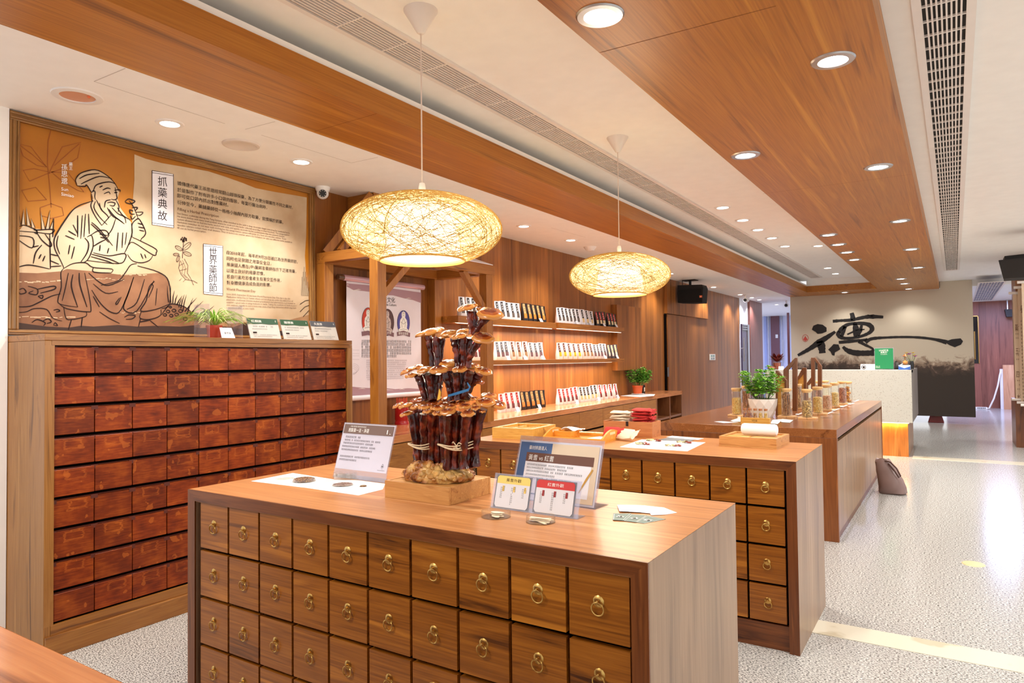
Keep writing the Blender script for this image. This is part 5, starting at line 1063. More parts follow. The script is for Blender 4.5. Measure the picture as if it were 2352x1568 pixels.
# ------------------------------------------------------------------ boxes and bags on the second island
T2 = .888
def Q2(x, y, z=T2): return P(1080+x/2.868, 880+y/2.868, Z=z)
def frame_box(name, label, A, B, C, h, mt, cat, wall=.009, nx=0, ny=0, lid=False, z=T2, inner=None):
    """open box on footprint A (front left) B (front right) C (back right), with nx, ny inner dividers"""
    A = Vector(A); B = Vector(B); C = Vector(C); A.z = B.z = C.z = z; e1 = (B-A); e2 = (C-B); W = e1.length; e1.normalize(); e2 = e2-e1*e2.dot(e1); D = e2.length; e2.normalize()
    def pt(u, v, zz): return A+e1*u+e2*v+Vector((0, 0, zz))
    def bx(u0, u1, v0, v1, z0, z1): b = MB(); b.prism([pt(u0, v0, z0), pt(u1, v0, z0), pt(u1, v1, z0), pt(u0, v1, z0)], (0, 0, z1-z0)); return b
    t = thing(name, label, cat, pt(W/2, D/2, 0))
    obj('base', bx(0, W, 0, D, 0, .008), mt, t)
    for u0, u1, v0, v1 in ((0, W, 0, wall), (0, W, D-wall, D), (0, wall, wall, D-wall), (W-wall, W, wall, D-wall)): obj('side', bx(u0, u1, v0, v1, .0081, h), mt, t, .001)
    for k in range(1, nx+1): u = W*k/(nx+1); obj('divider', bx(u-.004, u+.004, wall, D-wall, .008, h-.008), inner or mt, t)
    for k in range(1, ny+1): v = D*k/(ny+1); obj('divider', bx(wall, W-wall, v-.004, v+.004, .008, h-.009), inner or mt, t)
    if nx+ny: obj('inner_floor', bx(wall, W-wall, wall, D-wall, h-.026, h-.020), inner or mt, t)
    return t, pt, W, D
def top_h(pt_, px): return P(px[0], px[1], Y=pt_.y).z-pt_.z
A = Q2(145, 360); frame_box('compartment_box', 'deep tan wooden box with open compartments at the left of the second island', A, Q2(415, 374), Q2(577, 338), top_h(A, (1080+145/2.868, 880+290/2.868)), WYEL, 'box', .03, 2, 1)
# serving tray with handles and the box in it
A, B, C = Q2(478, 378), Q2(875, 400), Q2(995, 363)
t, pt, W, D = frame_box('serving_tray', 'long orange serving tray with a cut handle on the second island', A, B, C, .026, WPINE, 'tray', .012)
for u in (0, W-.012):
    b = MB(); pr = [pt(u, D*s, .026+.042*math.sin(PI*s)) for s in [i/10 for i in range(11)]]; b.prism(pr, (pt(1, 0, 0)-pt(0, 0, 0))*.012); q = obj('handle_end', b, WPINE, t)
    b = MB(); b.prism([pt(u-.0008, D*.36, .040), pt(u-.0008, D*.64, .040), pt(u-.0008, D*.64, .054), pt(u-.0008, D*.36, .054)], (pt(1, 0, 0)-pt(0, 0, 0))*.0136); obj('hand_slot', b, flat('slot_pale', (226, 196, 150), .6), q)
zb = T2+.0085; A = Q2(510, 352, zb); h = max(.04, top_h(A, (1080+495/2.868, 880+318/2.868)))
t, pt, W, D = frame_box('compartment_box', 'yellow wooden box with six open compartments inside the orange serving tray', A, Q2(665, 363, zb), Q2(785, 357, zb), h, WPINE, 'box', .01, 1, 2, z=zb)
b = MB(); b.smooth = True
cc = pt(W*.78, D*.86, h); n = 9
g = [[b.vert(cc+Vector(((i/(n-1)-.5)*.13, (j/(n-1)-.5)*.075, .003+.012*math.sin(i*.9)*math.cos(j*.7)**2+.010*(1-abs(i-4)/4)))) for j in range(n)] for i in range(n)]
for i in range(n-1):
    for j in range(n-1): b.face([g[i][j], g[i+1][j], g[i+1][j+1], g[i][j+1]])
o = solo('folded_cloth', b, flat('white_cloth', (240, 240, 244), .9), 'crumpled white cloth on the rim of the yellow box', 'cloth', cc); s_ = o.modifiers.new('thick', 'SOLIDIFY'); s_.thickness = .003
sheet('paper_slip', 'white paper slip lying in the orange serving tray', 'paper', [Q2(*q, T2+.009) for q in ((770, 362), (850, 350), (905, 352), (850, 370))], T2+.009)
# chest of drawstring bags
A, B, C = Q2(880, 345), Q2(1200, 362), Q2(1258, 345)
hh = top_h(Vector((B.x, B.y, T2)), (1080+1200/2.868, 880+258/2.868))
t, pt, W, D = frame_box('wooden_chest', 'plain open wooden chest filled with beige and red drawstring bags', A, B, C, hh, WCHEST, 'chest', .01)
b = MB(); p = pt(W*.47, -.003, hh-.028); b.prism([p, p+Vector((.016, 0, 0)), p+Vector((.016, 0, .028)), p+Vector((0, 0, .028))], (0, .003, 0)); obj('latch', b, flat('dark_latch', (58, 44, 36), .4, .6), t)
BW = min(.105, D-.045); CW, CD, CP = W, D, pt
CLB = flat('beige_cotton', (226, 210, 186), .9); CLR = flat('red_cotton', (186, 44, 40), .85)
def cloth_bag(label, c, L, Wd, th, ang, mt, group, tilt=(0, 0)):
    """flat gathered drawstring bag lying with its neck along +x"""
    rr = random.Random(int(c.x*1e4+c.z*1e4)); b = MB(); b.smooth = True; n = 14; m_ = 9
    prof = [(0, .9), (.06, 1), (.5, 1), (.72, .95), (.8, .7), (.86, .66), (.95, .82), (1, .86)]
    rot = Matrix.Rotation(ang, 3, 'Z') @ Matrix.Rotation(tilt[0], 3, 'X') @ Matrix.Rotation(tilt[1], 3, 'Y'); rings = []
    for s, wk in prof:
        ring = []
        for k in range(n):
            a = 2*PI*k/n; zz = math.sin(a)*th/2*(1 if .04 < s < .75 else .75 if s > .75 else .4); yy = math.cos(a)*Wd/2*wk
            zz += .003*math.sin(yy*160+s*3)*(1 if s > .65 else .3)+rr.uniform(-.0015, .0015)
            ring.append(b.vert(c+rot @ Vector(((s-.5)*L, yy, zz+th/2))))
        rings.append(ring)
    for r0, r1 in zip(rings, rings[1:]):
        for k in range(n): j = (k+1) % n; b.face([r0[k], r0[j], r1[j], r1[k]])
    b.face(rings[0][::-1]); b.face(rings[-1])
    t = thing('drawstring_bag', label, 'bag', c, group); obj('bag_body', b, mt, t)
    q = MB(); x = (.83-.5)*L
    q.tube([c+rot @ Vector((x, math.cos(a)*Wd/2*.7, th/2+math.sin(a)*th*.42)) for a in [2*PI*k/16 for k in range(17)]], .0016, 5, False)
    q.tube([c+rot @ Vector((x, Wd*.36, th*.5)), c+rot @ Vector((x+.02, Wd*.5, th*.5)), c+rot @ Vector((x+.012, Wd*.62, th*.1))], .0016, 5)
    obj('drawstring', q, mt, t); return t
for k in range(7):
    cloth_bag('beige drawstring bag in the wooden chest, %s from the top of its stack' % ORD[6-k], pt(W*.30+rp.uniform(-.006, .006), D*.48, .02+.019*k), .128, BW, .020, rp.uniform(-.16, .16), CLB, 'beige bags in the chest', (R(rp.uniform(-4, 4)), R(rp.uniform(-5, 5))))
for k in range(8):
    cloth_bag('red drawstring bag in the wooden chest, %s from the top of its stack' % ORD[7-k], pt(W*.74+rp.uniform(-.008, .008), D*.48, .02+.019*k), .128, BW, .020, rp.uniform(-.16, .16), CLR, 'red bags in the chest', (R(rp.uniform(-4, 4)), R(rp.uniform(-5, 5))))
c = Q2(948, 368); c.z = T2; cloth_bag('red drawstring bag leaning on the chest front above the tray end', c+Vector((0, .0, .034)), .12, .09, .022, .15, CLR, None, (R(38), 0))
c = Q2(1040, 376); c.z = T2; cloth_bag('beige drawstring bag leaning on the chest front beside the red one', c+Vector((0, .0, .030)), .13, .09, .018, -.35, CLB, None, (R(34), 0))
# herb sheet, leaflets
sheet('paper_sheet', 'white paper with four little herb piles on the second island', 'paper', [Q2(*q) for q in ((985, 420), (1130, 370), (1550, 390), (1430, 448))], T2+.0002)
sheet('printed_leaflet', 'grey printed leaflet behind the herb paper on the second island', 'leaflet', [Q2(*q) for q in ((1240, 372), (1330, 355), (1480, 372), (1440, 388))], T2+.0010, flat('grey_leaflet', (120, 124, 126), .7))
sheet('printed_leaflet', 'white leaflet at the back edge behind the herb paper', 'leaflet', [Q2(*q) for q in ((1290, 357), (1330, 348), (1540, 366), (1500, 375))], T2+.0018)
PILEW = flat('herb_pale', (230, 214, 160), .7); PILER = flat('herb_red', (150, 62, 44), .6); PILEG = flat('herb_olive', (110, 104, 66), .7)
for lab, q in (('front left', (1135, 404)), ('back left', (1210, 382)), ('front right', (1340, 416)), ('back right', (1412, 394))):
    c = Q2(*q); c.z = T2+.001; b = MB(); rr = random.Random(q[0])
    for k in range(60):
        s = rr.uniform(-1, 1); p = c+Vector((s*.042, rr.uniform(-.016, .016), rr.uniform(0, .012)*(1-abs(s)*.5))); b.cur = 0 if s < 0 and rr.random() < .75 else (2 if s < .2 else 1)
        r_ = rr.uniform(.004, .008); a = rr.uniform(0, 3); b.prism([p+Vector((r_*math.cos(a+i*PI/3), r_*.7*math.sin(a+i*PI/3), rr.uniform(0, .003))) for i in range(6)], (0, 0, .0015))
    o = solo('herb_pile', b, [PILEW, PILER, PILEG], 'little pile of pale and red dried herbs, %s on the white paper' % lab, 'dried herbs', c, 'herb piles on the paper'); o['kind'] = 'stuff'
# right tray box with the white roll
A, B, C = Q2(1640, 412), Q2(2018, 436), Q2(2085, 396)
h = top_h(Vector((A.x, A.y, T2)), (1080+1640/2.868, 880+346/2.868))
t, pt, W, D = frame_box('compartment_box', 'light wooden compartment box with a white cloth roll at the right of the second island', A, B, C, h, WBOX, 'box', .02, 1, 0)
b = MB(); b.prism([pt(.02, .02, h-.014), pt(W-.02, .02, h-.014), pt(W-.02, D-.02, h-.014), pt(.02, D-.02, h-.014)], (0, 0, .005)); obj('inner_tray', b, WBOX, t)
for u in (.27, .73):
    b = MB(); b.prism([pt(W*u-.06, D*.16, h-.0085), pt(W*u+.06, D*.16, h-.0085), pt(W*u+.06, D*.42, h-.0085), pt(W*u-.06, D*.42, h-.0085)], (0, 0, .004)); obj('slot', b, WYEL, t)
b = MB(); p0 = pt(W*.24, D*.62, h+.027); p1 = pt(W*.88, D*.62, h+.027); d = (p1-p0).normalized()
b.tube([p0+d*.0, p0+d*.004, p0+d*.014, p1-d*.014, p1-d*.004, p1], [.020, .028, .032, .032, .028, .020], 18); solo('cloth_roll', b, flat('white_cloth', (240, 240, 244), .9), 'rolled white cloth lying on the light compartment box', 'cloth', (p0+p1)/2-Vector((0, 0, .03)))

# ------------------------------------------------------------------ standing pouches
def pouch_proto(body, strip, win, nm):
    """stand-up foil pouch, front -y, 10 cm wide, 20 cm tall"""
    t = thing('herb_pouch', 'p', 'pouch', (0, 0, -50), None); off = OFF[t.name]
    H_, W_ = .203, .086; b = MB(); b.smooth = True
    lev = [(0, .030, .96), (.012, .034, 1), (.05, .033, 1), (.10, .024, 1), (.145, .012, 1), (.165, .006, 1), (.172, .003, 1), (H_, .0014, 1)]
    rings = []
    for z, d, k in lev:
        w = W_/2*k; rings.append([b.vert(off+Vector((x*w, y*d, z))) for x, y in ((-1, -.35), (-.8, -.9), (0, -1), (.8, -.9), (1, -.35), (1, .35), (.8, .9), (0, 1), (-.8, .9), (-1, .35))])
    for r0, r1 in zip(rings, rings[1:]):
        for k in range(10): j = (k+1) % 10; b.face([r0[k], r0[j], r1[j], r1[k]])
    b.face(rings[0][::-1]); b.face(rings[-1]); obj('pouch_body', b, body, t)
    def fy(z):
        for (z0, d0, _), (z1, d1, _) in zip(lev, lev[1:]):
            if z <= z1: return -(d0+(d1-d0)*(z-z0)/(z1-z0))
    def panel(nm, mt, u0, u1, z0, z1, o):
        q = MB(); n = 8; L = []
        for i in range(n+1):
            z = z0+(z1-z0)*i/n; y = fy(z); L.append([q.vert(off+Vector((u*W_/2, y*(1-.13*max(0, abs(u)-.0))-o, z))) for u in (u0, (u0+u1)/2, u1)])
        for a, c in zip(L, L[1:]):
            for k in (0, 1): q.face([a[k], a[k+1], c[k+1], c[k]])
        obj(nm, q, mt, t)
    panel('window', win, -.62, .34, .036, .088, .0012); panel('label_strip', strip, -.62, .18, .088, .196, .0012)
    q = MB(); rr = random.Random(nm)
    for k in range(3):
        z = .17-.026*k; y = fy(z)
        letter(q, '漢方草'[k], off+Vector((-.020, y-.0035, z-.01)), off+Vector((-.0005, y-.0035, z-.01)), (0, 0, 1), .02)
    obj('lettering', q, INK if nm in ('b', 'bt') else WHITEINK, t); return t
FW_ = flat('pouch_white', (232, 230, 234), .35); FBK = flat('pouch_black', (30, 24, 24), .3)
PR = {'wk': pouch_proto(FW_, flat('strip_black', (44, 38, 36), .5), flat('win_grey', (96, 84, 76), .3), 'wk'),
 'wb': pouch_proto(FW_, flat('strip_brown', (96, 52, 38), .5), flat('win_tan', (170, 132, 92), .3), 'wb'),
 'wg': pouch_proto(FW_, flat('strip_grey', (88, 86, 94), .5), flat('win_plum', (122, 88, 92), .3), 'wg'),
 'wy': pouch_proto(FW_, flat('strip_brown', (0, 0, 0)), flat('win_yellow', (240, 184, 30), .3), 'wy'),
 'wr': pouch_proto(FW_, flat('strip_red', (168, 36, 34), .5), flat('win_darkred', (110, 50, 46), .3), 'wr'),
 'wn': pouch_proto(FW_, flat('strip_black', (0, 0, 0)), flat('win_beige', (214, 186, 132), .3), 'wn'),
 'bt': pouch_proto(FBK, flat('strip_tan', (206, 158, 102), .5), flat('win_orange', (214, 132, 50), .3), 'bt'),
 'br': pouch_proto(FBK, flat('strip_crimson', (176, 40, 32), .5), flat('win_cream', (226, 206, 160), .3), 'br'),
 'b': pouch_proto(flat('pouch_grey', (72, 66, 74), .35), flat('strip_beige', (220, 196, 160), .5), flat('win_white', (220, 212, 206), .3), 'b')}
DESC = {'wk': 'white pouch with black strip', 'wb': 'white pouch with brown strip', 'wg': 'white pouch with grey strip', 'wy': 'white pouch with yellow window', 'wr': 'white pouch with red strip', 'wn': 'white pouch with beige window', 'bt': 'black pouch with tan strip', 'br': 'black pouch with red strip', 'b': 'grey pouch with beige strip'}
USED = set(); CNT = {}
def pouch(kind, y, x, z, row, grp):
    root = PR[kind]
    if kind in USED: o = dup(root)
    else: o = root; USED.add(kind)
    key = (row, kind); CNT[key] = CNT.get(key, 0)+1
    o.location = (x, y, z); o.rotation_euler = (0, 0, R(90-13+rp.uniform(-6, 6)))
    o['label'] = '%s, %s of its kind from left, %s' % (DESC[kind], ORD[CNT[key]-1], row); o['group'] = grp; o['category'] = 'pouch'
    s = rp.uniform(.9, .97); o.scale = (s, s, s); return o
XS = -3.855
def row(spec, plane, z, rowname, grp, tags=()):
    """spec: runs of (kind, count, px of the first and of the last pouch centre)"""
    for kind, n, xa, xb in spec:
        for k in range(n):
            px = xa+(xb-xa)*(k/(n-1) if n > 1 else 0); y = P(px, 800, X=plane).y; pouch(kind, y, plane, z, rowname, grp)
    for i, px in enumerate(tags):
        y = P(px, 800, X=plane+.07).y; x = plane+.068; b = MB(); b.prism([(x, y-.03, z), (x, y+.03, z), (x-.022, y+.03, z+.042), (x-.022, y-.03, z+.042)], (.0012, 0, 0)); b.prism([(x, y-.03, z), (x, y+.03, z), (x-.035, y+.03, z), (x-.035, y-.03, z)], (0, 0, .001))
        t = solo('price_card', b, PAPER, 'small white price card, %s from left, %s' % (ORD[i], rowname), 'price card', (x, y, z), 'price cards'); q = MB(); small_print(q, (x+.0014-.008, y-.018, z+.018), (x+.0014-.008, y+.018, z+.018), (-.45, 0, .9), .006, rp, 1); obj('print', q, INK, t)
row([('wk', 1, 1061, 1061), ('wk', 2, 1077, 1088), ('wk', 5, 1143, 1188), ('bt', 5, 1205, 1247)], XS, S1[3], 'upper left shelf', 'pouches on the upper left shelf', (1246,))
row([('wk', 6, 1284, 1327), ('wn', 3, 1338, 1358), ('br', 3, 1371, 1386), ('br', 3, 1397, 1411)], XS, S2[3], 'upper right shelf', 'pouches on the upper right shelf', (1329, 1360, 1391, 1419))
row([('wr', 2, 1090, 1100), ('wg', 3, 1142, 1162), ('wb', 3, 1176, 1205), ('wg', 3, 1218, 1240)], XS, MM[3], 'lower shelf left half', 'pouches on the lower shelf', (1170, 1209, 1250))
row([('wy', 5, 1284, 1329), ('wb', 3, 1340, 1356), ('wg', 4, 1365, 1387), ('b', 3, 1397, 1413)], XS, MM[3], 'lower shelf right half', 'pouches on the lower shelf', (1392, 1420))
row([('wr', 4, 1150, 1186), ('bt', 5, 1198, 1243)], -3.84, CH, 'wall counter left half', 'pouches on the wall counter', (1190, 1240))
row([('wr', 5, 1283, 1320), ('wn', 5, 1332, 1365), ('wr', 4, 1376, 1411)], -3.84, CH, 'wall counter right half', 'pouches on the wall counter', (1326, 1376, 1420))
for k in [k for k in PR if k not in USED]: bpy.data.objects.remove(PR[k])
# ------------------------------------------------------------------ jars and stands on the display table
T3 = .828
def QZ(x, y, z=T3): return P(1640+x/5.345, 780+y/5.345, Z=z)
def ppm(p): return F_PX/((Vector(p)-CAM).dot(FW))
def fillmat(nm, cols, sc, stretch=None):
    m, nt, bb = newmat(nm); tc = N(nt, 'TexCoord'); mp = N(nt, 'Mapping'); mp.inputs['Scale'].default_value = stretch or (1, 1, 1); nt.links.new(tc.outputs['Object'], mp.inputs[0])
    ds = N(nt, 'TexNoise'); ds.inputs['Scale'].default_value = 40; nt.links.new(tc.outputs['Object'], ds.inputs['Vector'])
    ad = N(nt, 'VectorMath', operation='MULTIPLY_ADD'); ad.inputs[1].default_value = (.02, .02, .02); nt.links.new(ds.outputs['Color'], ad.inputs[0]); nt.links.new(mp.outputs[0], ad.inputs[2])
    v = N(nt, 'TexVoronoi'); v.inputs['Scale'].default_value = sc; nt.links.new(ad.outputs[0], v.inputs['Vector']); sp = N(nt, 'SeparateColor'); nt.links.new(v.outputs['Color'], sp.inputs[0])
    c = ramp(nt, sp.outputs[0], [(i/(len(cols)-1), lin(q)) for i, q in enumerate(cols)])
    e = N(nt, 'TexVoronoi', feature='DISTANCE_TO_EDGE'); e.inputs['Scale'].default_value = sc; nt.links.new(ad.outputs[0], e.inputs['Vector'])
    nt.links.new(mixc(nt, M2(nt, 'LESS_THAN', e.outputs[0], .06), c, lin(tuple(x*.5 for x in cols[0]))), bb.inputs['Base Color']); bb.inputs['Roughness'].default_value = .6
    bp = N(nt, 'Bump'); bp.inputs['Strength'].default_value = .8; bp.inputs['Distance'].default_value = .004; nt.links.new(e.outputs[0], bp.inputs['Height']); nt.links.new(bp.outputs[0], bb.inputs['Normal']); return m
FM = {'gold': fillmat('fill_gold', [(224, 166, 66), (250, 206, 104), (255, 236, 164)], 130), 'stick': fillmat('fill_stick', [(156, 98, 56), (206, 146, 92), (236, 190, 140)], 150, (1, 1, .09)), 'light_stick': fillmat('fill_light_stick', [(200, 140, 70), (236, 184, 110), (250, 220, 160)], 120, (1, 1, .12)),
 'slice': fillmat('fill_slice', [(150, 112, 56), (210, 170, 92), (250, 222, 150)], 95), 'pink': fillmat('fill_pink', [(206, 140, 104), (240, 190, 150), (252, 226, 196)], 130), 'yellow': fillmat('fill_yellow', [(226, 180, 86), (252, 222, 136), (255, 242, 186)], 120), 'red': fillmat('fill_red', [(120, 62, 42), (180, 104, 78), (226, 170, 132)], 130), 'orange': fillmat('fill_orange', [(170, 104, 16), (222, 150, 30), (240, 180, 60)], 55)}
LIDM = wood('wood_lid', (190, 138, 76), (220, 176, 112), (238, 202, 144), 'X', 4, .4)
WBOARD = wood('wood_board', (170, 116, 66), (222, 176, 120), (240, 206, 156), 'X', 2.5, .45)
def jar(label, c, fill, frac, r=.0445, h=.224, stuff='dried herbs', lump=False):
    t = thing('glass_jar', label, 'jar', c, 'glass jars on the display table')
    b = MB(); b.lathe([(0, .001), (r-.003, 0), (r, .004), (r, h), (r-.0025, h), (r-.0025, .005), (0, .005)], c, 28); obj('glass_body', b, GLASS, t)
    b = MB(); b.lathe([(0, h-.012), (r-.003, h-.012), (r-.003, h+.001), (r+.001, h+.001), (r+.0015, h+.004), (r+.0015, h+.016), (r, h+.018), (0, h+.018)], c, 28); obj('lid', b, LIDM, t)
    b = MB(); b.smooth = True; hh = (h-.02)*frac
    if lump:
        k = 0; z = .02
        while z < hh: b.ball(c+Vector((.010*math.cos(k*2.1), .010*math.sin(k*2.1), z)), (.026, .026, .017), 12, 8); z += .03; k += 1
    elif fill in ('stick', 'light_stick'):
        rr = random.Random(int(c.x*1000))
        for k in range(46):
            a = rr.uniform(0, 6.28); q = (r-.007)*rr.random()**.4; a2 = a+rr.uniform(-.7, .7); q2 = (r-.007)*rr.random()**.4; m_ = .3*(r-.01)
            b.tube([c+Vector((q*math.cos(a), q*math.sin(a), .008)), c+Vector(((q*math.cos(a)+q2*math.cos(a2))/2+rr.uniform(-1, 1)*.006, (q*math.sin(a)+q2*math.sin(a2))/2+rr.uniform(-1, 1)*.006, hh*.5)), c+Vector((q2*math.cos(a2), q2*math.sin(a2), hh*rr.uniform(.9, 1)))], rr.uniform(.0018, .0034), 5)
    else: b.lathe([(0, .006), (r-.0035, .006), (r-.0035, hh*.97), (r*.7, hh), (r*.3, hh*1.02), (0, hh*1.01)], c, 28, wob=lambda k, i: -.03*((k*7) % 3) if i > 1 else 0)
    o = obj('contents', b, FM[fill], t); o['kind'] = 'stuff'; return t
def board(label, c, w=.15, d=.10):
    t = thing('wooden_coaster', label, 'coaster', (c.x, c.y, T3), 'wooden coasters under the jars')
    for s in (-1, 1):
        b = MB(); b.box(c.x+(.0008 if s > 0 else -w/2), c.x+(w/2 if s > 0 else -.0008), c.y-d/2, c.y+d/2, T3, T3+.016); obj('board', b, WBOARD, t, .002)
BZ = T3+.016
JARS = [(280, 915, 'gold', .74, 'golden granules standing alone left of the white planter'), (893, 930, 'stick', .98, 'dark brown sticks filled to the lid, right of the planter'), (1146, 948, 'slice', .70, 'dark curled slices, nearest jar on the table front'),
 (1027, 832, 'light_stick', .97, 'pale root sticks, behind the dark stick jar'), (1278, 897, 'gold', .72, 'golden chips, second in the right hand row from the front'), (1392, 850, 'pink', .66, 'pinkish chips, third in the right hand row from the front'), (1485, 808, 'yellow', .68, 'pale yellow chips, fourth in the right hand row from the front'),
 (1577, 776, 'red', .82, 'reddish brown pieces, fifth in the right hand row from the front'), (1646, 768, 'orange', .9, 'whole orange slices, last at the far right'), (1155, 775, 'light_stick', .3, 'a little pale root, just visible behind the dark slice jar'), (1252, 750, 'red', .9, 'reddish pieces, seen over the golden chips jar'), (1366, 745, 'yellow', .3, 'low contents, seen behind the pinkish chips jar'), (398, 850, 'stick', .95, 'dark contents, half hidden behind the left edge of the planter leaves')]
for x, y, f, fr, d in JARS:
    zz = BZ if (x, y) in ((280, 915), (893, 930), (1146, 948), (1027, 832), (1278, 897), (1392, 850), (1485, 808), (1577, 776)) else T3; c = QZ(x, y, zz); c.z = zz; jar('glass jar of '+d, c, f, fr, lump=(f == 'orange'))
for i, (x, y) in enumerate(((280, 915), (893, 930), (1146, 948), (1027, 832), (1278, 897), (1392, 850), (1485, 808), (1577, 776))):
    c = QZ(x, y, BZ); board('wooden coaster under the jar of '+JARS[i][4].split(',')[0], c+Vector((.005, 0, 0)))
# small white scoops and clear dishes to the right of the jars
for i, (x, y) in enumerate(((1060, 925), (1420, 915), (1500, 875), (1600, 830), (1690, 800), (1745, 765))):
    c = QZ(x, y); c.z = T3; b = MB(); d = Vector((.02, .045, .0)); b.beam(c-d+Vector((0, 0, .006)), c+d+Vector((0, 0, .022)), .018, .003); b.ball(c-d+Vector((0, 0, .008)), (.016, .016, .008), 10, 6)
    solo('serving_scoop', b, PLAST, 'small white scoop beside the jars, %s from the front' % ORD[i], 'scoop', c, 'white scoops beside the jars')
for i, (x, y) in enumerate(((1375, 955), (1490, 915), (1640, 870))):
    c = QZ(x, y); c.z = T3; petri('clear little dish at the right edge of the jars, %s from the front' % ORD[i], c, .045, .012)
for i, q in enumerate((((0, 1005), (90, 1000), (215, 1010), (300, 1015), (120, 1022)), ((200, 995), (290, 965), (290, 935), (325, 930), (325, 1005), (240, 1008)), ((690, 1030), (720, 985), (850, 975), (800, 1020), (780, 1038)), ((800, 990), (840, 975), (975, 990), (930, 1022), (830, 1015)))):
    sheet('leaflet', 'pale leaflet on the front edge of the display table, %s from the left' % ORD[i], 'leaflet', [QZ(*p) for p in q], T3+.0003+.0008*i, flat('pale_leaflet', (222, 228, 222), .7) if i else PAPER, 'leaflets before the planter')
# vial rack
def QR(x, y): return (1660+x/5.273, 820+y/5.273)
a = P(*QR(218, 812), Z=T3); c = P(*QR(558, 830), Z=T3); hz = P(*QR(218, 730), Y=a.y).z
t = thing('vial_rack', 'yellow wooden block rack lettered in black at the front of the display table', 'rack', ((a.x+c.x)/2, a.y, T3))
b = MB(); b.box(a.x, c.x, a.y, a.y+.05, T3, hz); obj('block', b, WYEL, t, .002)
b = MB(); letter(b, 'unug', (a.x+.40*(c.x-a.x), a.y-.0006, T3+.55*(hz-T3)), (a.x+.58*(c.x-a.x), a.y-.0006, T3+.55*(hz-T3)), (0, 0, 1)); b.stroke([(a.x+.44*(c.x-a.x), a.y-.0006, T3+.38*(hz-T3)), (a.x+.52*(c.x-a.x), a.y-.0006, T3+.38*(hz-T3))], .0015, (0, -1, 0)); obj('lettering', b, INK, t)
CORKM = flat('cork', (176, 112, 66), .8)
for i, (x, f) in enumerate(((268, 'red'), (330, 'red'), (394, 'stick'), (458, 'gold'), (524, 'gold'))):
    p = P(*QR(x, 700), Y=a.y+.025); p.z = hz+.0003; k = ppm(p); r = 22/5.273/k; h = 108/5.273/k
    t = thing('glass_vial', 'corked little glass vial in the yellow rack, %s from the left' % ORD[i], 'vial', p, 'vials in the rack')
    b = MB(); b.lathe([(0, 0), (r, 0), (r, h), (r-.001, h), (r-.001, .001), (0, .001)], p, 16); obj('glass_body', b, GLASS, t)
    b = MB(); b.lathe([(0, h*.8), (r-.0012, h*.8), (r, h), (r, h*1.02), (0, h*1.02)], p, 16); obj('cork', b, CORKM, t)
    b = MB(); b.lathe([(0, .0015), (r-.0015, .0015), (r-.0015, h*.5), (0, h*.58)], p, 14); o = obj('contents', b, FM[f], t); o['kind'] = 'stuff'
# plants
def leafmat(nm, a, c):
    m, nt, bb = newmat(nm); tc = N(nt, 'TexCoord'); n = N(nt, 'TexNoise'); n.inputs['Scale'].default_value = 25; nt.links.new(tc.outputs['Object'], n.inputs['Vector']); nt.links.new(ramp(nt, n.outputs[0], [(.35, lin(a)), (.65, lin(c))]), bb.inputs['Base Color']); bb.inputs['Roughness'].default_value = .45; bb.inputs['Subsurface Weight'].default_value = .0; return m
LEAF = leafmat('herb_leaf', (90, 170, 44), (186, 236, 110)); LEAF2 = leafmat('mint_leaf', (70, 146, 40), (160, 216, 96)); STEMM = flat('green_stem', (92, 120, 50), .6); SOIL = flat('soil', (58, 40, 28), .9)
def leaf(b, p, d, L, w, droop=.3):
    d = Vector(d).normalized(); s = d.cross(Vector((0, 0, 1))); s = s.normalized() if s.length > .05 else Vector((1, 0, 0)); n = s.cross(d).normalized()
    L1 = p+d*L*.35-Vector((0, 0, droop*L*.08)); L2 = p+d*L*.72-Vector((0, 0, droop*L*.25)); L3 = p+d*L-Vector((0, 0, droop*L*.5))
    i = [b.vert(q) for q in (p, L1+s*w/2+n*w*.12, L1, L1-s*w/2+n*w*.12, L2+s*w*.42+n*w*.1, L2, L2-s*w*.42+n*w*.1, L3)]
    for f in ((0, 1, 2), (0, 2, 3), (1, 4, 5, 2), (2, 5, 6, 3), (4, 7, 5), (5, 7, 6)): b.face([i[k] for k in f])
def bush(t, base, r, h, n, mt, L, seed, flare=1.):
    rr = random.Random(seed); st = MB(); lf = MB(); lf.smooth = True
    for k in range(n):
        a = rr.uniform(0, 2*PI); q = rr.random()**.5; tip = base+Vector((r*q*math.cos(a), r*q*math.sin(a), h*rr.uniform(.55, 1)*(1-.25*q))); s0 = base+Vector((.25*r*math.cos(a), .25*r*math.sin(a), 0)); mid = (s0+tip)/2+Vector((r*.15*math.cos(a), r*.15*math.sin(a), 0))
        st.tube([s0, mid, tip], [.0022, .0018, .001], 5)
        for j in range(7):
            s = .35+.65*j/6; p = s0*(1-s)**2+mid*2*s*(1-s)+tip*s*s
            for e in (0, PI): 
                aa = a+j*PI/2+e+rr.uniform(-.4, .4); leaf(lf, p, (math.cos(aa), math.sin(aa), rr.uniform(.0, .6)), L*rr.uniform(.7, 1.15)*(1.1-.35*s), L*.62, rr.uniform(.2, .9))
        for e in range(4): leaf(lf, tip, (math.cos(e*PI/2+a), math.sin(e*PI/2+a), .9), L*.6, L*.35)
    for v in lf.v: v.x = max(v.x, -4.0)
    for v in st.v: v.x = max(v.x, -4.0)
    obj('stems', st, STEMM, t); obj('foliage', lf, mt, t)
c = P(*QR(478, 725), Z=T3); c = Vector((c.x, c.y+.03, T3)); k = ppm(c); rt_, rb_ = 170/5.273/k, 118/5.273/k; h = 220/5.273/k
t = thing('potted_plant', 'bushy green herb in a faceted white planter among the jars', 'plant', c)
b = MB(); nf = 10; rows_ = []
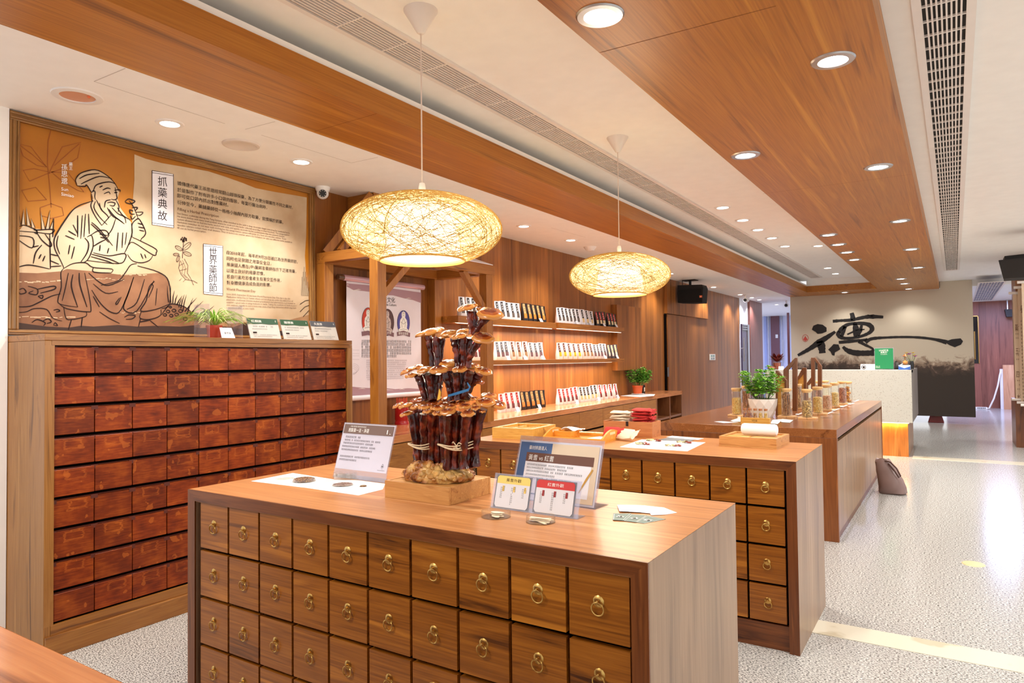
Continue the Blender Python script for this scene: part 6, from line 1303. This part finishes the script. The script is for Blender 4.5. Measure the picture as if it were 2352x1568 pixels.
for i, (q, z) in enumerate(((rb_, 0), (rb_*1.22, h*.34), (rt_*.97, h*.67), (rt_, h))): rows_.append([b.vert(c+Vector((q*math.cos(2*PI*(j+.5*(i % 2))/nf), q*math.sin(2*PI*(j+.5*(i % 2))/nf), z))) for j in range(nf)])
for i, (r0, r1) in enumerate(zip(rows_, rows_[1:])):
    for j in range(nf):
        k2 = (j+1) % nf
        if i % 2 == 0: b.face([r0[j], r0[k2], r1[j]]); b.face([r0[k2], r1[k2], r1[j]])
        else: b.face([r0[j], r0[k2], r1[k2]]); b.face([r0[j], r1[k2], r1[j]])
b.face(rows_[0][::-1]); obj('planter', b, flat('planter_white', (232, 224, 214), .5), t)
b = MB(); b.lathe([(0, h*.93), (rt_*.9, h*.93)], c, 20); obj('soil', b, SOIL, t)
bush(t, c+Vector((0, 0, h*.9)), .19, .33, 46, LEAF, .062, 21)
c = Vector((-3.885, 9.39, CH)); c += Vector((0, 0, .004)); k = ppm(c); rt_ = 11.8/k; rb_ = 9.5/k; h = 20/k
t = thing('potted_plant', 'bright green herb in an orange pot at the far end of the wall counter', 'plant', c)
b = MB(); b.lathe([(0, 0), (rb_*1.25, .0), (rb_*1.55, .008), (rb_*1.5, .010), (0, .006)], c, 24); obj('saucer', b, PLAST, t)
b = MB(); b.lathe([(0, .008), (rb_, .008), (rt_, h*.86), (rt_*1.06, h*.86), (rt_*1.06, h), (rt_*.95, h), (rt_*.9, h*.9), (0, h*.9)], c, 24); obj('pot', b, flat('pot_orange', (206, 88, 40), .5), t)
bush(t, c+Vector((0.02, 0, h*.9)), 29/k, 46/k, 34, LEAF2, 12/k, 5)
c2 = c.copy(); sheet('paper_sheet', 'white paper under the orange pot on the wall counter', 'paper', [P(x, y, Z=CH) for x, y in ((1425, 909), (1460, 904), (1505, 905), (1502, 909), (1470, 911.5))], CH+.0003)
c = Vector((-3.90, 9.64, CH)); k = ppm(c); b = MB(); w = 11/k; b.box(c.x-.02, c.x+.02, c.y-w/2, c.y+w/2, CH, CH+20/k); t = solo('pouch_box', b, FBK, 'small dark package standing behind the orange pot', 'package', c, None, .006)
q = MB(); q.box(c.x+.0202, c.x+.021, c.y-w*.3, c.y+w*.3, CH+5/k, CH+14/k); obj('label', q, flat('label_cream', (226, 214, 196), .6), t)
# spider plant on the red cabinet
H1 = 1.521; c = Vector((-3.74, P(492, 770, X=-3.74).y, H1)); k = ppm(c); rt_ = 16.5/k; rb_ = 14/k; h = 30/k
t = thing('potted_plant', 'arching striped grass plant in a small red pot on the red cabinet', 'plant', c)
b = MB(); b.lathe([(0, 0), (rb_, 0), (rt_, h*.82), (rt_*1.08, h*.82), (rt_*1.08, h), (rt_*.95, h), (rt_*.92, h*.88), (0, h*.88)], c, 24); obj('pot', b, flat('pot_red', (196, 64, 34), .45), t)
b = MB(); b.smooth = True; rr = random.Random(8)
for i in range(130):
    a = rr.uniform(0, 2*PI); L = rr.uniform(.6, 1.)*100/k; w = rr.uniform(2.6, 4.2)/k; el = rr.uniform(.5, 1.35); dx, dy = math.cos(a), math.sin(a); pts = []
    for j in range(8):
        s = j/7; rad = L*s*math.cos(el)+L*.25*s*s; z = L*s*math.sin(el)*(1.0-.62*s*s)-L*.12*s*s*s
        pts.append(c+Vector((dx*rad*.85, dy*rad, h*.9+z)))
    sd = Vector((-dy, dx, 0)); vs = [(b.vert(p+sd*w*(1-s_)**.6/2), b.vert(p+Vector((0, 0, -w*.25))), b.vert(p-sd*w*(1-s_)**.6/2)) for p, s_ in zip(pts, [j/7.2 for j in range(8)])]
    b.cur = rr.choice((0, 0, 1))
    for u, v in zip(vs, vs[1:]): b.face([u[0], u[1], v[1], v[0]]); b.face([u[1], u[2], v[2], v[1]])
obj('foliage', b, [leafmat('grass_leaf', (96, 150, 40), (184, 218, 96)), flat('grass_pale', (206, 216, 150), .5)], t)
for y, nm in ((c.y-.09, 'left'), (c.y+.13, 'right')):
    b = MB(); b.box(c.x-.06, c.x+.09, y-.002, y+.002, H1, H1+.20); solo('acrylic_divider', b, ACRYL, 'clear acrylic plate standing %s of the red potted grass' % nm, 'acrylic plate', (c.x, y, H1))
p = P(523, 775, X=-3.63); y = p.y; b = MB(); b.prism([(-3.622, y-.045, H1), (-3.622, y+.045, H1), (-3.645, y+.035, H1+.062), (-3.645, y-.045, H1+.062)], (.0015, 0, 0)); b.prism([(-3.622, y-.045, H1), (-3.622, y+.045, H1), (-3.67, y+.045, H1), (-3.67, y-.045, H1)], (0, 0, .0015)); t = solo('name_card', b, PAPER, 'little white folded card at the foot of the red potted grass', 'card', (-3.64, y, H1))
q = MB(); letter(q, '翠竹草', (-3.6285, y-.022, H1+.024), (-3.6285, y+.022, H1+.024), (-.35, 0, .94)); obj('print', q, INK, t)
# red cup of sticks in the booth
c = P(923, 974, Z=CH); c.z = CH; k = ppm(c); r = 15.5/k; h = 45/k
b = MB(); b.lathe([(0, 0), (r*1.03, 0), (r*1.03, h*.12), (r*.97, h*.15), (r*.97, h*.22), (r*1.02, h*.25), (r, h), (r*.92, h), (r*.92, h*.1), (0, h*.1)], c, 28); solo('red_cup', b, flat('red_lacquer', (160, 22, 26), .25), 'round red cup of red tipped sticks on the wall counter inside the booth', 'cup', c)
rr = random.Random(12)
for i in range(16):
    a = 2*PI*i/16; q = r*.72; d = Vector((math.cos(a), math.sin(a), 0)); b = MB(); b.beam(c+d*q*.9+Vector((0, 0, h*.11)), c+d*q*1.1+Vector((0, 0, h*1.28+rr.uniform(0, 5)/k)), .0045, .0025); solo('red_stick', b, flat('stick_red', (222, 78, 52), .6), 'flat red stick standing in the red cup', 'stick', c+d*q+Vector((0, 0, h*.11)), 'red sticks in the cup')
# slope topped stands on the display table
def stand(label, y, polys, infill=None):
    """upright frame in the plane Y=y: polys are pixel outlines of its members, 5 cm deep"""
    pts = [[P(1640+px/5.345, 780+py/5.345, Y=y) for px, py in q] for q in polys]
    zlo = min(p.z for q in pts for p in q)
    t = thing('slope_topped_stand', label, 'display stand', (pts[0][0].x, y, T3), 'slope topped wooden stands')
    for i, q in enumerate(pts):
        for p in q:
            if p.z < zlo+.06: p.z = T3
        b = MB(); b.prism(q, (0, .05, 0)); obj('rail' if i == 0 else 'post', b, WDARK, t, .002)
    if infill:
        q = [P(1640+px/5.345, 780+py/5.345, Y=y+.01) for px, py in infill]
        for p in q:
            if p.z < zlo+.06: p.z = T3
        b = MB(); b.prism(q, (0, .012, 0)); obj('back_board', b, WYEL, t)
stand('largest slope topped wooden stand, beside the white planter, sloping down to the right', 6.75, (((755, 376), (775, 376), (890, 500), (890, 545), (755, 405)), ((755, 400), (780, 425), (780, 905), (755, 905)), ((866, 520), (890, 545), (890, 905), (866, 905))), ((778, 425), (868, 522), (868, 905), (778, 905)))
stand('tall open slope topped stand rising to the right', 7.3, (((850, 368), (995, 222), (1016, 222), (1016, 262), (880, 400), (850, 400)), ((850, 395), (908, 372), (908, 820), (850, 820)), ((960, 305), (1016, 255), (1016, 820), (960, 820))))
stand('low slope topped stand with a pale back board rising to the right', 7.6, (((1015, 480), (1085, 342), (1130, 342), (1130, 380), (1040, 490)), ((1015, 480), (1032, 470), (1032, 800), (1015, 800)), ((1100, 400), (1130, 370), (1130, 800), (1100, 800))), ((1030, 470), (1102, 395), (1102, 800), (1030, 800)))
stand('tall narrow slope topped stand sloping down to the right', 8.0, (((1190, 220), (1240, 220), (1320, 325), (1320, 362), (1235, 255), (1190, 255)), ((1190, 250), (1236, 250), (1236, 760), (1190, 760)), ((1272, 300), (1320, 355), (1320, 760), (1272, 760))))
stand('lowest slope topped stand, mostly hidden behind the jars', 8.2, (((1138, 530), (1200, 450), (1232, 450), (1232, 480), (1160, 560)), ((1138, 530), (1150, 530), (1150, 750), (1138, 750)), ((1215, 480), (1232, 470), (1232, 750), (1215, 750))))

# ------------------------------------------------------------------ things on the reception counter
RTOP = 1.17
def RP(x, y, yy=10.75): return P(1960+x/8.144, 780+y/8.144, Y=yy)
a = RP(408, 555); c = RP(742, 158); t = thing('green_sign', 'green sign in a clear stand with white lettering on the stone reception counter', 'sign', ((a.x+c.x)/2, 10.75, RTOP))
b = MB(); b.box(a.x-.008, c.x+.008, 10.75, 10.756, RTOP, c.z+.01); b.box(a.x-.008, c.x+.008, 10.756, 10.84, RTOP, RTOP+.004); obj('acrylic_holder', b, ACRYL, t)
b = MB(); b.box(a.x, c.x, 10.748, 10.7495, RTOP+.012, c.z); obj('poster', b, flat('poster_green', (22, 128, 76), .5), t)
def gl(u, v): return Vector((a.x+(c.x-a.x)*u, 10.7465, RTOP+.012+(c.z-RTOP-.012)*v))
b = MB(); letter(b, 'LINE好友', gl(.24, .865), gl(.76, .865), (0, 0, 1)); letter(b, '募集中!', gl(.32, .775), gl(.68, .775), (0, 0, 1)); small_print(b, gl(.32, .725), gl(.64, .725), (0, 0, 1), .006, rp, 1); small_print(b, gl(.32, .685), gl(.68, .685), (0, 0, 1), .006, rp, 1)
for v in (.14, .10, .18): small_print(b, gl(.04, v-.06), gl(.25, v-.06), (0, 0, 1), .009, rp, 1)
obj('lettering', b, WHITEINK, t)
a = RP(133, 560, 10.8); c = RP(405, 455, 10.8); b = MB(); b.prism([(a.x, 10.8, RTOP), (c.x, 10.8, RTOP), (c.x, 10.84, c.z), (a.x, 10.84, c.z)], (0, .004, 0)); t = solo('counter_sign', b, PLAST, 'long white sign with a round dark badge left of the green sign', 'sign', ((a.x+c.x)/2, 10.8, RTOP))
q = MB(); p = RP(195, 512, 10.797); q.lathe([(.022, 0), (.03, 0)], (0, 0, 0), 24); q.lathe([(0, 0), (.016, 0)], (0, 0, 0), 16); q.v = [p+Vector((v.x, -.001+(v.y)*.0+.0, v.y)) for v in q.v]; obj('badge', q, INK, t)
a = RP(845, 565, 10.72); c = RP(1062, 475, 10.72); b = MB(); b.box(a.x, c.x, 10.72, 10.85, RTOP, c.z); t = solo('tissue_box', b, flat('tissue_blue', (196, 212, 236), .5), 'pale blue tissue box at the right end of the reception counter', 'tissue box', ((a.x+c.x)/2, 10.78, RTOP), None, .004)
q = MB(); q.prism([(a.x-.0005, 10.7185, RTOP+.002), (c.x+.0005, 10.7185, RTOP+.002), (c.x+.0005, 10.7185, RTOP+.045), ((a.x+c.x)/2, 10.7185, RTOP+.02), (a.x-.0005, 10.7185, RTOP+.05)], (0, .0008, 0)); obj('blue_band', q, flat('band_blue', (52, 96, 176), .5), t)
p = RP(970, 415, 10.92); p.z = RTOP; k = ppm(p); rg = 80/8.144/k; t = thing('glass_globe', 'glass globe under a little pagoda roof behind the tissue box', 'ornament', p)
zc = (RP(970, 415, 10.95)).z-RTOP; b = MB(); b.lathe([(0, 0), (rg*.6, 0), (rg*.6, zc-rg*.8), (0, zc-rg*.8)], p, 18); obj('stand', b, WDARK, t)
b = MB(); b.ball(p+Vector((0, 0, zc)), rg, 20, 14); obj('globe', b, GLASS, t); b = MB(); b.ball(p+Vector((0, 0, zc-.01)), rg*.55, 10, 8); obj('figure', b, flat('amber', (214, 140, 60), .4), t)
b = MB(); b.tube([p+Vector((0, 0, zc+rg*.5)), p+Vector((0, 0, zc+rg*1.5))], rg*.1, 8); b.lathe([(rg*.65, zc+rg*1.35), (rg*.3, zc+rg*1.55), (.0, zc+rg*2.), ], p, 16); obj('roof', b, WPOST, t)
p = RP(1085, 500, 11.25); p.z = RTOP; zt = RP(1085, 400, 11.25).z-RTOP; t = thing('flower_vase', 'black vase of purple and yellow flowers at the far right of the reception counter', 'vase', p)
b = MB(); b.lathe([(0, 0), (.03, 0), (.036, zt*.6), (.028, zt), (.024, zt), (.03, zt*.6), (0, .01)], p, 16); obj('vase', b, BLACK, t)
b = MB(); bl = [MB(), MB()]
for i in range(9):
    a_ = i*2.4; d = Vector((math.cos(a_)*.07-.02, math.sin(a_)*.04, zt+.06+.016*(i % 4))); b.tube([p+Vector((0, 0, zt*.9)), p+d*.7, p+d], .002, 5)
    for j in range(5): leaf(bl[i % 2], p+d, (math.cos(j*1.256), math.sin(j*1.256), .8), .045, .022)
obj('stems', b, STEMM, t); obj('petals', bl[0], flat('petal_purple', (168, 66, 150), .5), t); obj('petals', bl[1], flat('petal_yellow', (232, 206, 80), .5), t)
p = RP(800, 500, 11.15); p.z = RTOP; t = thing('metal_kettle', 'grey metal kettle between the green sign and the tissue box', 'kettle', p); h = RP(800, 420, 11.15).z-RTOP
b = MB(); b.lathe([(0, 0), (.045, 0), (.055, h*.4), (.045, h*.9), (.02, h), (0, h)], p, 20); obj('body', b, flat('dark_steel', (96, 92, 90), .3, .8), t); b = MB(); b.ball(p+Vector((0, 0, h+.008)), .012, 10, 6); obj('lid_knob', b, BLACK, t); b = MB(); b.tube([p+Vector((.04, 0, h*.5)), p+Vector((.08, 0, h*.7)), p+Vector((.095, 0, h*.95))], [.012, .009, .006], 8); obj('spout', b, STEEL, t)
# left end: dark red plant, card, small box
def R3(x, y, yy=10.8): return P(1540+x/4.356, 600+y/4.356, Y=yy)
p = R3(1068, 1080); p.z = RTOP; zt = R3(1068, 1005).z-RTOP; t = thing('potted_plant', 'dark red leafed plant in a glass pot, left end of reception counter', 'plant', p)
b = MB(); b.lathe([(0, 0), (.05, 0), (.062, zt), (.058, zt), (.047, .006), (0, .006)], p, 20); obj('glass_pot', b, GLASS, t); b = MB(); b.lathe([(0, .007), (.045, .007), (.054, zt*.85), (0, zt*.9)], p, 18); obj('filling', b, flat('red_gravel', (150, 62, 40), .7), t)
b = MB(); rr = random.Random(2); b.smooth = True
for i in range(60): a_ = rr.uniform(0, 6.28); leaf(b, p+Vector((0, 0, zt)), (math.cos(a_), math.sin(a_), rr.uniform(.3, 2.2)), rr.uniform(.08, .17), .05, rr.uniform(-.2, .4))
obj('foliage', b, leafmat('red_leaf', (70, 20, 18), (120, 40, 34)), t)
a = R3(1080, 1082, 10.72); c = R3(1132, 1050, 10.72); b = MB(); b.prism([(a.x, 10.72, RTOP), (c.x, 10.72, RTOP), (c.x, 10.735, c.z), (a.x, 10.735, c.z)], (0, .004, 0)); t = solo('name_card', b, PLAST, 'small cream card right of the dark red plant', 'card', ((a.x+c.x)/2, 10.72, RTOP)); q = MB(); small_print(q, (a.x+.02, 10.7245, RTOP+.025), (c.x-.02, 10.7245, RTOP+.025), (0, .2, 1), .012, rp, 1); obj('print', q, INK, t)
p = R3(1012, 1082, 10.72); p.z = RTOP; b = MB(); b.ball(p+Vector((0, 0, .026)), (.06, .05, .0255), 12, 8); solo('wooden_bowl', b, flat('bowl_brown', (130, 70, 46), .4), 'small brown rounded box left of the dark red plant', 'box', p)

# ------------------------------------------------------------------ speakers and cameras
def Sp(x, y): return P(1380+x/7.35, 560+y/7.35, Y=11.29)
mt_ = P(1581, 642, Z=LZ); Y0 = 11.29
t = thing('loudspeaker', 'black loudspeaker hung from the left ceiling with a small orange badge', 'speaker', (mt_.x, Y0, LZ))
f = [Sp(1296, 697), Sp(1705, 685), Sp(1728, 740), Sp(1712, 990), Sp(1510, 998), Sp(1300, 993), Sp(1288, 830)]
b = MB(); b.prism(f, (0, .26, 0)); obj('cabinet', b, flat('speaker_black', (20, 17, 16), .75), t, .004)
b = MB(); g0, g1 = Sp(1310, 780), Sp(1700, 975); b.box(g0.x, g1.x, Y0-.008, Y0-.0005, g1.z, g0.z); obj('grille', b, flat('grille_black', (14, 12, 12), .9), t)
b = MB(); p, q = Sp(1668, 870), Sp(1714, 905); b.box(p.x, q.x, Y0-.012, Y0-.009, q.z, p.z); bd = obj('badge', b, flat('badge_orange', (232, 110, 50), .5), t)
b = MB(); letter(b, 'JBL', (p.x+.008, Y0-.0128, q.z+.008), (q.x-.008, Y0-.0128, q.z+.008), (0, 0, 1)); obj('lettering', b, WHITEINK, bd)
tz = Sp(1500, 688).z; b = MB(); b.tube([(mt_.x, Y0+.1, LZ-.004), (mt_.x, Y0+.1, tz-.002)], .022, 10); b.box(mt_.x-.11, mt_.x+.11, Y0+.0, Y0+.2, LZ-.012, LZ); obj('bracket', b, BLACK, t)
b = MB(); b.tube([(mt_.x-.14, Y0+.12, LZ), (mt_.x-.15, Y0+.15, LZ-.12), (mt_.x-.13, Y0+.15, tz)], .005, 5); obj('cable', b, BLACK, t)
# right hand speaker at the picture edge
Yr = 9.9
def Sr(x, y): return P(2280+x/4.972, 560+y/4.972, Y=Yr)
a, c, d, e = Sr(70, 185), Sr(125, 395), Sr(358, 388), Sr(358, 165); x1 = a.x+.75
t = thing('loudspeaker', 'large black loudspeaker at the right edge above the scrolls', 'speaker', ((a.x+x1)/2, Yr, a.z))
b = MB(); b.prism([a, c, Vector((x1-.09, Yr, c.z)), Vector((x1, Yr, a.z+.02))], (0, .06, 0)); obj('grille', b, flat('grille_grey', (44, 40, 38), .9), t)
b = MB(); b.prism([a+Vector((.06, .062, .05)), c+Vector((.02, .062, .0)), Vector((x1-.12, Yr+.062, c.z)), Vector((x1-.06, Yr+.062, a.z+.08))], (0, .3, 0)); obj('cabinet', b, flat('speaker_black', (20, 17, 16), .75), t)
zt_ = a.z+.06; b = MB(); b.tube([((a.x+x1)/2, Yr+.2, zt_-.03), ((a.x+x1)/2, Yr+.2, RZ)], .02, 8); b.box((a.x+x1)/2-.1, (a.x+x1)/2+.1, Yr+.1, Yr+.3, RZ-.012, RZ); obj('bracket', b, BLACK, t)
p = P(2319, 716, Y=20.8); t = thing('loudspeaker', 'small dark speaker high on the far wood wall', 'speaker', (p.x, 20.9, p.z))
b = MB(); b.prism([P(2308, 710, Y=20.8), P(2312, 727, Y=20.8), P(2330, 727, Y=20.8), P(2330, 710, Y=20.8)], (0, .3, 0)); obj('cabinet', b, BLACK, t); b = MB(); q = P(2314, 697, Y=20.9); b.tube([(q.x, 20.95, P(2314, 711, Y=20.9).z), (q.x, 20.95, 2.70)], .02, 6); obj('bracket', b, STEEL, t)
# cctv
p = P(741, 430, Z=LZ); t = thing('dome_camera', 'white dome security camera at the top right corner of the mural', 'camera', p); k = ppm(p)
b = MB(); b.lathe([(0, 0), (17/k, 0), (16/k, -6/k), (14/k, -10/k), (0, -10/k)], p, 24); obj('base', b, PLAST, t)
b = MB(); b.ball(p+Vector((0, 0, -14/k)), 13.5/k, 20, 12); obj('ball', b, PLAST, t)
dv = (CAM-(p+Vector((0, 0, -14/k)))).normalized(); cc = p+Vector((0, 0, -14/k)); side = dv.cross(Vector((0, 0, 1))).normalized(); u = side.cross(dv)
b = MB(); b.tube([cc+dv*12/k, cc+dv*14.2/k], 8.5/k, 20); obj('lens', b, BLACK, t)
b = MB()
for i in range(8): a_ = 2*PI*i/8; b.ball(cc+dv*14.3/k+(side*math.cos(a_)+u*math.sin(a_))*6.6/k, .9/k, 6, 4)
obj('light_ring', b, PLAST, t)
for lab, x, y in (('beside the glazed door', 1712, 688), ('at the left edge of the calligraphy panel', 1806, 700)):
    p = P(x, y, Z=LZ-.10); q = Vector((p.x, p.y, LZ)); t = thing('bullet_camera', 'small white bullet camera under the violet ceiling '+lab, 'camera', q)
    b = MB(); b.tube([q, p+Vector((0, .05, .02))], .02, 8); obj('bracket', b, PLAST, t); b = MB(); b.tube([p+Vector((0, .16, 0)), p+Vector((0, -.02, -.01))], .045, 14); obj('body', b, PLAST, t); b = MB(); b.tube([p+Vector((0, -.0205, -.01)), p+Vector((0, -.03, -.011))], .034, 14); obj('lens', b, BLACK, t)
# wall switches
a = P(1629.5, 827, X=-4.018); c = P(1642, 813, X=-4.018); t = thing('switch_plate', 'white plate of four switches on the wood wall', 'switch', (-4.018, (a.y+c.y)/2, a.z))
b = MB(); b.box(-4.02, -4.008, a.y, c.y, a.z, c.z); obj('plate', b, PLAST, t, .003)
for i in (0, 1):
    for j in (0, 1):
        b = MB(); y0 = a.y+(c.y-a.y)*(.2+.36*i); z0 = a.z+(c.z-a.z)*(.12+.42*j); b.box(-4.0079, -4.004, y0, y0+(c.y-a.y)*.24, z0, z0+(c.z-a.z)*.3); obj('switch', b, flat('switch_teal', (120, 160, 160), .3) if j else flat('switch_grey', (140, 150, 160), .3), t)

# ------------------------------------------------------------------ floor things and the right edge
p = P(2236, 1295, Z=0); p.z = 0; t = thing('floor_outlet_cover', 'round pale brass cover set in the aisle floor', 'floor cover', p); b = MB(); b.lathe([(0, .004), (.062, .004), (.066, 0)], p, 32); obj('disc', b, flat('pale_brass', (236, 220, 160), .3, .3), t)
# tote bag
p = Vector((-.555, 7.80, 0)); t = thing('tote_bag', 'slouching mauve brown tote bag leaning on the display table end', 'bag', p)
m, nt, bb = newmat('tote_leather'); bb.inputs['Base Color'].default_value = lin((132, 106, 100)); bb.inputs['Roughness'].default_value = .35
b = MB(); b.smooth = True; n = 20; rings = []; rr = random.Random(6)
for z, cx, rx, ry in ((0, .01, .108, .08), (.015, .012, .122, .095), (.07, .008, .122, .095), (.14, -.008, .112, .082), (.21, -.036, .094, .06), (.27, -.056, .082, .042), (.315, -.07, .068, .026), (.335, -.074, .055, .012)):
    rings.append([b.vert(p+Vector((cx+rx*math.copysign(abs(math.cos(a))**.7, math.cos(a))*(1+.05*math.sin(4*a+z*40)), ry*math.copysign(abs(math.sin(a))**.8, math.sin(a))+.008*math.sin(z*60+3*a), z+.010*math.sin(3*a)*(z > .2)))) for a in [2*PI*k/n for k in range(n)]])
for r0, r1 in zip(rings, rings[1:]):
    for k in range(n): j = (k+1) % n; b.face([r0[k], r0[j], r1[j], r1[k]])
b.face(rings[0][::-1]); b.face(rings[-1]); obj('bag_body', b, m, t)
b = MB(); b.tube([p+Vector((-.05, -.03, .325)), p+Vector((.0, -.05, .315)), p+Vector((.055, -.075, .26)), p+Vector((.088, -.088, .19)), p+Vector((.075, -.092, .175)), p+Vector((.04, -.078, .23)), p+Vector((-.02, -.045, .30))], .008, 8); obj('strap', b, flat('strap_brown', (80, 52, 44), .4), t)
# maroon handbag beyond the panel
yb = 16.20; a = P(2131, 975, Y=yb); c = P(2176, 977, Y=yb); t = thing('handbag', 'maroon handbag with a gold clasp on the floor under the calligraphy panel', 'bag', ((a.x+c.x)/2, yb+.08, 0))
w = c.x-a.x; b = MB(); b.prism([(a.x, yb, 0), (c.x-.05, yb, 0), (c.x-.12, yb+.03, .24), (a.x+.07, yb+.03, .24)], (0, .14, 0)); obj('bag_body', b, flat('maroon_leather', (120, 36, 34), .35), t, .012)
b = MB(); b.prism([(a.x+w*.38, yb+.012, .13), (a.x+w*.62, yb+.012, .13), (a.x+w*.62, yb+.016, .16), (a.x+w*.38, yb+.016, .16)], (0, -.012, 0)); obj('clasp', b, BRASS, t)
b = MB(); b.tube([(a.x+w*.25, yb+.1, .24), (a.x+w*.3, yb+.1, .33), (a.x+w*.55, yb+.1, .33), (a.x+w*.6, yb+.1, .24)], .01, 8); obj('handle', b, flat('maroon_leather', (0, 0, 0)), t)
# power strip and cable
a = P(2240, 939, Z=0); yb = a.y; c = P(2268, 939, Y=yb); t = thing('power_strip', 'white power strip on the floor right of the calligraphy panel', 'power strip', ((a.x+c.x)/2, yb, 0))
b = MB(); b.box(a.x, c.x, yb, yb+.07, .0, .05); obj('strip_body', b, PLAST, t, .006)
for i in range(5): b = MB(); x = a.x+(c.x-a.x)*(.2+.14*i); b.box(x, x+.02, yb-.002, yb, .012, .04); obj('socket', b, BLACK, t)
q = [P(x, y, Y=yb+.06) for x, y in ((2272, 935), (2283, 915), (2292, 885), (2296, 862), (2299, 850))]; q[0].z = .02
b = MB(); b.tube([Vector((c.x, yb+.035, .025))]+q, .018, 8); solo('power_cable', b, PLAST, 'thick white cable rising from the power strip to the wood block', 'cable', (c.x, yb, 0))
a = P(2299, 938, Z=0); yb2 = yb+.12; a = P(2299, 930, Y=yb2); zt = P(2299, 838, Y=yb2).z; t = thing('wood_plinth', 'pale wooden plinth standing at the far right before the end wall', 'plinth', (a.x+.35, yb2+.3, 0))
b = MB(); b.box(a.x+.06, a.x+.7, yb2, yb2+.2, 0, zt); obj('block', b, wood('wood_plinth_pale', (170, 116, 86), (204, 150, 116), (222, 176, 142), 'Z', 1, .4), t); b = MB(); b.box(a.x+.0, a.x+.059, yb2+.04, yb2+.2, 0, zt-.1); obj('side_panel', b, LAV, t)
# hanging scrolls on a wood pillar at the right edge
t = thing('scroll_pillar', 'curved wooden pillar carrying the hanging paper scrolls at the right edge', 'pillar', (1.25, 12.95, 0))
zb = P(2330, 915, Y=12.3).z
b = MB()
for i in range(5): b.box(.735+.16*i, .735+.16*(i+1)-.004, 12.46-.16*i, 13.3, 0, zb-.04)
obj('base', b, WTBLX, t); b = MB()
for i in range(5): b.box(.78+.16*i, .78+.16*(i+1), 12.52-.16*i, 13.3, zb-.04, RZ); 
obj('shaft', b, WCLAD, t)
SCP = flat('scroll_paper', (226, 200, 172), .8); rs_ = random.Random(9)
for i, (xl, yt, ybm, yy) in enumerate(((2326, 673, 917, 12.42), (2337.5, 660, 924, 12.28), (2346, 648, 930, 12.12))):
    a = P(xl, yt, Y=yy); c = P(xl, ybm, Y=yy); w = .42; t = thing('hanging_scroll', 'printed paper scroll on the pillar at the right edge, %s from the left' % ORD[i], 'scroll', (a.x+w/2, yy, c.z), 'hanging scrolls')
    b = MB(); b.box(a.x, a.x+w, yy, yy+.003, c.z, a.z); obj('paper', b, SCP, t)
    b = MB(); b.tube([(a.x-.05, yy-.012, a.z), (a.x+w+.05, yy-.012, a.z)], .02, 10); obj('top_rod', b, CREAM, t); b = MB(); b.tube([(a.x-.05, yy-.012, c.z), (a.x+w+.05, yy-.012, c.z)], .018, 10); obj('bottom_rod', b, CREAM, t)
    b = MB()
    if i == 0:
        for j, s in enumerate(('藥食', '五行', '四季', '本草')): letter(b, s, (a.x+.015, yy-.0012, a.z-.55-.34*j), (a.x+.09, yy-.0012, a.z-.55-.34*j), (0, 0, 1), .11)
        for j in range(26):
            if j % 6 > 2: small_print(b, (a.x+.02, yy-.0012, a.z-.36-.062*j), (a.x+.11, yy-.0012, a.z-.36-.062*j), (0, 0, 1), .02, rs_, 1)
    else:
        letter(b, '養生百草', (a.x+.02, yy-.0012, a.z-.36), (a.x+.30, yy-.0012, a.z-.36), (0, 0, 1), .12)
        for j in range(30): small_print(b, (a.x+.02, yy-.0012, a.z-.5-.052*j), (a.x+.36, yy-.0012, a.z-.5-.052*j), (0, 0, 1), .024, rs_, 1)
    obj('lettering', b, flat('scroll_ink', (120, 84, 64), .8), t)
